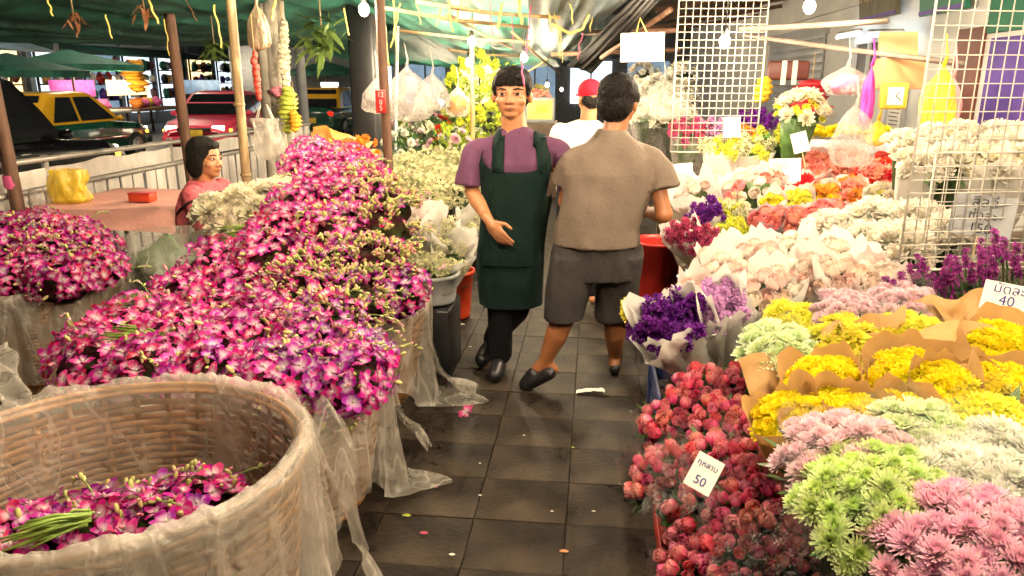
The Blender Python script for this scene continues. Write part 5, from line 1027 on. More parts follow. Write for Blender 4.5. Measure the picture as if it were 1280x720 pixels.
TUBE = mat('tube_glow', (0.85, 0.95, 1.0), rough=0.3, var=0, emit=9.0)
def tube_light(label, p0, p1):
    t = thing('tube_light', label, 'tube light', (Vector(p0) + Vector(p1)) / 2, 'tube lights'); q = MB(); q.tube([p0, p1], 0.016, 10); q.build('tube', TUBE, t)
    q = MB(); q.tube([Vector(p0) + V(0, 0, .04), Vector(p1) + V(0, 0, .04)], 0.02, 4); q.build('batten', CARD, t)
tube_light('nearer white tube light on the building wall', atx(1128, 44, 2.95), atx(1086, 44, 2.95))
tube_light('farther white tube light on the building wall', atx(1076, 42, 2.95), atx(1046, 47, 2.95))
def added_street_lamp(label, x, y, h, arm):  # lamps added to brighten the cars and the road
    t = thing('added_street_lamp', label, 'street lamp', (x, y, RZ), 'added street lamps'); q = MB(); q.tube([(x, y, RZ), (x, y, h - .4), (x + arm * .3, y, h), (x + arm, y, h + .1)], [.09, .06, .05, .04], 10); q.build('post', GREYP, t)
    q = MB(); q.box((x + arm, y, h + .06), (.7, .28, .12), bev=.03); q.build('housing', GREYP, t); q = MB(); q.box((x + arm, y, h - .012), (.5, .2, .02)); q.build('lens', mat('added_lamp_glow', (1.0, .86, .66), emit=650.0, var=0), t, False)
added_street_lamp('added street lamp across the road beyond the taxis', -17.0, 23.0, 6.5, 3.0)
added_street_lamp('added street lamp on the market side of the road near the pink taxi', -5.3, 13.5, 6.0, -2.2)
added_street_lamp('added street lamp across the road level with the black car', -17.0, 10.0, 6.5, 3.0)
# ================================================================== LEFT SIDE THINGS
PINKC = mat('pink_cloth', (0.62, 0.30, 0.25), rough=0.7, var=0.1, scale=5, bump=0.3)
tb = thing('folding_table', 'folding table under a pink cloth beside the seated woman', 'table', (-3.25, 5.1, 0))
q = MB(); q.box((-3.25, 5.1, 0.735), (1.1, 1.0, 0.03), bev=0.005); q.build('tabletop', DKWOOD, tb)
for s_ in (-1, 1):
    for e in (-1, 1): q = MB(); q.tube([(-3.25 + s_ * 0.48, 5.1 - e * 0.4, 0.72), (-3.25 - s_ * 0.1, 5.1 + e * 0.42 * 0.9, 0.0)], 0.014, 8); q.build('leg', RAILM, tb)
q = MB()
def clothf(a, c_):
    x = lerp(-0.62, 0.62, a); y = lerp(-0.62, 0.55, c_); over = max(0, abs(x) - 0.55) + max(0, abs(y) - 0.5)
    return V(-3.25 + x, 5.1 + y, 0.762 + 0.02 * max(0, noise.noise(V(x * 4, y * 4, 1))) + 0.05 * max(0, noise.noise(V(x * 2, y * 2 + 5, 7))) - over * 1.0)
q.grid(clothf, 40, 40); tag(q.build('table_cloth', PINKC), 'pink cloth spread over the folding table', 'cloth')
q = MB(); q.box(at(179, 250, 4.95) + V(0, 0, 0.02), (0.16, 0.10, 0.055), bev=0.006); rb_ = thing('red_box', 'small red box on the pink cloth', 'box', at(179, 250, 4.95)); q.build('box', ORANGP, rb_)
q = MB(); q.box(at(179, 250, 4.95) + V(0, 0, 0.05), (0.165, 0.105, 0.012), bev=0.004); q.build('lid', REDP, rb_)
def bag(label, p, w_, h, m, seed=0.0, dp=0.6, knot=True, handles=False, cat='bag', name='plastic_bag', inner=None):
    """p = top of the bag; crumpled sack narrowing to the knot"""
    p = Vector(p); t = thing(name, label, cat, p - V(0, 0, h)); q = MB()
    def fn(a, c_):
        th = 2 * PI * a; cs, sn = math.cos(th), math.sin(th)
        f = c_; prof = 0.07 + 0.93 * (1 - (1 - min(1, f / 0.55)) ** 2.2) ** 1.3 if knot else 0.82 + 0.18 * f
        if f > 0.86: prof *= math.sqrt(max(0.0, 1 - ((f - 0.86) / 0.14) ** 2)) * 0.9 + 0.02
        r_ = prof * (1 + 0.34 * noise.noise(V(cs * 1.6 + seed, sn * 1.6, f * 2.5)) + 0.16 * noise.noise(V(cs * 5, sn * 5 + seed, f * 4)) + 0.07 * noise.noise(V(cs * 13, sn * 13 + seed, f * 3)))
        return p + V(cs * r_ * w_ / 2, sn * r_ * w_ / 2 * dp, -h * f)
    q.grid(fn, 56, 26, 0, True); q.build('bag', m, t)
    q = MB(); q.tube([p, p + V(0.01, 0, 0.05), p + V(-0.01, 0, 0.16)], [0.012, 0.006, 0.003], 6); 
    if knot: q.build('knot', m, t)
    if handles:
        for s_ in (-1, 1): q = MB(); q.tube([p + V(s_ * w_ * 0.28, 0, -0.01), p + V(s_ * w_ * 0.16, 0, 0.06), p + V(s_ * 0.02, 0, 0.09)], [0.022, 0.014, 0.008], 7, 0, True, 0.4); q.build('handle', m, t)
    if inner: 
        q = MB(); q.ell(p - V(0, 0, h * 0.6), (w_ * 0.38, w_ * 0.3 * dp, h * 0.30), 14, 10, None, 0, 0.5, 4); q.build('contents', inner, t)
    return t
bag('crumpled yellow plastic bag standing on the pink table', at(82, 212, 4.85), 0.30, 0.24, YBAG, 1.0, 0.7, False)
bag('whitish plastic bag beside the yellow bag and left pole', at(48, 236, 4.75), 0.16, 0.12, BAG, 7.0, 0.7, False)
bag('grey plastic bag with handles hanging on the bamboo pole', at(331, 148, 4.75), 0.20, 0.27, FILM, 2.0, 0.5, False, True)
bag('large cloudy bag hanging left in the row of hanging bags', at(472, 96, 5.0), 0.22, 0.24, BAG, 3.0)
bag('largest cloudy bag hanging beside the red tag', at(508, 84, 5.1), 0.30, 0.36, BAG, 4.0)
bag('cloudy bag hanging at the right of the row of hanging bags', at(540, 92, 5.3), 0.22, 0.26, BAG, 5.0)
bag('small cloudy bag hanging behind the thin bamboo pole', at(572, 108, 6.5), 0.2, 0.26, BAG, 6.0, inner=MARI)
bag('tan rag hanging at the top of the bamboo pole', at(320, 6, 4.72), 0.13, 0.27, mat('tan_rag', (0.30, 0.22, 0.14), var=0.3, bump=0.5), 10.0, 0.5)
t_ = bag('large clear bag full of green stems beside the tall orchid heap', at(205, 288, 3.75), 0.46, 0.42, GBAG, 12.0, 0.8, False)
p = at(205, 288, 3.75)
q = MB(); q.ell(p - V(-0.01, 0, 0.25), (0.18, 0.15, 0.17), 16, 10, None, 0, 0.6, 4); q.build('contents', mat('bagged_greens', (0.10, 0.15, 0.06), var=0.6, scale=14), t_)
q = MB(); q.box((p.x, p.y, (p.z - 0.42) / 2), (0.4, 0.34, p.z - 0.44), bev=0.02); q.box((p.x - 0.1, p.y - 0.19, (p.z - 0.42) / 2), (0.12, 0.03, p.z - 0.46), None, 0); tag(q.build('storage_tub', mat('yellow_tub', (0.40, 0.28, 0.03), rough=0.5, var=0.3)), 'yellowish tub under the clear bag of green stems', 'tub')
# cream tuberoses
k = 0
for (u, v, y) in sorted(((268, 268, 3.72), (300, 258, 3.78), (334, 250, 3.86), (288, 284, 3.66), (318, 274, 3.72), (352, 244, 3.98)), key=lambda z: z[0]):
    bouquet('cream tuberose bunch left of the tall orchid heap, %s from left' % ORD[k], at(u, v, y), 0.095, CH_CREAM, 15, None, (-0.2, -0.45, 0.85), 0.1, 0.45, 'cream tuberose bunches', tilt=1.0, dome=0.8, core=DARKLEAF, leaves=10, hs=1.05, jz=0.02); k += 1
# white sprays behind the orchids
k = 0
for (u, v, y) in ((490, 244, 5.0), (520, 232, 5.1), (552, 236, 5.1), (582, 244, 5.0), (505, 222, 5.4), (540, 214, 5.5), (575, 218, 5.5), (535, 256, 4.85)):
    bouquet('cream-green sprays behind the orchids, %s bunch' % (['front left', 'front middle', 'front right', 'rightmost by the man', 'rear left', 'rear middle', 'rear right', 'lowest front'][k]), at(u, v, y), 0.14, GYPS, 18, None, (0, -0.4, 0.9), 0.42, None, 'cream-green spray bunches', tilt=1.0, dome=0.7, core=DARKLEAF, leaves=30, jz=0.03); k += 1
for k, (u, v, y, r_, wp, hd, n) in enumerate(((528, 285, 4.35, 0.10, PPAPER, RS_PEACH, 4), (550, 300, 4.25, 0.09, WPAPER, GYPS, 5), (578, 300, 4.4, 0.10, WPAPER, GYPS, 5), (592, 282, 4.6, 0.09, WPAPER, RS_PEACH, 4), (565, 322, 4.15, 0.10, WPAPER, GYPS, 3))):
    bouquet('paper-wrapped bundle beside the apron man, ' + ['pink one at the back left', 'white one in front of the pink one', 'white one in the middle', 'rearmost white one', 'lowest white one'][k], at(u, v, y), r_, hd, n, wp, (0.25, -0.5, 0.7), 0.45, 0.36, 'wrapped bundles left of the apron man', ruff=0.08, wr=1.4, lip=0.07, crump=0.12)
def bucket(label, p, r0, r1, h, m, name='plastic_bucket', fill=None, n=0):
    p = Vector(p); t = thing(name, label, 'bucket', p); q = MB(); q.lathe([(0.001, 0.004), (r0, 0.004), (r0 + 0.005, 0.02), (r1, h - 0.02), (r1 + 0.012, h - 0.018), (r1 + 0.012, h), (r1 - 0.004, h), (r1 - 0.01, h - 0.03), (r0 - 0.003, 0.03), (0.001, 0.03)], 28, p); q.build('body', m, t)
    q = MB(); q.tube([p + V(r1 * math.cos(a), r1 * math.sin(a) * 0.3 - r1, h - 0.06 - 0.05 * math.sin(a)) for a in [PI * i / 10 for i in range(11)]], 0.004, 5); q.build('handle', RAILM, t)
    if fill:
        for i in range(n): a, rr = R.uniform(0, 6.28), r1 * 0.85 * math.sqrt(R.random()); inst('flower_head', R.choice(fill), t, p + V(rr * math.cos(a), rr * math.sin(a), h + R.uniform(-.01, .03)), quat(jit((0, 0, 1), .5)), 0.9)
        q = MB(); q.lathe([(0.001, h - 0.02), (r1 * 0.9, h - 0.03)], 16, p); q.build('contents', LEAF, t)
    return t
p = at(541, 340, 3.95); bucket('cloudy tub of small white flowers at the end of the orchid heap', V(p.x, p.y, p.z - 0.17), 0.12, 0.14, 0.17, mat('cloudy_tub', (0.55, 0.56, 0.56), rough=0.4, trans=0.3), 'flower_tub', GYPS, 26)
q = MB(); q.box((p.x - 0.03, p.y + 0.02, (p.z - 0.175) / 2), (0.30, 0.34, p.z - 0.178), bev=0.015); tag(q.build('foam_block', BLACKP), 'dark box under the cloudy flower tub', 'box')
a = gz(566, 401, 0); bucket('orange-red bucket on the floor left of the apron man', (a.x - 0.02, a.y + 0.1, 0), 0.12, 0.15, 0.34, ORANGP)
a = gz(560, 395); bucket('black bin beside the orange-red bucket', (a.x - 0.36, a.y - 0.35, 0), 0.14, 0.17, 0.42, BLACKP, 'black_bin')
loose('black plastic sack draped between tub and bin', [at(558, 330, 4.05), at(582, 340, 4.3), at(548, 378, 4.1), at(560, 372, 4.3)], BLACKP, 6.0, 'black_sack', amp=0.03)
a = gz(812, 362); bucket('dark red bucket beyond the brown-shirted man', (a.x, a.y - 0.55, 0), 0.15, 0.18, 0.52, REDP)
a = gz(842, 350); bucket('blue-grey bucket right of the dark red bucket', (a.x + 0.02, a.y - 0.75, 0), 0.15, 0.18, 0.5, BLUEP)
a = gz(797, 505); q = MB(); t_ = thing('plastic_crate', 'dark blue plastic crate under the purple statice', 'crate', (0.46, 2.9, 0))
for s_ in (-1, 1):
    for z in (0.04, 0.14, 0.24, 0.34):
        q = MB(); q.box((0.46 + s_ * 0.17, 2.85, z), (0.018, 0.62, 0.07), bev=0.005); q.build('side_slat', BLUEP, t_); q = MB(); q.box((0.46, 2.85 + s_ * 0.31, z), (0.36, 0.018, 0.07), bev=0.005); q.build('end_slat', BLUEP, t_)
    for e in (-1, 1): q = MB(); q.box((0.46 + s_ * 0.172, 2.85 + e * 0.312, 0.19), (0.035, 0.035, 0.38), bev=0.005); q.build('corner', BLUEP, t_)
t_ = thing('plastic_crate', 'red plastic crate between the blue crate and the red roses', 'crate', (0.42, 2.3, 0))
for s_ in (-1, 1):
    for z in (0.04, 0.13, 0.22, 0.31):
        q = MB(); q.box((0.42 + s_ * 0.15, 2.36, z), (0.018, 0.28, 0.07), bev=0.005); q.build('side_slat', REDP, t_); q = MB(); q.box((0.42, 2.36 + s_ * 0.15, z), (0.32, 0.018, 0.07), bev=0.005); q.build('end_slat', REDP, t_)
# orange wrapped parcels on the far orchid heap
pp = at(435, 172, 4.9); t_ = thing('wrapped_parcel', 'orange and yellow cellophane-wrapped parcel above the farthest orchids', 'parcel', pp)
OW = mat('orange_wrap', (0.50, 0.26, 0.06), rough=0.45, var=0.35, scale=14, bump=0.5, bscale=20, trans=0.2)
for kk in range(3):
    q = MB(); q.grid(lambda a, c_: pp + V(-0.22 + 0.36 * a, -0.05 * kk + 0.10 * (c_ - .5), 0.08 - 0.10 * a - 0.03 * kk + 0.10 * abs(c_ - .5) - 0.06) + V(1, 1, 1) * 0.05 * noise.noise(V(a * 3 + kk * 5, c_ * 3, kk)), 18, 12); q.build('wrapping', OW, t_)
for k in range(14): inst('flower_head', CH_ORANGE[0], t_, pp + V(0.14, -0.07, -0.06) + jit((0, 0, 0), 0.06), quat(jit((0.6, -.5, .2), .5)), 0.7)
q = MB(); q.box(at(405, 178, 4.8), (0.26, 0.20, 0.015), Matrix.Rotation(0.2, 3, 'Y')); tag(q.build('paper_board', CARD, None, False), 'white board lying on the farthest orchid heap', 'board')

# hanging raffia, string and ribbons
def strand(label, pts, r_, m, name='hanging_string'):
    q = MB(); n = len(pts); q.tube(pts, r_, 6, 0, True, 0.35); return tag(q.build(name, m), label, 'string', 'hanging strings')
STR = ((478, 0, 486, 82, 5.0, YELR), (492, 0, 497, 76, 5.0, YELR), (501, 4, 488, 60, 5.02, YELR), (684, 0, 690, 40, 5.4, YELR), (694, 10, 700, 72, 5.4, YELR), (700, 28, 703, 78, 5.42, YELR), (664, 0, 658, 70, 5.3, PINKR), (640, 20, 642, 62, 5.6, PINKR), (742, 8, 738, 40, 5.5, YELR), (92, 16, 97, 42, 4.9, mat('brown_twig', (0.22, 0.10, 0.05))), (132, 18, 140, 48, 4.9, YELR), (186, 0, 198, 30, 4.9, YELR), (268, 6, 277, 60, 5.2, YELR), (205, 24, 212, 70, 5.4, YELR), (552, 6, 546, 32, 5.2, YELR), (652, 76, 655, 108, 3.55, PINKR), (560, 0, 566, 40, 5.1, YELR), (576, 0, 570, 28, 5.3, YELR), (612, 0, 616, 44, 5.5, PINKR), (628, 4, 622, 36, 5.2, YELR), (648, 0, 652, 30, 5.0, YELR), (672, 12, 676, 56, 5.8, YELR), (712, 0, 716, 30, 5.0, YELR), (728, 40, 722, 74, 6.0, PINKR), (520, 0, 526, 30, 5.0, YELR), (430, 10, 436, 44, 5.6, YELR), (344, 0, 340, 24, 4.9, YELR), (232, 0, 246, 26, 5.2, mat('brown_twig', (0.22, 0.10, 0.05))), (60, 0, 66, 20, 4.7, YELR))
for k, (u0, v0, u1, v1, y, mm) in enumerate(sorted(STR, key=lambda z: z[0])):
    a, c_ = at(u0, v0, y), at(u1, v1, y)
    strand('%s strand hanging under the tarpaulins, %s from left among the strands' % ('pink' if mm is PINKR else 'dry yellow' if mm is YELR else 'brown twig', ORD[k]), [lerp(a, c_, i / 9) + V(0.014 * noise.noise(V(i * .35, k, 1)), 0.02 * noise.noise(V(i * .35, k, 4)), 0) for i in range(10)], R.choice((0.007, 0.009, 0.012)), mm)
q = MB(); q.tube([at(x_, y_, 5.3) for x_, y_ in ((690, 30), (712, 42), (728, 36), (738, 14), (742, 0))], 0.010, 6); tag(q.build('rope_loop', YELR), 'slack yellow rope loop beside the grey-blue tarpaulin', 'rope')
# dry leaf bunches under the left tarp
def leaf_spray(label, p, n, L_, m, sp_=1.0, down=-0.4, name='leaf_spray', cat='leaves'):
    t = thing(name, label, cat, p); q = MB()
    for i in range(n):
        d = V(R.gauss(0, 1) * sp_, R.gauss(0, 1) * sp_, R.gauss(down, .5)).normalized(); s_ = d.cross(V(0, 0, 1)).normalized() * L_ * R.uniform(.08, .16); e = d * L_ * R.uniform(.5, 1.1); o = p + jit((0, 0, 0), L_ * 0.4)
        q.add([o, o + e * .3 + s_, o + e * .7 + s_ * .8 - V(0, 0, .02), o + e - V(0, 0, .04), o + e * .7 - s_ * .8 - V(0, 0, .02), o + e * .3 - s_], [(0, 1, 4, 5), (1, 2, 3, 4)])
    tag(q.build('leaves', m, t), kind='stuff'); q = MB(); q.tube([p + V(0, 0, 0.3), p], 0.005, 5); q.build('string', BAMBOO, t)
leaf_spray('broad pale green leaves hanging under the tarpaulin by the bulb', at(402, 42, 6.0), 60, 0.26, mat('pale_leaf', (0.13, 0.20, 0.045), var=0.4, scale=8, trans=0.35), 1.0, -0.1)
leaf_spray('dry brown leaves hanging at the upper left under the tarpaulin', at(92, 22, 4.9), 14, 0.10, mat('dry_leaf', (0.30, 0.13, 0.06), var=0.4, trans=0.3))
leaf_spray('dry orange leaves hanging right of the brown ones', at(180, 12, 4.9), 14, 0.10, mat('dry_leaf', (0.30, 0.13, 0.06)))
leaf_spray('green leaf tray hanging behind the bamboo pole', at(268, 62, 6.4), 40, 0.18, mat('pale_leaf', (0.22, 0.30, 0.06)), 1.0, 0.0)

# ================================================================== THE AISLE BEYOND
def plant(label, p, r_, h, lm, blooms=None, nb=0, n=420, L_=0.09, pot=BLACKP, group='potted plants in the aisle beyond'):
    p = Vector(p); t = thing('potted_plant', label, 'plant', (p.x, p.y, 0), group); q = MB()
    z0_ = max(0.0, p.z - h); q.lathe([(0.001, 0.0), (r_ * 0.5, 0.0), (r_ * 0.62, z0_ + 0.12), (r_ * 0.55, z0_ + 0.12), (0.001, z0_ + 0.1)], 16, (p.x, p.y, 0)); q.build('pot', pot, t)
    q = MB()
    for i in range(n):
        d = V(R.gauss(0, 1), R.gauss(0, 1), R.gauss(0, 1)).normalized() * R.uniform(.45, 1) ; k = 1 + 0.35 * noise.noise(d * 2 + p); o = V(p.x + d.x * r_ * k, p.y + d.y * r_ * k, z0_ + 0.1 + (d.z * 0.5 + 0.5) * h * k)
        e = jit(d, .6).normalized() * L_ * R.uniform(.6, 1.2); s_ = e.cross(V(R.random(), R.random(), 1)).normalized() * L_ * 0.22
        q.add([o, o + e * .5 + s_, o + e, o + e * .5 - s_], [(0, 1, 2, 3)])
    tag(q.build('foliage', lm, t), kind='stuff')
    for i in range(nb):
        d = V(R.gauss(0, 1), -abs(R.gauss(0, 1)), R.gauss(0.3, 1)).normalized(); inst('flower_head', R.choice(blooms), t, V(p.x + d.x * r_, p.y + d.y * r_, z0_ + 0.1 + (d.z * 0.5 + 0.5) * h), quat(jit(d, .4)), 1.1)
LIMEL = mat('lime_leaf', (0.26, 0.34, 0.04), rough=0.5, var=0.5, scale=12, trans=0.35)
plant('tall lime green orchid plants behind the apron man\'s shoulder', at(600, 85, 7.6), 0.32, 0.95, LIMEL, LIMES, 40, 700, 0.08)
plant('lime green foliage left of the thin bamboo pole', at(560, 110, 8.4), 0.35, 0.7, LEAF, LIMES, 10, 420)
PLM = [LEAF, DARKLEAF, LIMEL, mat('grey_leaf', (0.24, 0.26, 0.18), var=0.4, trans=0.2)]
for k, (u, v, y) in enumerate(((505, 178, 6.6), (535, 176, 6.8), (563, 176, 6.6), (520, 162, 7.8), (550, 160, 8.0), (580, 165, 7.8), (500, 155, 9.5), (532, 148, 9.6), (566, 150, 9.8))):
    plant('potted bedding plant behind the cream-green sprays, ' + ['front left', 'front middle', 'front right', 'second row left', 'second row middle', 'second row right', 'rear left', 'rear middle', 'rear right'][k], at(u, v, y), 0.2, 0.36, PLM[k % 4], [CH_WHITE, CH_PALEPINK, CH_PINK, CH_CREAM, CH_RED][k % 5], 12, 260, 0.07)
for k, (u, v, y) in enumerate(((800, 118, 7.6), (825, 112, 7.2), (850, 120, 7.4), (812, 145, 6.9), (842, 148, 6.8), (805, 95, 8.6), (850, 95, 8.2))):
    bouquet('cream-white wrapped bouquet beyond the brown-shirted man\'s head, ' + ['middle row left', 'middle row centre', 'middle row right', 'bottom row left', 'bottom row right', 'top row left', 'top row right'][k], at(u, v, y), 0.17, CH_BIGW + CH_WHITE, 14, BAG, (-0.1, -0.5, 0.9), 0.5, None, 'white bouquets beyond the far grid', leaves=30, tilt=1.0, dome=0.6, core=DARKLEAF)
for k, (u, v, y) in enumerate(((862, 172, 5.9), (895, 172, 5.9), (928, 172, 5.9), (945, 160, 6.2))):
    bouquet('plastic-wrapped small flowers behind the far grid, %s from left' % ORD[k], at(u, v, y), 0.13, [ST_MAG, ST_MAUVE, CH_ORANGE, ST_PURP][k], 16, BAG, (0, -0.35, 1), 0.55, None, 'plastic-wrapped bunches behind the far grid', dome=0.5, tilt=0.8)
bag('big grey-green clear bag beside the far wire grid', at(830, 98, 6.0), 0.34, 0.32, GBAG, 22.0)
bag('clear cone-shaped bag hanging before the wall', at(1070, 132, 4.4), 0.24, 0.34, BAG, 23.0)
bag('clear bag with pink goods hanging on the pipe', at(1060, 82, 4.9), 0.24, 0.18, BAG, 24.0, inner=mat('pink_goods', (0.6, 0.12, 0.3)))
bag('yellow plastic-wrapped bundle behind the right wire grid', at(1180, 82, 4.3), 0.16, 0.36, YBAG, 25.0, 0.6)
bag('pink plastic-wrapped bundle right of the yellow bundle', at(1192, 96, 4.4), 0.12, 0.30, mat('pink_film', (0.62, 0.25, 0.28), rough=0.35), 26.0, 0.6)
bag('closed magenta umbrella hanging before the wall', at(1090, 82, 4.7), 0.07, 0.34, mat('magenta_cloth', (0.45, 0.02, 0.24), rough=0.5, var=0.2), 27.0, 1.0, True, cat='umbrella', name='folded_umbrella')
bag('yellow wrapped flowers below the magenta umbrella', at(1098, 150, 4.9), 0.10, 0.16, YBAG, 28.0)
p = at(1122, 92, 4.9); t_ = thing('cardboard_box', 'brown cardboard box hanging on the pipe before the wall', 'box', p)
CARDB = mat('cardboard', (0.38, 0.22, 0.10), rough=0.75, var=0.15); q = MB(); q.box(p, (0.24, 0.2, 0.18), bev=0.004); q.build('box', CARDB, t_, False)
q = MB(); q.box(p + V(-0.02, 0, 0.17), (0.22, 0.02, 0.14), Matrix.Rotation(-0.3, 3, 'X')); q.build('flap', CARDB, t_, False)
p = at(1117, 120, 4.75); t_ = thing('wall_clock', 'small yellow-framed square clock below the cardboard box', 'clock', p); q = MB(); q.box(p, (0.15, 0.05, 0.15), bev=0.012); q.build('frame', mat('yellow_frame', (0.62, 0.42, 0.05), rough=0.4), t_)
q = MB(); q.box(p + V(0, -0.027, 0), (0.09, 0.006, 0.10)); f_ = q.build('dial', CARD, t_, False)
for an, L_ in ((0.6, 0.035), (2.2, 0.045)): q = MB(); q.tube([p + V(0, -0.032, 0), p + V(math.sin(an) * L_, -0.032, math.cos(an) * L_)], 0.003, 5); q.build('hand', INKB, f_)
garland('red cloth flowers hanging before the grey shutter', at(1015, 105, 6.6), 0.28, 0.14, mat('red_cloth', (0.5, 0.02, 0.03), var=0.4, scale=20), 7)
p = at(985, 88, 7.0); q = MB(); q.box(p, (0.34, 0.12, 0.16), bev=0.02); t_ = thing('hanging_case', 'reddish-brown hanging case before the grey shutter', 'case', p); q.build('case', MAROON, t_)
for dx in (-0.05, 0.04): q = MB(); q.box(p + V(dx, -0.065, -0.02), (0.04, 0.02, 0.2)); q.build('strap', CARD, t_, False)
garland('yellow cloth strip hanging left of the reddish case', at(954, 102, 6.6), 0.18, 0.06, MARY, 4)
# television and aisle end
p = at(675, 137, 10.5); t_ = thing('television', 'small screen glowing yellow and green behind the apron man', 'television', p); q = MB(); q.box(p, (0.42, 0.1, 0.34), bev=0.02); q.build('casing', GREYP, t_)
SCR = mat('screen_glow', (0.50, 0.62, 0.10), emit=0.9, col2=(0.7, 0.35, 0.02), scale=12); SCR.node_tree.nodes['Principled BSDF'].inputs['Emission Color'].default_value = (0.5, 0.55, 0.08, 1)
q = MB(); q.box(p + V(0, -0.053, 0.0), (0.34, 0.01, 0.25)); q.build('screen', SCR, t_, False)
q = MB(); q.box(p + V(0.03, -0.06, 0.01), (0.15, 0.006, 0.10)); q.build('screen_picture', mat('screen_orange', (0.9, 0.4, 0.03), emit=0.8), t_, False)
q = MB(); q.box((p.x, p.y + 0.1, (p.z - 0.18) / 2), (0.5, 0.4, p.z - 0.19), bev=0.01); tag(q.build('cabinet', DKWOOD), 'dark cabinet carrying the small screen', 'cabinet')
ENDW = mat('end_wall', (0.16, 0.17, 0.18), rough=0.8, var=0.3)
e_ = thing('end_building', 'dim building closing the far end of the aisle', 'building', (0, 30, 0)); q = MB(); q.box((-2, 31, 2.4), (26, 1, 5.2)); q.build('wall', ENDW, e_, False)
for k in range(8): q = MB(); q.box((-9 + k * 2.2, 30.46, 1.5), (1.6, 0.06, 1.6)); w_ = q.build('window', [LITW, LITB, LITY, LITB][k % 4], e_, False); q = MB(); q.box((-9 + k * 2.2, 30.41, 1.5), (0.06, 0.05, 1.6)); q.build('mullion', BLACKP, w_, False)
for k, (x, y, s_) in enumerate(((-1.25, 12.5, 1), (-1.3, 15.5, 1), (0.9, 11.5, -1), (1.0, 15.0, -1))):
    lb = ['left-hand stall table in the far aisle, nearer', 'left-hand stall table in the far aisle, farther', 'right-hand stall table in the far aisle, nearer', 'right-hand stall table in the far aisle, farther'][k]
    t_ = bench(lb, x - 0.5, x + 0.5, y - 1.2, y + 1.2, 0.75)
    for j in range(5): bouquet(lb.replace('table', 'bouquet') + ', ' + ORD[j] + ' from the front', V(x + R.uniform(-.3, .3), y - 1.0 + j * 0.5, 1.22 + R.uniform(-.1, .2)), 0.22, [CH_WHITE, CH_PINK, CH_LEMON, CH_CREAM, CH_SALMON][(j + k) % 5], 18, BAG, (0, -0.3, 1), 0.76, None, 'far aisle bouquets', hs=1.3, dome=0.5, leaves=30)
# litter on the floor
q = MB(); c0 = gz(738, 492); 
def lit(a, c_): x = (a - .5) * 0.15; y = (c_ - .5) * 0.045; return V(c0.x + x, c0.y + y + 0.02 * math.sin(a * 3), 0.006 + 0.014 * abs(noise.noise(V(a * 4, c_ * 3, 2))) + 0.012 * a)
q.grid(lit, 14, 6); tag(q.build('crumpled_tissue', CARD), 'crumpled white tissue on the tiles before the brown-shirted man', 'litter')
fo = inst('fallen_blossom', OM[3], None, gz(583, 518) + V(0, 0, 0.012), quat((0.1, -0.3, 1), 1.0), 1.35); tag(fo, 'single fallen magenta orchid blossom lying on the tiles', 'blossom')
PET = mat('petal_scrap', (0.45, 0.05, 0.12), var=0.2)
for k, (u, v, s_, m) in enumerate(((508, 645, 0.022, LIMEB), (530, 667, 0.02, PET), (565, 694, 0.014, CARD), (600, 620, 0.010, CARD), (705, 690, 0.02, mat('orange_scrap', (0.5, 0.2, 0.08))), (577, 406, 0.03, CARD), (588, 434, 0.012, CARD), (690, 640, 0.008, CARD), (600, 580, 0.007, CARD), (742, 640, 0.01, CARD), (545, 610, 0.008, PET), (655, 545, 0.008, CARD), (716, 560, 0.01, LIMEB))):
    p = gz(u, v); q = MB(); q.grid(lambda a, c_: V(p.x + (a - .5) * s_ * 1.6, p.y + (c_ - .5) * s_ * (1 - (a - .5) ** 2 * 3), 0.004 + 0.3 * s_ * noise.noise(V(a * 3, c_ * 3, k)) ** 2), 4, 4)
    tag(q.build('floor_scrap', m), ['lime petal on the tiles near the bottom', 'red petal on the tiles near the bottom', 'pale scrap near the bottom tile joint', 'tiny pale scrap on the left tiles', 'orange scrap at the bottom of the aisle', 'white scrap beside the orange-red bucket', 'small scrap below the orange-red bucket', 'tiny pale scrap on the right tiles', 'tiny scrap left of the tile joint', 'tiny pale scrap near the red roses', 'tiny red scrap near the film tail', 'tiny scrap below the sandal', 'tiny green scrap before the roses'][k], 'litter', 'scraps on the floor')

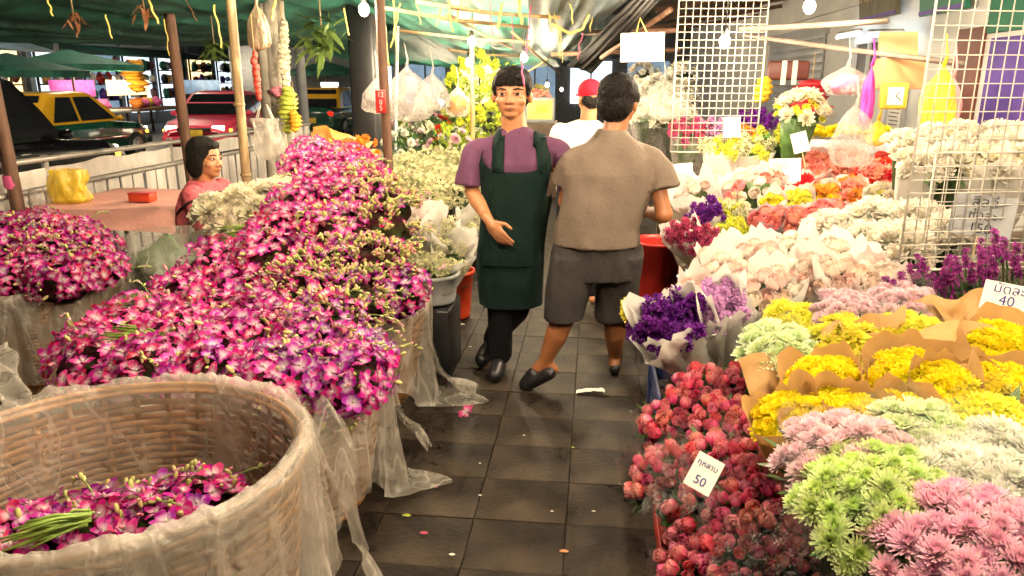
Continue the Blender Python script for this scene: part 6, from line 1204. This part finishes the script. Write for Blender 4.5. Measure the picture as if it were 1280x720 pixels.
# ================================================================== PEOPLE
SKIN1 = mat('skin_tan', (0.42, 0.185, 0.085), rough=0.45, var=0.10, scale=14, sss=0.08, bump=0.05, bscale=120)
SKIN2 = mat('skin_brown', (0.30, 0.115, 0.045), rough=0.45, var=0.10, scale=14, sss=0.08, bump=0.05, bscale=120)
HAIRM = mat('black_hair', (0.009, 0.007, 0.006), spec=0.15, rough=0.6, var=0.4, scale=60, bump=0.8, bscale=90, stretch=(2, 2, 0.5))
EYEW = mat('eye_white', (0.62, 0.56, 0.50), rough=0.2); EYEB = mat('eye_dark', (0.012, 0.008, 0.006), rough=0.1)
LIP = mat('lip', (0.30, 0.09, 0.06), rough=0.4)
def fab(name, col, var=0.12, rough=0.85): return mat(name, col, rough=rough, var=var, scale=9, bump=0.25, bscale=70, spec=0.2)
def loft(mb, secs, n=28, power=2.4):
    """secs: (centre, half-width, half-depth, turn) from bottom to top, rounded-rectangle rings"""
    vs_, fs = [], []; k = len(secs)
    for (c, rx, ry, rz) in secs:
        for j in range(n):
            a = 2 * PI * j / n; ca, sa = math.cos(a), math.sin(a); x = rx * math.copysign(abs(ca) ** (2 / power), ca); y = ry * math.copysign(abs(sa) ** (2 / power), sa)
            vs_.append(Vector(c) + V(x * math.cos(rz) - y * math.sin(rz), x * math.sin(rz) + y * math.cos(rz), 0))
    for i in range(k - 1):
        for j in range(n): fs.append((i * n + j, i * n + (j + 1) % n, (i + 1) * n + (j + 1) % n, (i + 1) * n + j))
    fs.append(tuple(range(n - 1, -1, -1))); fs.append(tuple((k - 1) * n + j for j in range(n))); mb.add(vs_, fs)
def hand(mb, W, d, nrm, side, curl=0.5, s=1.0, spread=0.12):
    """palm plus five bent fingers: d towards the fingertips, nrm out of the back of the hand, side = direction of the thumb"""
    W, d, nrm, side = Vector(W), Vector(d).normalized(), Vector(nrm).normalized(), Vector(side).normalized()
    pc = W + d * 0.05 * s; M = Matrix((side, d, nrm)).transposed()
    mb.ell(pc, (0.040 * s, 0.052 * s, 0.017 * s), 14, 10, M); caps(mb, W - d * 0.02, 0.026 * s, W + d * 0.03 * s, 0.026 * s, 10)
    for i, (off, ln) in enumerate(((0.029, 0.068), (0.010, 0.078), (-0.009, 0.072), (-0.027, 0.056))):
        p = W + d * 0.088 * s + side * off * s - d * abs(off - 0.005) * 0.25; dd = (d + side * off * spread * 25 * 0.3).normalized(); c_ = 0.0
        for f, rr in ((0.45, 0.0092), (0.32, 0.0082), (0.23, 0.0072)):
            c_ += curl * (0.7 + 0.25 * i / 3); e = p + (dd * math.cos(c_) - nrm * math.sin(c_)) * ln * f * s; caps(mb, p, rr * s, e, rr * 0.93 * s, 8); p = e
    p = W + d * 0.025 * s + side * 0.028 * s; e = p + (d * 0.6 + side * 0.75 - nrm * 0.25).normalized() * 0.045 * s; caps(mb, p, 0.0125 * s, e, 0.0105 * s, 8)
    caps(mb, e, 0.0105 * s, e + (d * 0.95 + side * 0.2 - nrm * 0.35).normalized() * 0.034 * s, 0.0085 * s, 8)
def head_parts(mb, c, fd, up=V(0, 0, 1), s=1.0, wx=1.0):
    fd = Vector(fd).normalized(); rt = fd.cross(up).normalized(); up = rt.cross(fd).normalized(); M = Matrix((rt, fd, up)).transposed()
    def L(x, y, z): return Vector(c) + (rt * x * wx + fd * y + up * z) * s
    M = Matrix((rt * wx, fd, up)).transposed()
    mb.ell(L(0, -0.012, 0.032), (0.074 * s, 0.090 * s, 0.088 * s), 20, 14, M); mb.ell(L(0, 0.018, -0.035), (0.060 * s, 0.064 * s, 0.074 * s), 18, 12, M)
    mb.ell(L(0, 0.048, -0.088), (0.030 * s, 0.026 * s, 0.022 * s), 12, 8, M); mb.ell(L(0, 0.060, 0.012), (0.055 * s, 0.022 * s, 0.016 * s), 12, 8, M)
    for e in (-1, 1):
        mb.ell(L(e * 0.040, 0.050, -0.030), (0.024 * s, 0.024 * s, 0.022 * s), 12, 8, M); mb.ell(L(e * 0.076, -0.010, -0.012), (0.011 * s, 0.019 * s, 0.031 * s), 10, 8, M)
        mb.ell(L(e * 0.014, 0.086, -0.036), (0.011 * s, 0.011 * s, 0.009 * s), 8, 6, M)
    caps(mb, L(0, 0.080, 0.000), 0.009 * s, L(0, 0.094, -0.032), 0.0125 * s, 10); mb.ell(L(0, 0.074, -0.060), (0.026 * s, 0.016 * s, 0.015 * s), 12, 8, M)
    return L, M, rt, fd, up
def face(t, L, M, s=1.0):
    for e in (-1, 1):
        q = MB(); q.ell(L(e * 0.032, 0.073, 0.000), (0.0140 * s, 0.008 * s, 0.0052 * s), 12, 8, M); ey = q.build('eye', EYEW, t); q = MB(); q.ell(L(e * 0.032, 0.079, 0.000), (0.0080 * s, 0.004 * s, 0.0056 * s), 10, 6, M); q.build('iris', EYEB, ey)
        q = MB(); q.tube([L(e * 0.050, 0.068, 0.008), L(e * 0.033, 0.081, 0.011), L(e * 0.015, 0.081, 0.007)], [0.002 * s, 0.003 * s, 0.002 * s], 6); q.build('eyelid', SKIN1, t)
        q = MB(); q.tube([L(e * 0.056, 0.066, 0.020), L(e * 0.036, 0.082, 0.026), L(e * 0.015, 0.086, 0.022)], [0.002 * s, 0.0042 * s, 0.0035 * s], 6); q.build('eyebrow', HAIRM, t)
    q = MB(); q.tube([L(-0.020, 0.079, -0.0625), L(-0.008, 0.088, -0.0605), L(0, 0.089, -0.0612), L(0.008, 0.088, -0.0605), L(0.020, 0.079, -0.0625)], [0.001 * s, 0.0035 * s, 0.0032 * s, 0.0035 * s, 0.001 * s], 8); q.build('upper_lip', LIP, t)
    q = MB(); q.tube([L(-0.018, 0.077, -0.0650), L(0, 0.087, -0.0670), L(0.018, 0.077, -0.0650)], [0.001 * s, 0.0045 * s, 0.001 * s], 8); q.build('lower_lip', LIP, t)
def foot(mb, ank, toe, s=1.0):
    ank, toe = Vector(ank), Vector(toe); d = (toe - ank); heel = ank - V(d.x, d.y, 0).normalized() * 0.045 + V(0, 0, -0.045); caps(mb, ank, 0.036 * s, heel, 0.030 * s); caps(mb, ank, 0.036 * s, lerp(ank, toe, .6), 0.034 * s); caps(mb, lerp(ank, toe, .5) - V(0, 0, .008), 0.036 * s, toe, 0.022 * s); caps(mb, heel, 0.030 * s, lerp(ank, toe, .7) - V(0, 0, .01), 0.030 * s)

# ---- man in the green apron, walking towards the camera
Y1 = 3.86
t = thing('person', 'man in purple T-shirt and dark green apron walking towards the camera', 'person', (-0.45, Y1, 0))
hd = at(640, 118, Y1) ; nk = at(643, 156, Y1 + .03); shR, shL = at(591, 181, Y1), at(703, 181, Y1 + .05)
elR, elL = at(590, 240, Y1 - .02), at(714, 244, Y1 + .12); wrR, wrL = at(611, 276, Y1 - .20), at(704, 292, Y1 + .08)
hpR, hpL = at(620, 305, Y1), at(662, 305, Y1 + .02); knR, knL = at(625, 388, Y1 - .02), at(645, 388, Y1 + .07); 
f1 = gz(622, 474); f2 = gz(606, 455); anR = V(f1.x, f1.y + .12, .085); anL = V(f2.x + .02, f2.y + .14, .10)
q = MB(); L, M, rt, fd, up = head_parts(q, hd, V(-0.03, -1, 0.02), s=1.06, wx=1.16)
caps(q, nk - V(0, 0, .07), 0.080, nk + V(0, 0, .02), 0.062); caps(q, nk - V(0, 0, .06), 0.066, hd + V(0, .01, -.06), 0.060)
for a, b_, c_ in ((shR, elR, wrR), (shL, elL, wrL)): caps(q, a - V(0, 0, .055), 0.036, b_, 0.038); caps(q, b_, 0.040, lerp(b_, c_, .35), 0.041); caps(q, lerp(b_, c_, .35), 0.041, c_, 0.026)
hand(q, wrR, at(628, 300, Y1 - .22) - wrR, V(-0.35, -0.9, 0.2), V(0.8, -0.3, 0.5), 0.42, 1.05); hand(q, wrL, V(-.05, -.1, -1), V(1, -.2, 0), V(-.1, -1, 0), 0.4, 1.0)
loft(q, [(lerp(hpR, hpL, .5), .15, .10, 0), (lerp(hpR, hpL, .5) + V(0, 0, .25), .14, .09, 0), (lerp(shR, shL, .5) - V(0, 0, .03), .15, .08, 0)])
for h_, k_, a_ in ((hpR, knR, anR), (hpL, knL, anL)): caps(q, h_, .075, k_, .052); caps(q, k_, .05, a_, .035)
foot(q, anR, V(f1.x - .01, f1.y - .05, .035)); foot(q, anL, V(f2.x - .01, f2.y - .05, .04))
body = remesh(q, 'body', 0.006, 3, SKIN1, t); face(t, L, M, 1.06)
q = MB(); q.ell(L(0, -0.022, 0.052), (0.088, 0.098, 0.086), 24, 16, M); q.ell(L(0, -0.055, 0.0), (0.080, 0.062, 0.085), 16, 12, M); q.ell(L(0, 0.050, 0.080), (0.066, 0.045, 0.034), 16, 10, M)
for e in (-1, 1): q.ell(L(e * 0.062, 0.000, 0.035), (0.024, 0.045, 0.050), 12, 8, M)
for e in range(7): q.ell(L(-0.054 + e * 0.018, 0.082 - 0.02 * abs(e - 3) / 3, 0.056), (0.012, 0.012, 0.024), 8, 6, M)
remesh(q, 'hair', 0.006, 2, HAIRM, t, 0.003, 60, (1, 1, 1))
TP = fab('purple_shirt', (0.115, 0.045, 0.095)); AP = fab('green_apron', (0.0028, 0.013, 0.011)); TR = fab('black_trousers', (0.010, 0.010, 0.013))
mid = lerp(shR, shL, .5); hm = lerp(hpR, hpL, .5)
TS = [(V(hm.x - .012, hm.y, hm.z - .05), .150, .125, 0), (V(hm.x, hm.y, hm.z + .12), .146, .112, 0), (lerp(hm, mid, .55), .168, .115, .04), (lerp(hm, mid, .82), .186, .118, .06), (mid - V(0, 0, .03), .175, .095, .06), (mid + V(0, 0, .03), .115, .075, .06), (nk + V(0, 0, -.012), .075, .065, 0)]
q = MB(); loft(q, TS)
for a, b_ in ((shR, elR), (shL, elL)): e_ = lerp(a, b_, .86) + V(-.014 if a is shR else .0, 0, 0); q.tube([a + V(0, 0, .01), a + V(0, 0, -.035), lerp(a, e_, .5), e_], [.030, .056, .064, .078], 18); caps(q, lerp(nk, a, .3) - V(0, 0, .055), .045, a - V(0, 0, .030), .050)
shirt1 = remesh(q, 'shirt', 0.0085, 5, TP, t, 0.011, 10, (1, 1, 0.35), seed=3)
q = MB()
caps(q, hpR - V(0, 0, -.05), .088, knR, .072); caps(q, knR, .072, lerp(knR, anR, .92), .064); caps(q, hpL - V(0, 0, -.05), .088, knL, .072); caps(q, knL, .072, lerp(knL, anL, .92), .064); loft(q, [(hm - V(0, 0, .06), .140, .105, 0), (hm + V(0, 0, .12), .138, .10, 0)])
remesh(q, 'trousers', 0.0085, 4, TR, t, 0.010, 9, seed=8)
def prof(z, secs):
    for i in range(len(secs) - 1):
        z0_, z1_ = secs[i][0].z, secs[i + 1][0].z
        if z <= z1_ or i == len(secs) - 2: f = max(0, min(1, (z - z0_) / (z1_ - z0_))); return lerp(secs[i][0], secs[i + 1][0], f), lerp(secs[i][1], secs[i + 1][1], f), lerp(secs[i][2], secs[i + 1][2], f)
def wrap_panel(name, z0_, z1_, a0, a1, m, off, flare=0.0, rip=0.006, secs=TS, par=t, nu=40, nv=24, dipf=None, power=2.4):
    q = MB()
    def fn(a, c_):
        z = lerp(z0_, z1_, c_); z2 = z + (dipf(a) * c_ if dipf else 0); c, rx, ry = prof(max(z2, secs[0][0].z), secs); th = -PI / 2 + lerp(a0, a1, a)
        ca, sa = math.cos(th), math.sin(th); x = (rx + off) * math.copysign(abs(ca) ** (2 / power), ca); y = (ry + off) * math.copysign(abs(sa) ** (2 / power), sa)
        fl = 1 + flare * max(0, (secs[0][0].z - z)) + 0; rp = rip * (noise.noise(V(a * 6, z * 4, 3)) + 0.6 * noise.noise(V(a * 14, z * 7, 9)))
        return V(c.x, c.y, z2) + V(x * fl, y * fl, 0) + V(ca, sa, 0) * rp
    q.grid(fn, nu, nv); return q.build(name, m, par)
zbib = at(640, 212, Y1).z; zw = at(640, 250, Y1).z; zh = at(640, 378, Y1).z
ap = MB()
apron = wrap_panel('apron_skirt', zh, zw + .01, -2.0, 2.0, AP, 0.028, -0.12, 0.013)
wrap_panel('apron_bib', zw, zbib, -1.05, 1.05, AP, 0.024, 0, 0.005, dipf=lambda a: 0.10 * (abs(a - .5) * 2) ** 3)
wrap_panel('apron_band', zw - .015, zw + .03, -1.9, 1.9, AP, 0.028, 0, 0.003, nv=3)
wrap_panel('apron_pocket', at(640, 325, Y1).z, at(640, 288, Y1).z, -0.75, 0.75, AP, 0.040, -0.12, 0.006, nv=8)
from mathutils.bvhtree import BVHTree
off = woff(t); bv = BVHTree.FromPolygons([v_.co + off for v_ in shirt1.data.vertices], [tuple(p_.vertices) for p_ in shirt1.data.polygons])
for s_, u0, u1 in ((-1, 622, 625), (1, 680, 674)):
    x0_, x1_ = at(u0, 214, Y1 - .12).x, at(u1, 168, Y1).x; vs_ = []; n = 0; zt = at(u1, 168, Y1).z
    path = [('f', lerp(zbib - .005, zt - .02, i / 5)) for i in range(6)] + [('t', y_) for y_ in (Y1 - .05, Y1 - .01, Y1 + .04, Y1 + .08)]
    for i, (kd, w_) in enumerate(path):
        x = lerp(x0_, x1_, min(1, i / 6)); row = []
        for e in (-0.030, 0.0, 0.030):
            h = bv.ray_cast(V(x + e, Y1 - 1, w_), V(0, 1, 0)) if kd == 'f' else bv.ray_cast(V(x + e, w_, 2.2), V(0, 0, -1))
            if h[0] is None or (kd == 'f' and h[0].y > Y1 + .1) or (kd == 't' and h[0].z < zt - .15): row = None; break
            row.append(h[0] + h[1] * 0.008 + (V(0, -0.016, 0) if kd == 'f' and i < 2 else V(0, 0, 0)))
        if row: vs_ += row; n += 1
    q = MB(); q.add(vs_, [(3 * i + k, 3 * i + k + 1, 3 * i + k + 4, 3 * i + k + 3) for i in range(n - 1) for k in range(2)])
    o = q.build('apron_strap', AP, t); mo = o.modifiers.new('s', 'SOLIDIFY'); mo.thickness = 0.004; mo.offset = 0
for an_, ft in ((anR, V(f1.x - .01, f1.y - .055, .03)), (anL, V(f2.x - .01, f2.y - .055, .035))):
    q = MB(); caps(q, an_ + V(0, .03, -.055), .034, ft + V(0, .02, -.004), .034); caps(q, lerp(an_, ft, .45) + V(0, 0, .005), .042, ft + V(0, .005, .012), .040); remesh(q, 'sandal', 0.007, 2, BLACKP, t)

# ---- man in the brown-grey T-shirt, walking away
Y2 = 3.72
t = thing('person', 'man in brownish-grey T-shirt and grey shorts walking away, seen from behind', 'person', (0.1, Y2, 0))
hd = at(774, 128, Y2 + .06); nk = at(766, 157, Y2 + .02); shL, shR = at(714, 190, Y2), at(818, 188, Y2 + .02)
elR, wrR = at(830, 268, Y2 - .03), at(812, 266, Y2 + .22); elL, wrL = at(708, 252, Y2 + .10), at(735, 268, Y2 + .32)
hpL, hpR = at(716, 318, Y2), at(776, 318, Y2 + .03); knL, knR = at(704, 398, Y2 - .02), at(768, 398, Y2 + .12)
tl_ = gz(657, 487); tr_ = gz(768, 468); anL = at(681, 452, tl_.y + .02); anR = V(tr_.x, tr_.y + .05, .09)
q = MB(); L, M, rt, fd, up = head_parts(q, hd, V(0.42, 0.9, -0.05), s=1.04, wx=1.10)
caps(q, nk - V(0, 0, .07), .064, hd + V(-.005, -.01, -.06), .058)
for a, b_, c_ in ((shR, elR, wrR), (shL, elL, wrL)): caps(q, a - V(0, 0, .07), 0.040, b_, 0.042); caps(q, b_, 0.045, lerp(b_, c_, .35), 0.044); caps(q, lerp(b_, c_, .35), 0.044, c_, 0.028)
hand(q, wrR, V(-.6, .7, .1), V(0.5, .5, .6), V(0, .2, 1), 0.7, 1.0); hand(q, wrL, V(.5, .7, .1), V(-0.5, .5, .6), V(0, .2, 1), 0.7, 1.0)
loft(q, [(lerp(hpR, hpL, .5), .17, .12, 0), (lerp(hpR, hpL, .5) + V(0, 0, .25), .16, .11, 0), (lerp(shR, shL, .5) - V(0, 0, .03), .16, .09, 0)])
for h_, k_, a_ in ((hpR, knR, anR), (hpL, knL, anL)): caps(q, h_, .085, k_, .060); caps(q, k_, .060, lerp(k_, a_, .35) + V(0, -.012, 0), .060); caps(q, lerp(k_, a_, .35) + V(0, -.012, 0), .060, a_, .036)
foot(q, anL, V(tl_.x, tl_.y + .02, .03)); foot(q, anR, V(tr_.x + .01, tr_.y + .2, .035))
remesh(q, 'body', 0.0065, 3, SKIN2, t); face(t, L, M, 1.04)
q = MB(); q.ell(L(0, -0.022, 0.045), (0.092, 0.104, 0.094), 24, 16, M); q.ell(L(0, -0.055, -0.012), (0.084, 0.066, 0.088), 16, 12, M)
for e in (-1, 1): q.ell(L(e * 0.064, 0.000, 0.025), (0.027, 0.048, 0.052), 12, 8, M)
q.ell(L(0, 0.045, 0.078), (0.062, 0.045, 0.036), 14, 10, M); remesh(q, 'hair', 0.006, 2, HAIRM, t, 0.004, 55, (1, 1, 1))
TG = fab('brown_grey_shirt', (0.150, 0.115, 0.090)); SH = fab('grey_shorts', (0.044, 0.039, 0.037))
mid = lerp(shR, shL, .5); hm = lerp(hpR, hpL, .5)
q = MB(); loft(q, [(V(hm.x, hm.y, at(745, 306, Y2).z), .222, .165, 0), (V(hm.x, hm.y, hm.z + .14), .215, .158, 0), (lerp(hm, mid, .55), .222, .150, 0), (lerp(hm, mid, .80), .228, .140, 0), (mid - V(0, 0, .03), .208, .110, 0), (mid + V(0, 0, .022), .155, .092, 0), (lerp(mid, nk, .62), .088, .078, 0), (nk + V(0, 0, -.02), .070, .068, 0)])
for a, b_ in ((shR, elR), (shL, elL)): e_ = lerp(a, b_, .60) + V(.012 if a is shR else -.008, 0, 0); q.tube([a + V(0, 0, -.005), a + V(0, 0, -.05), lerp(a, e_, .5), e_], [.034, .060, .070, .084], 18); caps(q, lerp(nk, a, .3) - V(0, 0, .06), .048, a - V(0, 0, .042), .054)
remesh(q, 'shirt', 0.009, 5, TG, t, 0.013, 7, (1, 1, 0.45), seed=21)
q = MB(); loft(q, [(hm - V(0, 0, .12), .20, .13, 0), (hm + V(0, 0, .10), .205, .145, 0)])
for h_, k_ in ((hpR, knR), (hpL, knL)): caps(q, h_, .118, lerp(h_, k_, .55), .112); loft(q, [(lerp(h_, k_, 1.0), .104, .104, 0), (lerp(h_, k_, .5), .116, .118, 0), (h_, .115, .125, 0)])
remesh(q, 'shorts', 0.009, 4, SH, t, 0.012, 10, (1, 1, 0.25), seed=31)
for an_, ft in ((anL, V(tl_.x, tl_.y + .01, .022)), (anR, V(tr_.x + .01, tr_.y + .2, .022))):
    d = (ft - an_); q = MB(); hl = an_ + V(0, -.05, -.055) if an_ is anR else an_ + V(.03, -.055, -.045)
    caps(q, hl, .034, ft, .036); caps(q, lerp(an_, ft, .55), .044, ft + V(0, 0, .01), .036); remesh(q, 'sandal', 0.007, 2, BLACKP, t)

# ---- man in the red cap, beyond
Y3 = 5.35
t = thing('person', 'man in red cap and white T-shirt half hidden behind the brown-shirted man', 'person', (-0.1, Y3, 0))
hd = at(737, 124, Y3); nk = at(735, 148, Y3); mid = at(730, 163, Y3); q = MB(); L, M, rt, fd, up = head_parts(q, hd, V(-0.35, 0.9, -0.1), s=1.0); caps(q, nk - V(0, 0, .06), .06, hd - V(0, 0, .05), .055)
shL, shR = at(700, 166, Y3), at(762, 166, Y3); elL, elR = at(692, 205, Y3 + .05), at(775, 205, Y3 + .05); wrL, wrR = elL + V(.03, .2, -.08), elR + V(-.03, .2, -.08)
for a, b_, c_ in ((shR, elR, wrR), (shL, elL, wrL)): caps(q, a, .052, b_, .042); caps(q, b_, .042, c_, .028)
hand(q, wrR, V(-.3, .9, -.1), V(.4, .3, .8), V(-.8, .2, .3)); hand(q, wrL, V(.3, .9, -.1), V(-.4, .3, .8), V(.8, .2, .3))
hx = V(mid.x, mid.y, .88)
for s_ in (-1, 1): caps(q, hx + V(s_ * .09, 0, 0), .08, V(hx.x + s_ * .1, hx.y, .48), .055); caps(q, V(hx.x + s_ * .1, hx.y, .48), .055, V(hx.x + s_ * .1, hx.y, .08), .036); foot(q, V(hx.x + s_ * .1, hx.y, .08), V(hx.x + s_ * .11, hx.y + .17, .03))
loft(q, [(hx - V(0, 0, .05), .15, .1, 0), (mid, .15, .08, 0)]); remesh(q, 'body', 0.009, 2, SKIN1, t)
q = MB(); loft(q, [(hx - V(0, 0, .05), .19, .13, 0), (hx + V(0, 0, .25), .185, .125, 0), (mid - V(0, 0, .06), .20, .12, 0), (mid + V(0, 0, .04), .14, .085, 0), (nk - V(0, 0, .01), .075, .07, 0)])
for a, b_ in ((shR, elR), (shL, elL)): caps(q, a, .07, lerp(a, b_, .6), .078)
remesh(q, 'shirt', 0.010, 4, fab('white_shirt', (0.72, 0.68, 0.62)), t, 0.008, 8)
q = MB(); loft(q, [(hx - V(0, 0, .1), .17, .12, 0), (hx + V(0, 0, .05), .175, .12, 0)])
for s_ in (-1, 1): caps(q, hx + V(s_ * .09, 0, 0), .10, V(hx.x + s_ * .1, hx.y, .48), .085); caps(q, V(hx.x + s_ * .1, hx.y, .48), .085, V(hx.x + s_ * .1, hx.y, .1), .07)
remesh(q, 'trousers', 0.011, 3, TR, t, 0.008, 8)
RC = fab('red_cap', (0.62, 0.012, 0.03)); q = MB(); q.ell(L(0, -0.012, 0.055), (0.086, 0.100, 0.082), 20, 14, M); cp_ = remesh(q, 'cap', 0.008, 2, RC, t)
q = MB(); q.ell(L(0, 0.10, 0.04), (0.066, 0.075, 0.010), 16, 8, M); q.build('peak', RC, t)
q = MB(); q.ell(L(0, -0.05, -0.01), (0.075, 0.05, 0.06), 14, 10, M); remesh(q, 'hair', 0.008, 1, HAIRM, t, 0.004, 60)

# ---- seated woman on the left
Y4 = 4.25
t = thing('person', 'seated woman in pink top with black hair and a black strap', 'person', (at(258, 260, Y4).x, Y4, 0))
hd = at(258, 198, Y4); nk = at(252, 222, Y4); mid = at(254, 240, Y4); hx = at(256, 318, Y4); hx = V(hx.x, hx.y, 0.56)
q = MB(); L, M, rt, fd, up = head_parts(q, hd, V(0.95, -0.22, 0.0), s=1.02); caps(q, nk - V(0, 0, .05), .052, hd - V(0, 0, .05), .048)
shL, shR = mid + V(.03, .17, 0), mid + V(.03, -.17, 0); elL, elR = shL + V(.14, .05, -.25), shR + V(.10, -.05, -.26); wrL, wrR = elL + V(.22, -.06, .02), elR + V(.22, .06, .0)
for a, b_, c_ in ((shR, elR, wrR), (shL, elL, wrL)): caps(q, a, .048, b_, .038); caps(q, b_, .038, c_, .025)
hand(q, wrR, V(.9, .2, -.1), V(0, 0, 1), V(0, 1, 0), .5, .92); hand(q, wrL, V(.9, -.2, -.1), V(0, 0, 1), V(0, -1, 0), .5, .92)
for s_ in (-1, 1): kn = hx + V(.40, s_ * .11, .02); caps(q, hx + V(0, s_ * .09, 0), .085, kn, .055); caps(q, kn, .052, V(kn.x + .02, kn.y, .08), .034); foot(q, V(kn.x + .02, kn.y, .08), V(kn.x + .18, kn.y, .03), .9)
loft(q, [(hx, .1, .15, 0), (mid, .08, .14, 0)]); remesh(q, 'body', 0.007, 3, SKIN1, t); face(t, L, M, .98)
q = MB(); q.ell(L(0, -0.026, 0.040), (0.092, 0.100, 0.092), 20, 14, M); q.ell(L(0, -0.062, -0.035), (0.086, 0.060, 0.095), 16, 12, M)
for e in (-1, 1): q.ell(L(e * 0.072, -0.020, -0.025), (0.026, 0.052, 0.085), 12, 8, M)
q.ell(L(0, .04, .075), (.06, .045, .03), 12, 8, M); remesh(q, 'hair', 0.007, 3, HAIRM, t, 0.004, 50)
PK = mat('pink_top', (0.42, 0.085, 0.10), rough=0.85, var=0.45, scale=38, bump=0.25, bscale=70, spec=0.2)
q = MB(); loft(q, [(hx - V(.0, 0, .03), .155, .21, 0), (lerp(hx, mid, .4), .135, .19, 0), (lerp(hx, mid, .8), .125, .20, 0), (mid + V(0, 0, .02), .095, .18, 0), (nk - V(0, 0, .01), .062, .07, 0)])
for a, b_ in ((shR, elR), (shL, elL)): caps(q, a, .068, lerp(a, b_, .7), .072)
wtop = remesh(q, 'top', 0.009, 4, PK, t, 0.008, 9)
q = MB(); loft(q, [(hx - V(0, 0, .08), .15, .18, 0), (hx + V(0, 0, .06), .14, .18, 0)])
for s_ in (-1, 1): kn = hx + V(.40, s_ * .11, .02); caps(q, hx + V(0, s_ * .09, 0), .10, kn, .08); caps(q, kn, .08, V(kn.x + .02, kn.y, .12), .06)
remesh(q, 'trousers', 0.010, 3, TR, t, 0.008, 8)
off = woff(t); bv = BVHTree.FromPolygons([v_.co + off for v_ in wtop.data.vertices], [tuple(p_.vertices) for p_ in wtop.data.polygons]); pts = []
for uu, vv in ((222, 268), (228, 260), (236, 254), (246, 249), (256, 245), (266, 242), (276, 240)):
    h = bv.ray_cast(CAM, ray(uu, vv).normalized())
    if h[0] is not None: pts.append(h[0] + h[1] * 0.006)
if len(pts) > 2: q = MB(); q.tube(pts, 0.013, 8, 0, True, 0.5); q.build('shoulder_strap', BLACKP, t)
st = thing('plastic_stool', 'dark stool under the seated woman', 'stool', (hx.x, hx.y, 0)); q = MB(); q.box(hx - V(0, 0, .11), (.34, .36, .04), bev=.01); q.build('seat', BLUEP, st)
for dx in (-.13, .13):
    for dy in (-.14, .14): q = MB(); q.tube([(hx.x + dx, hx.y + dy, hx.z - .13), (hx.x + dx * 1.15, hx.y + dy * 1.15, 0)], .018, 8); q.build('leg', BLUEP, st)

bpy.data.scenes.remove(TMP)
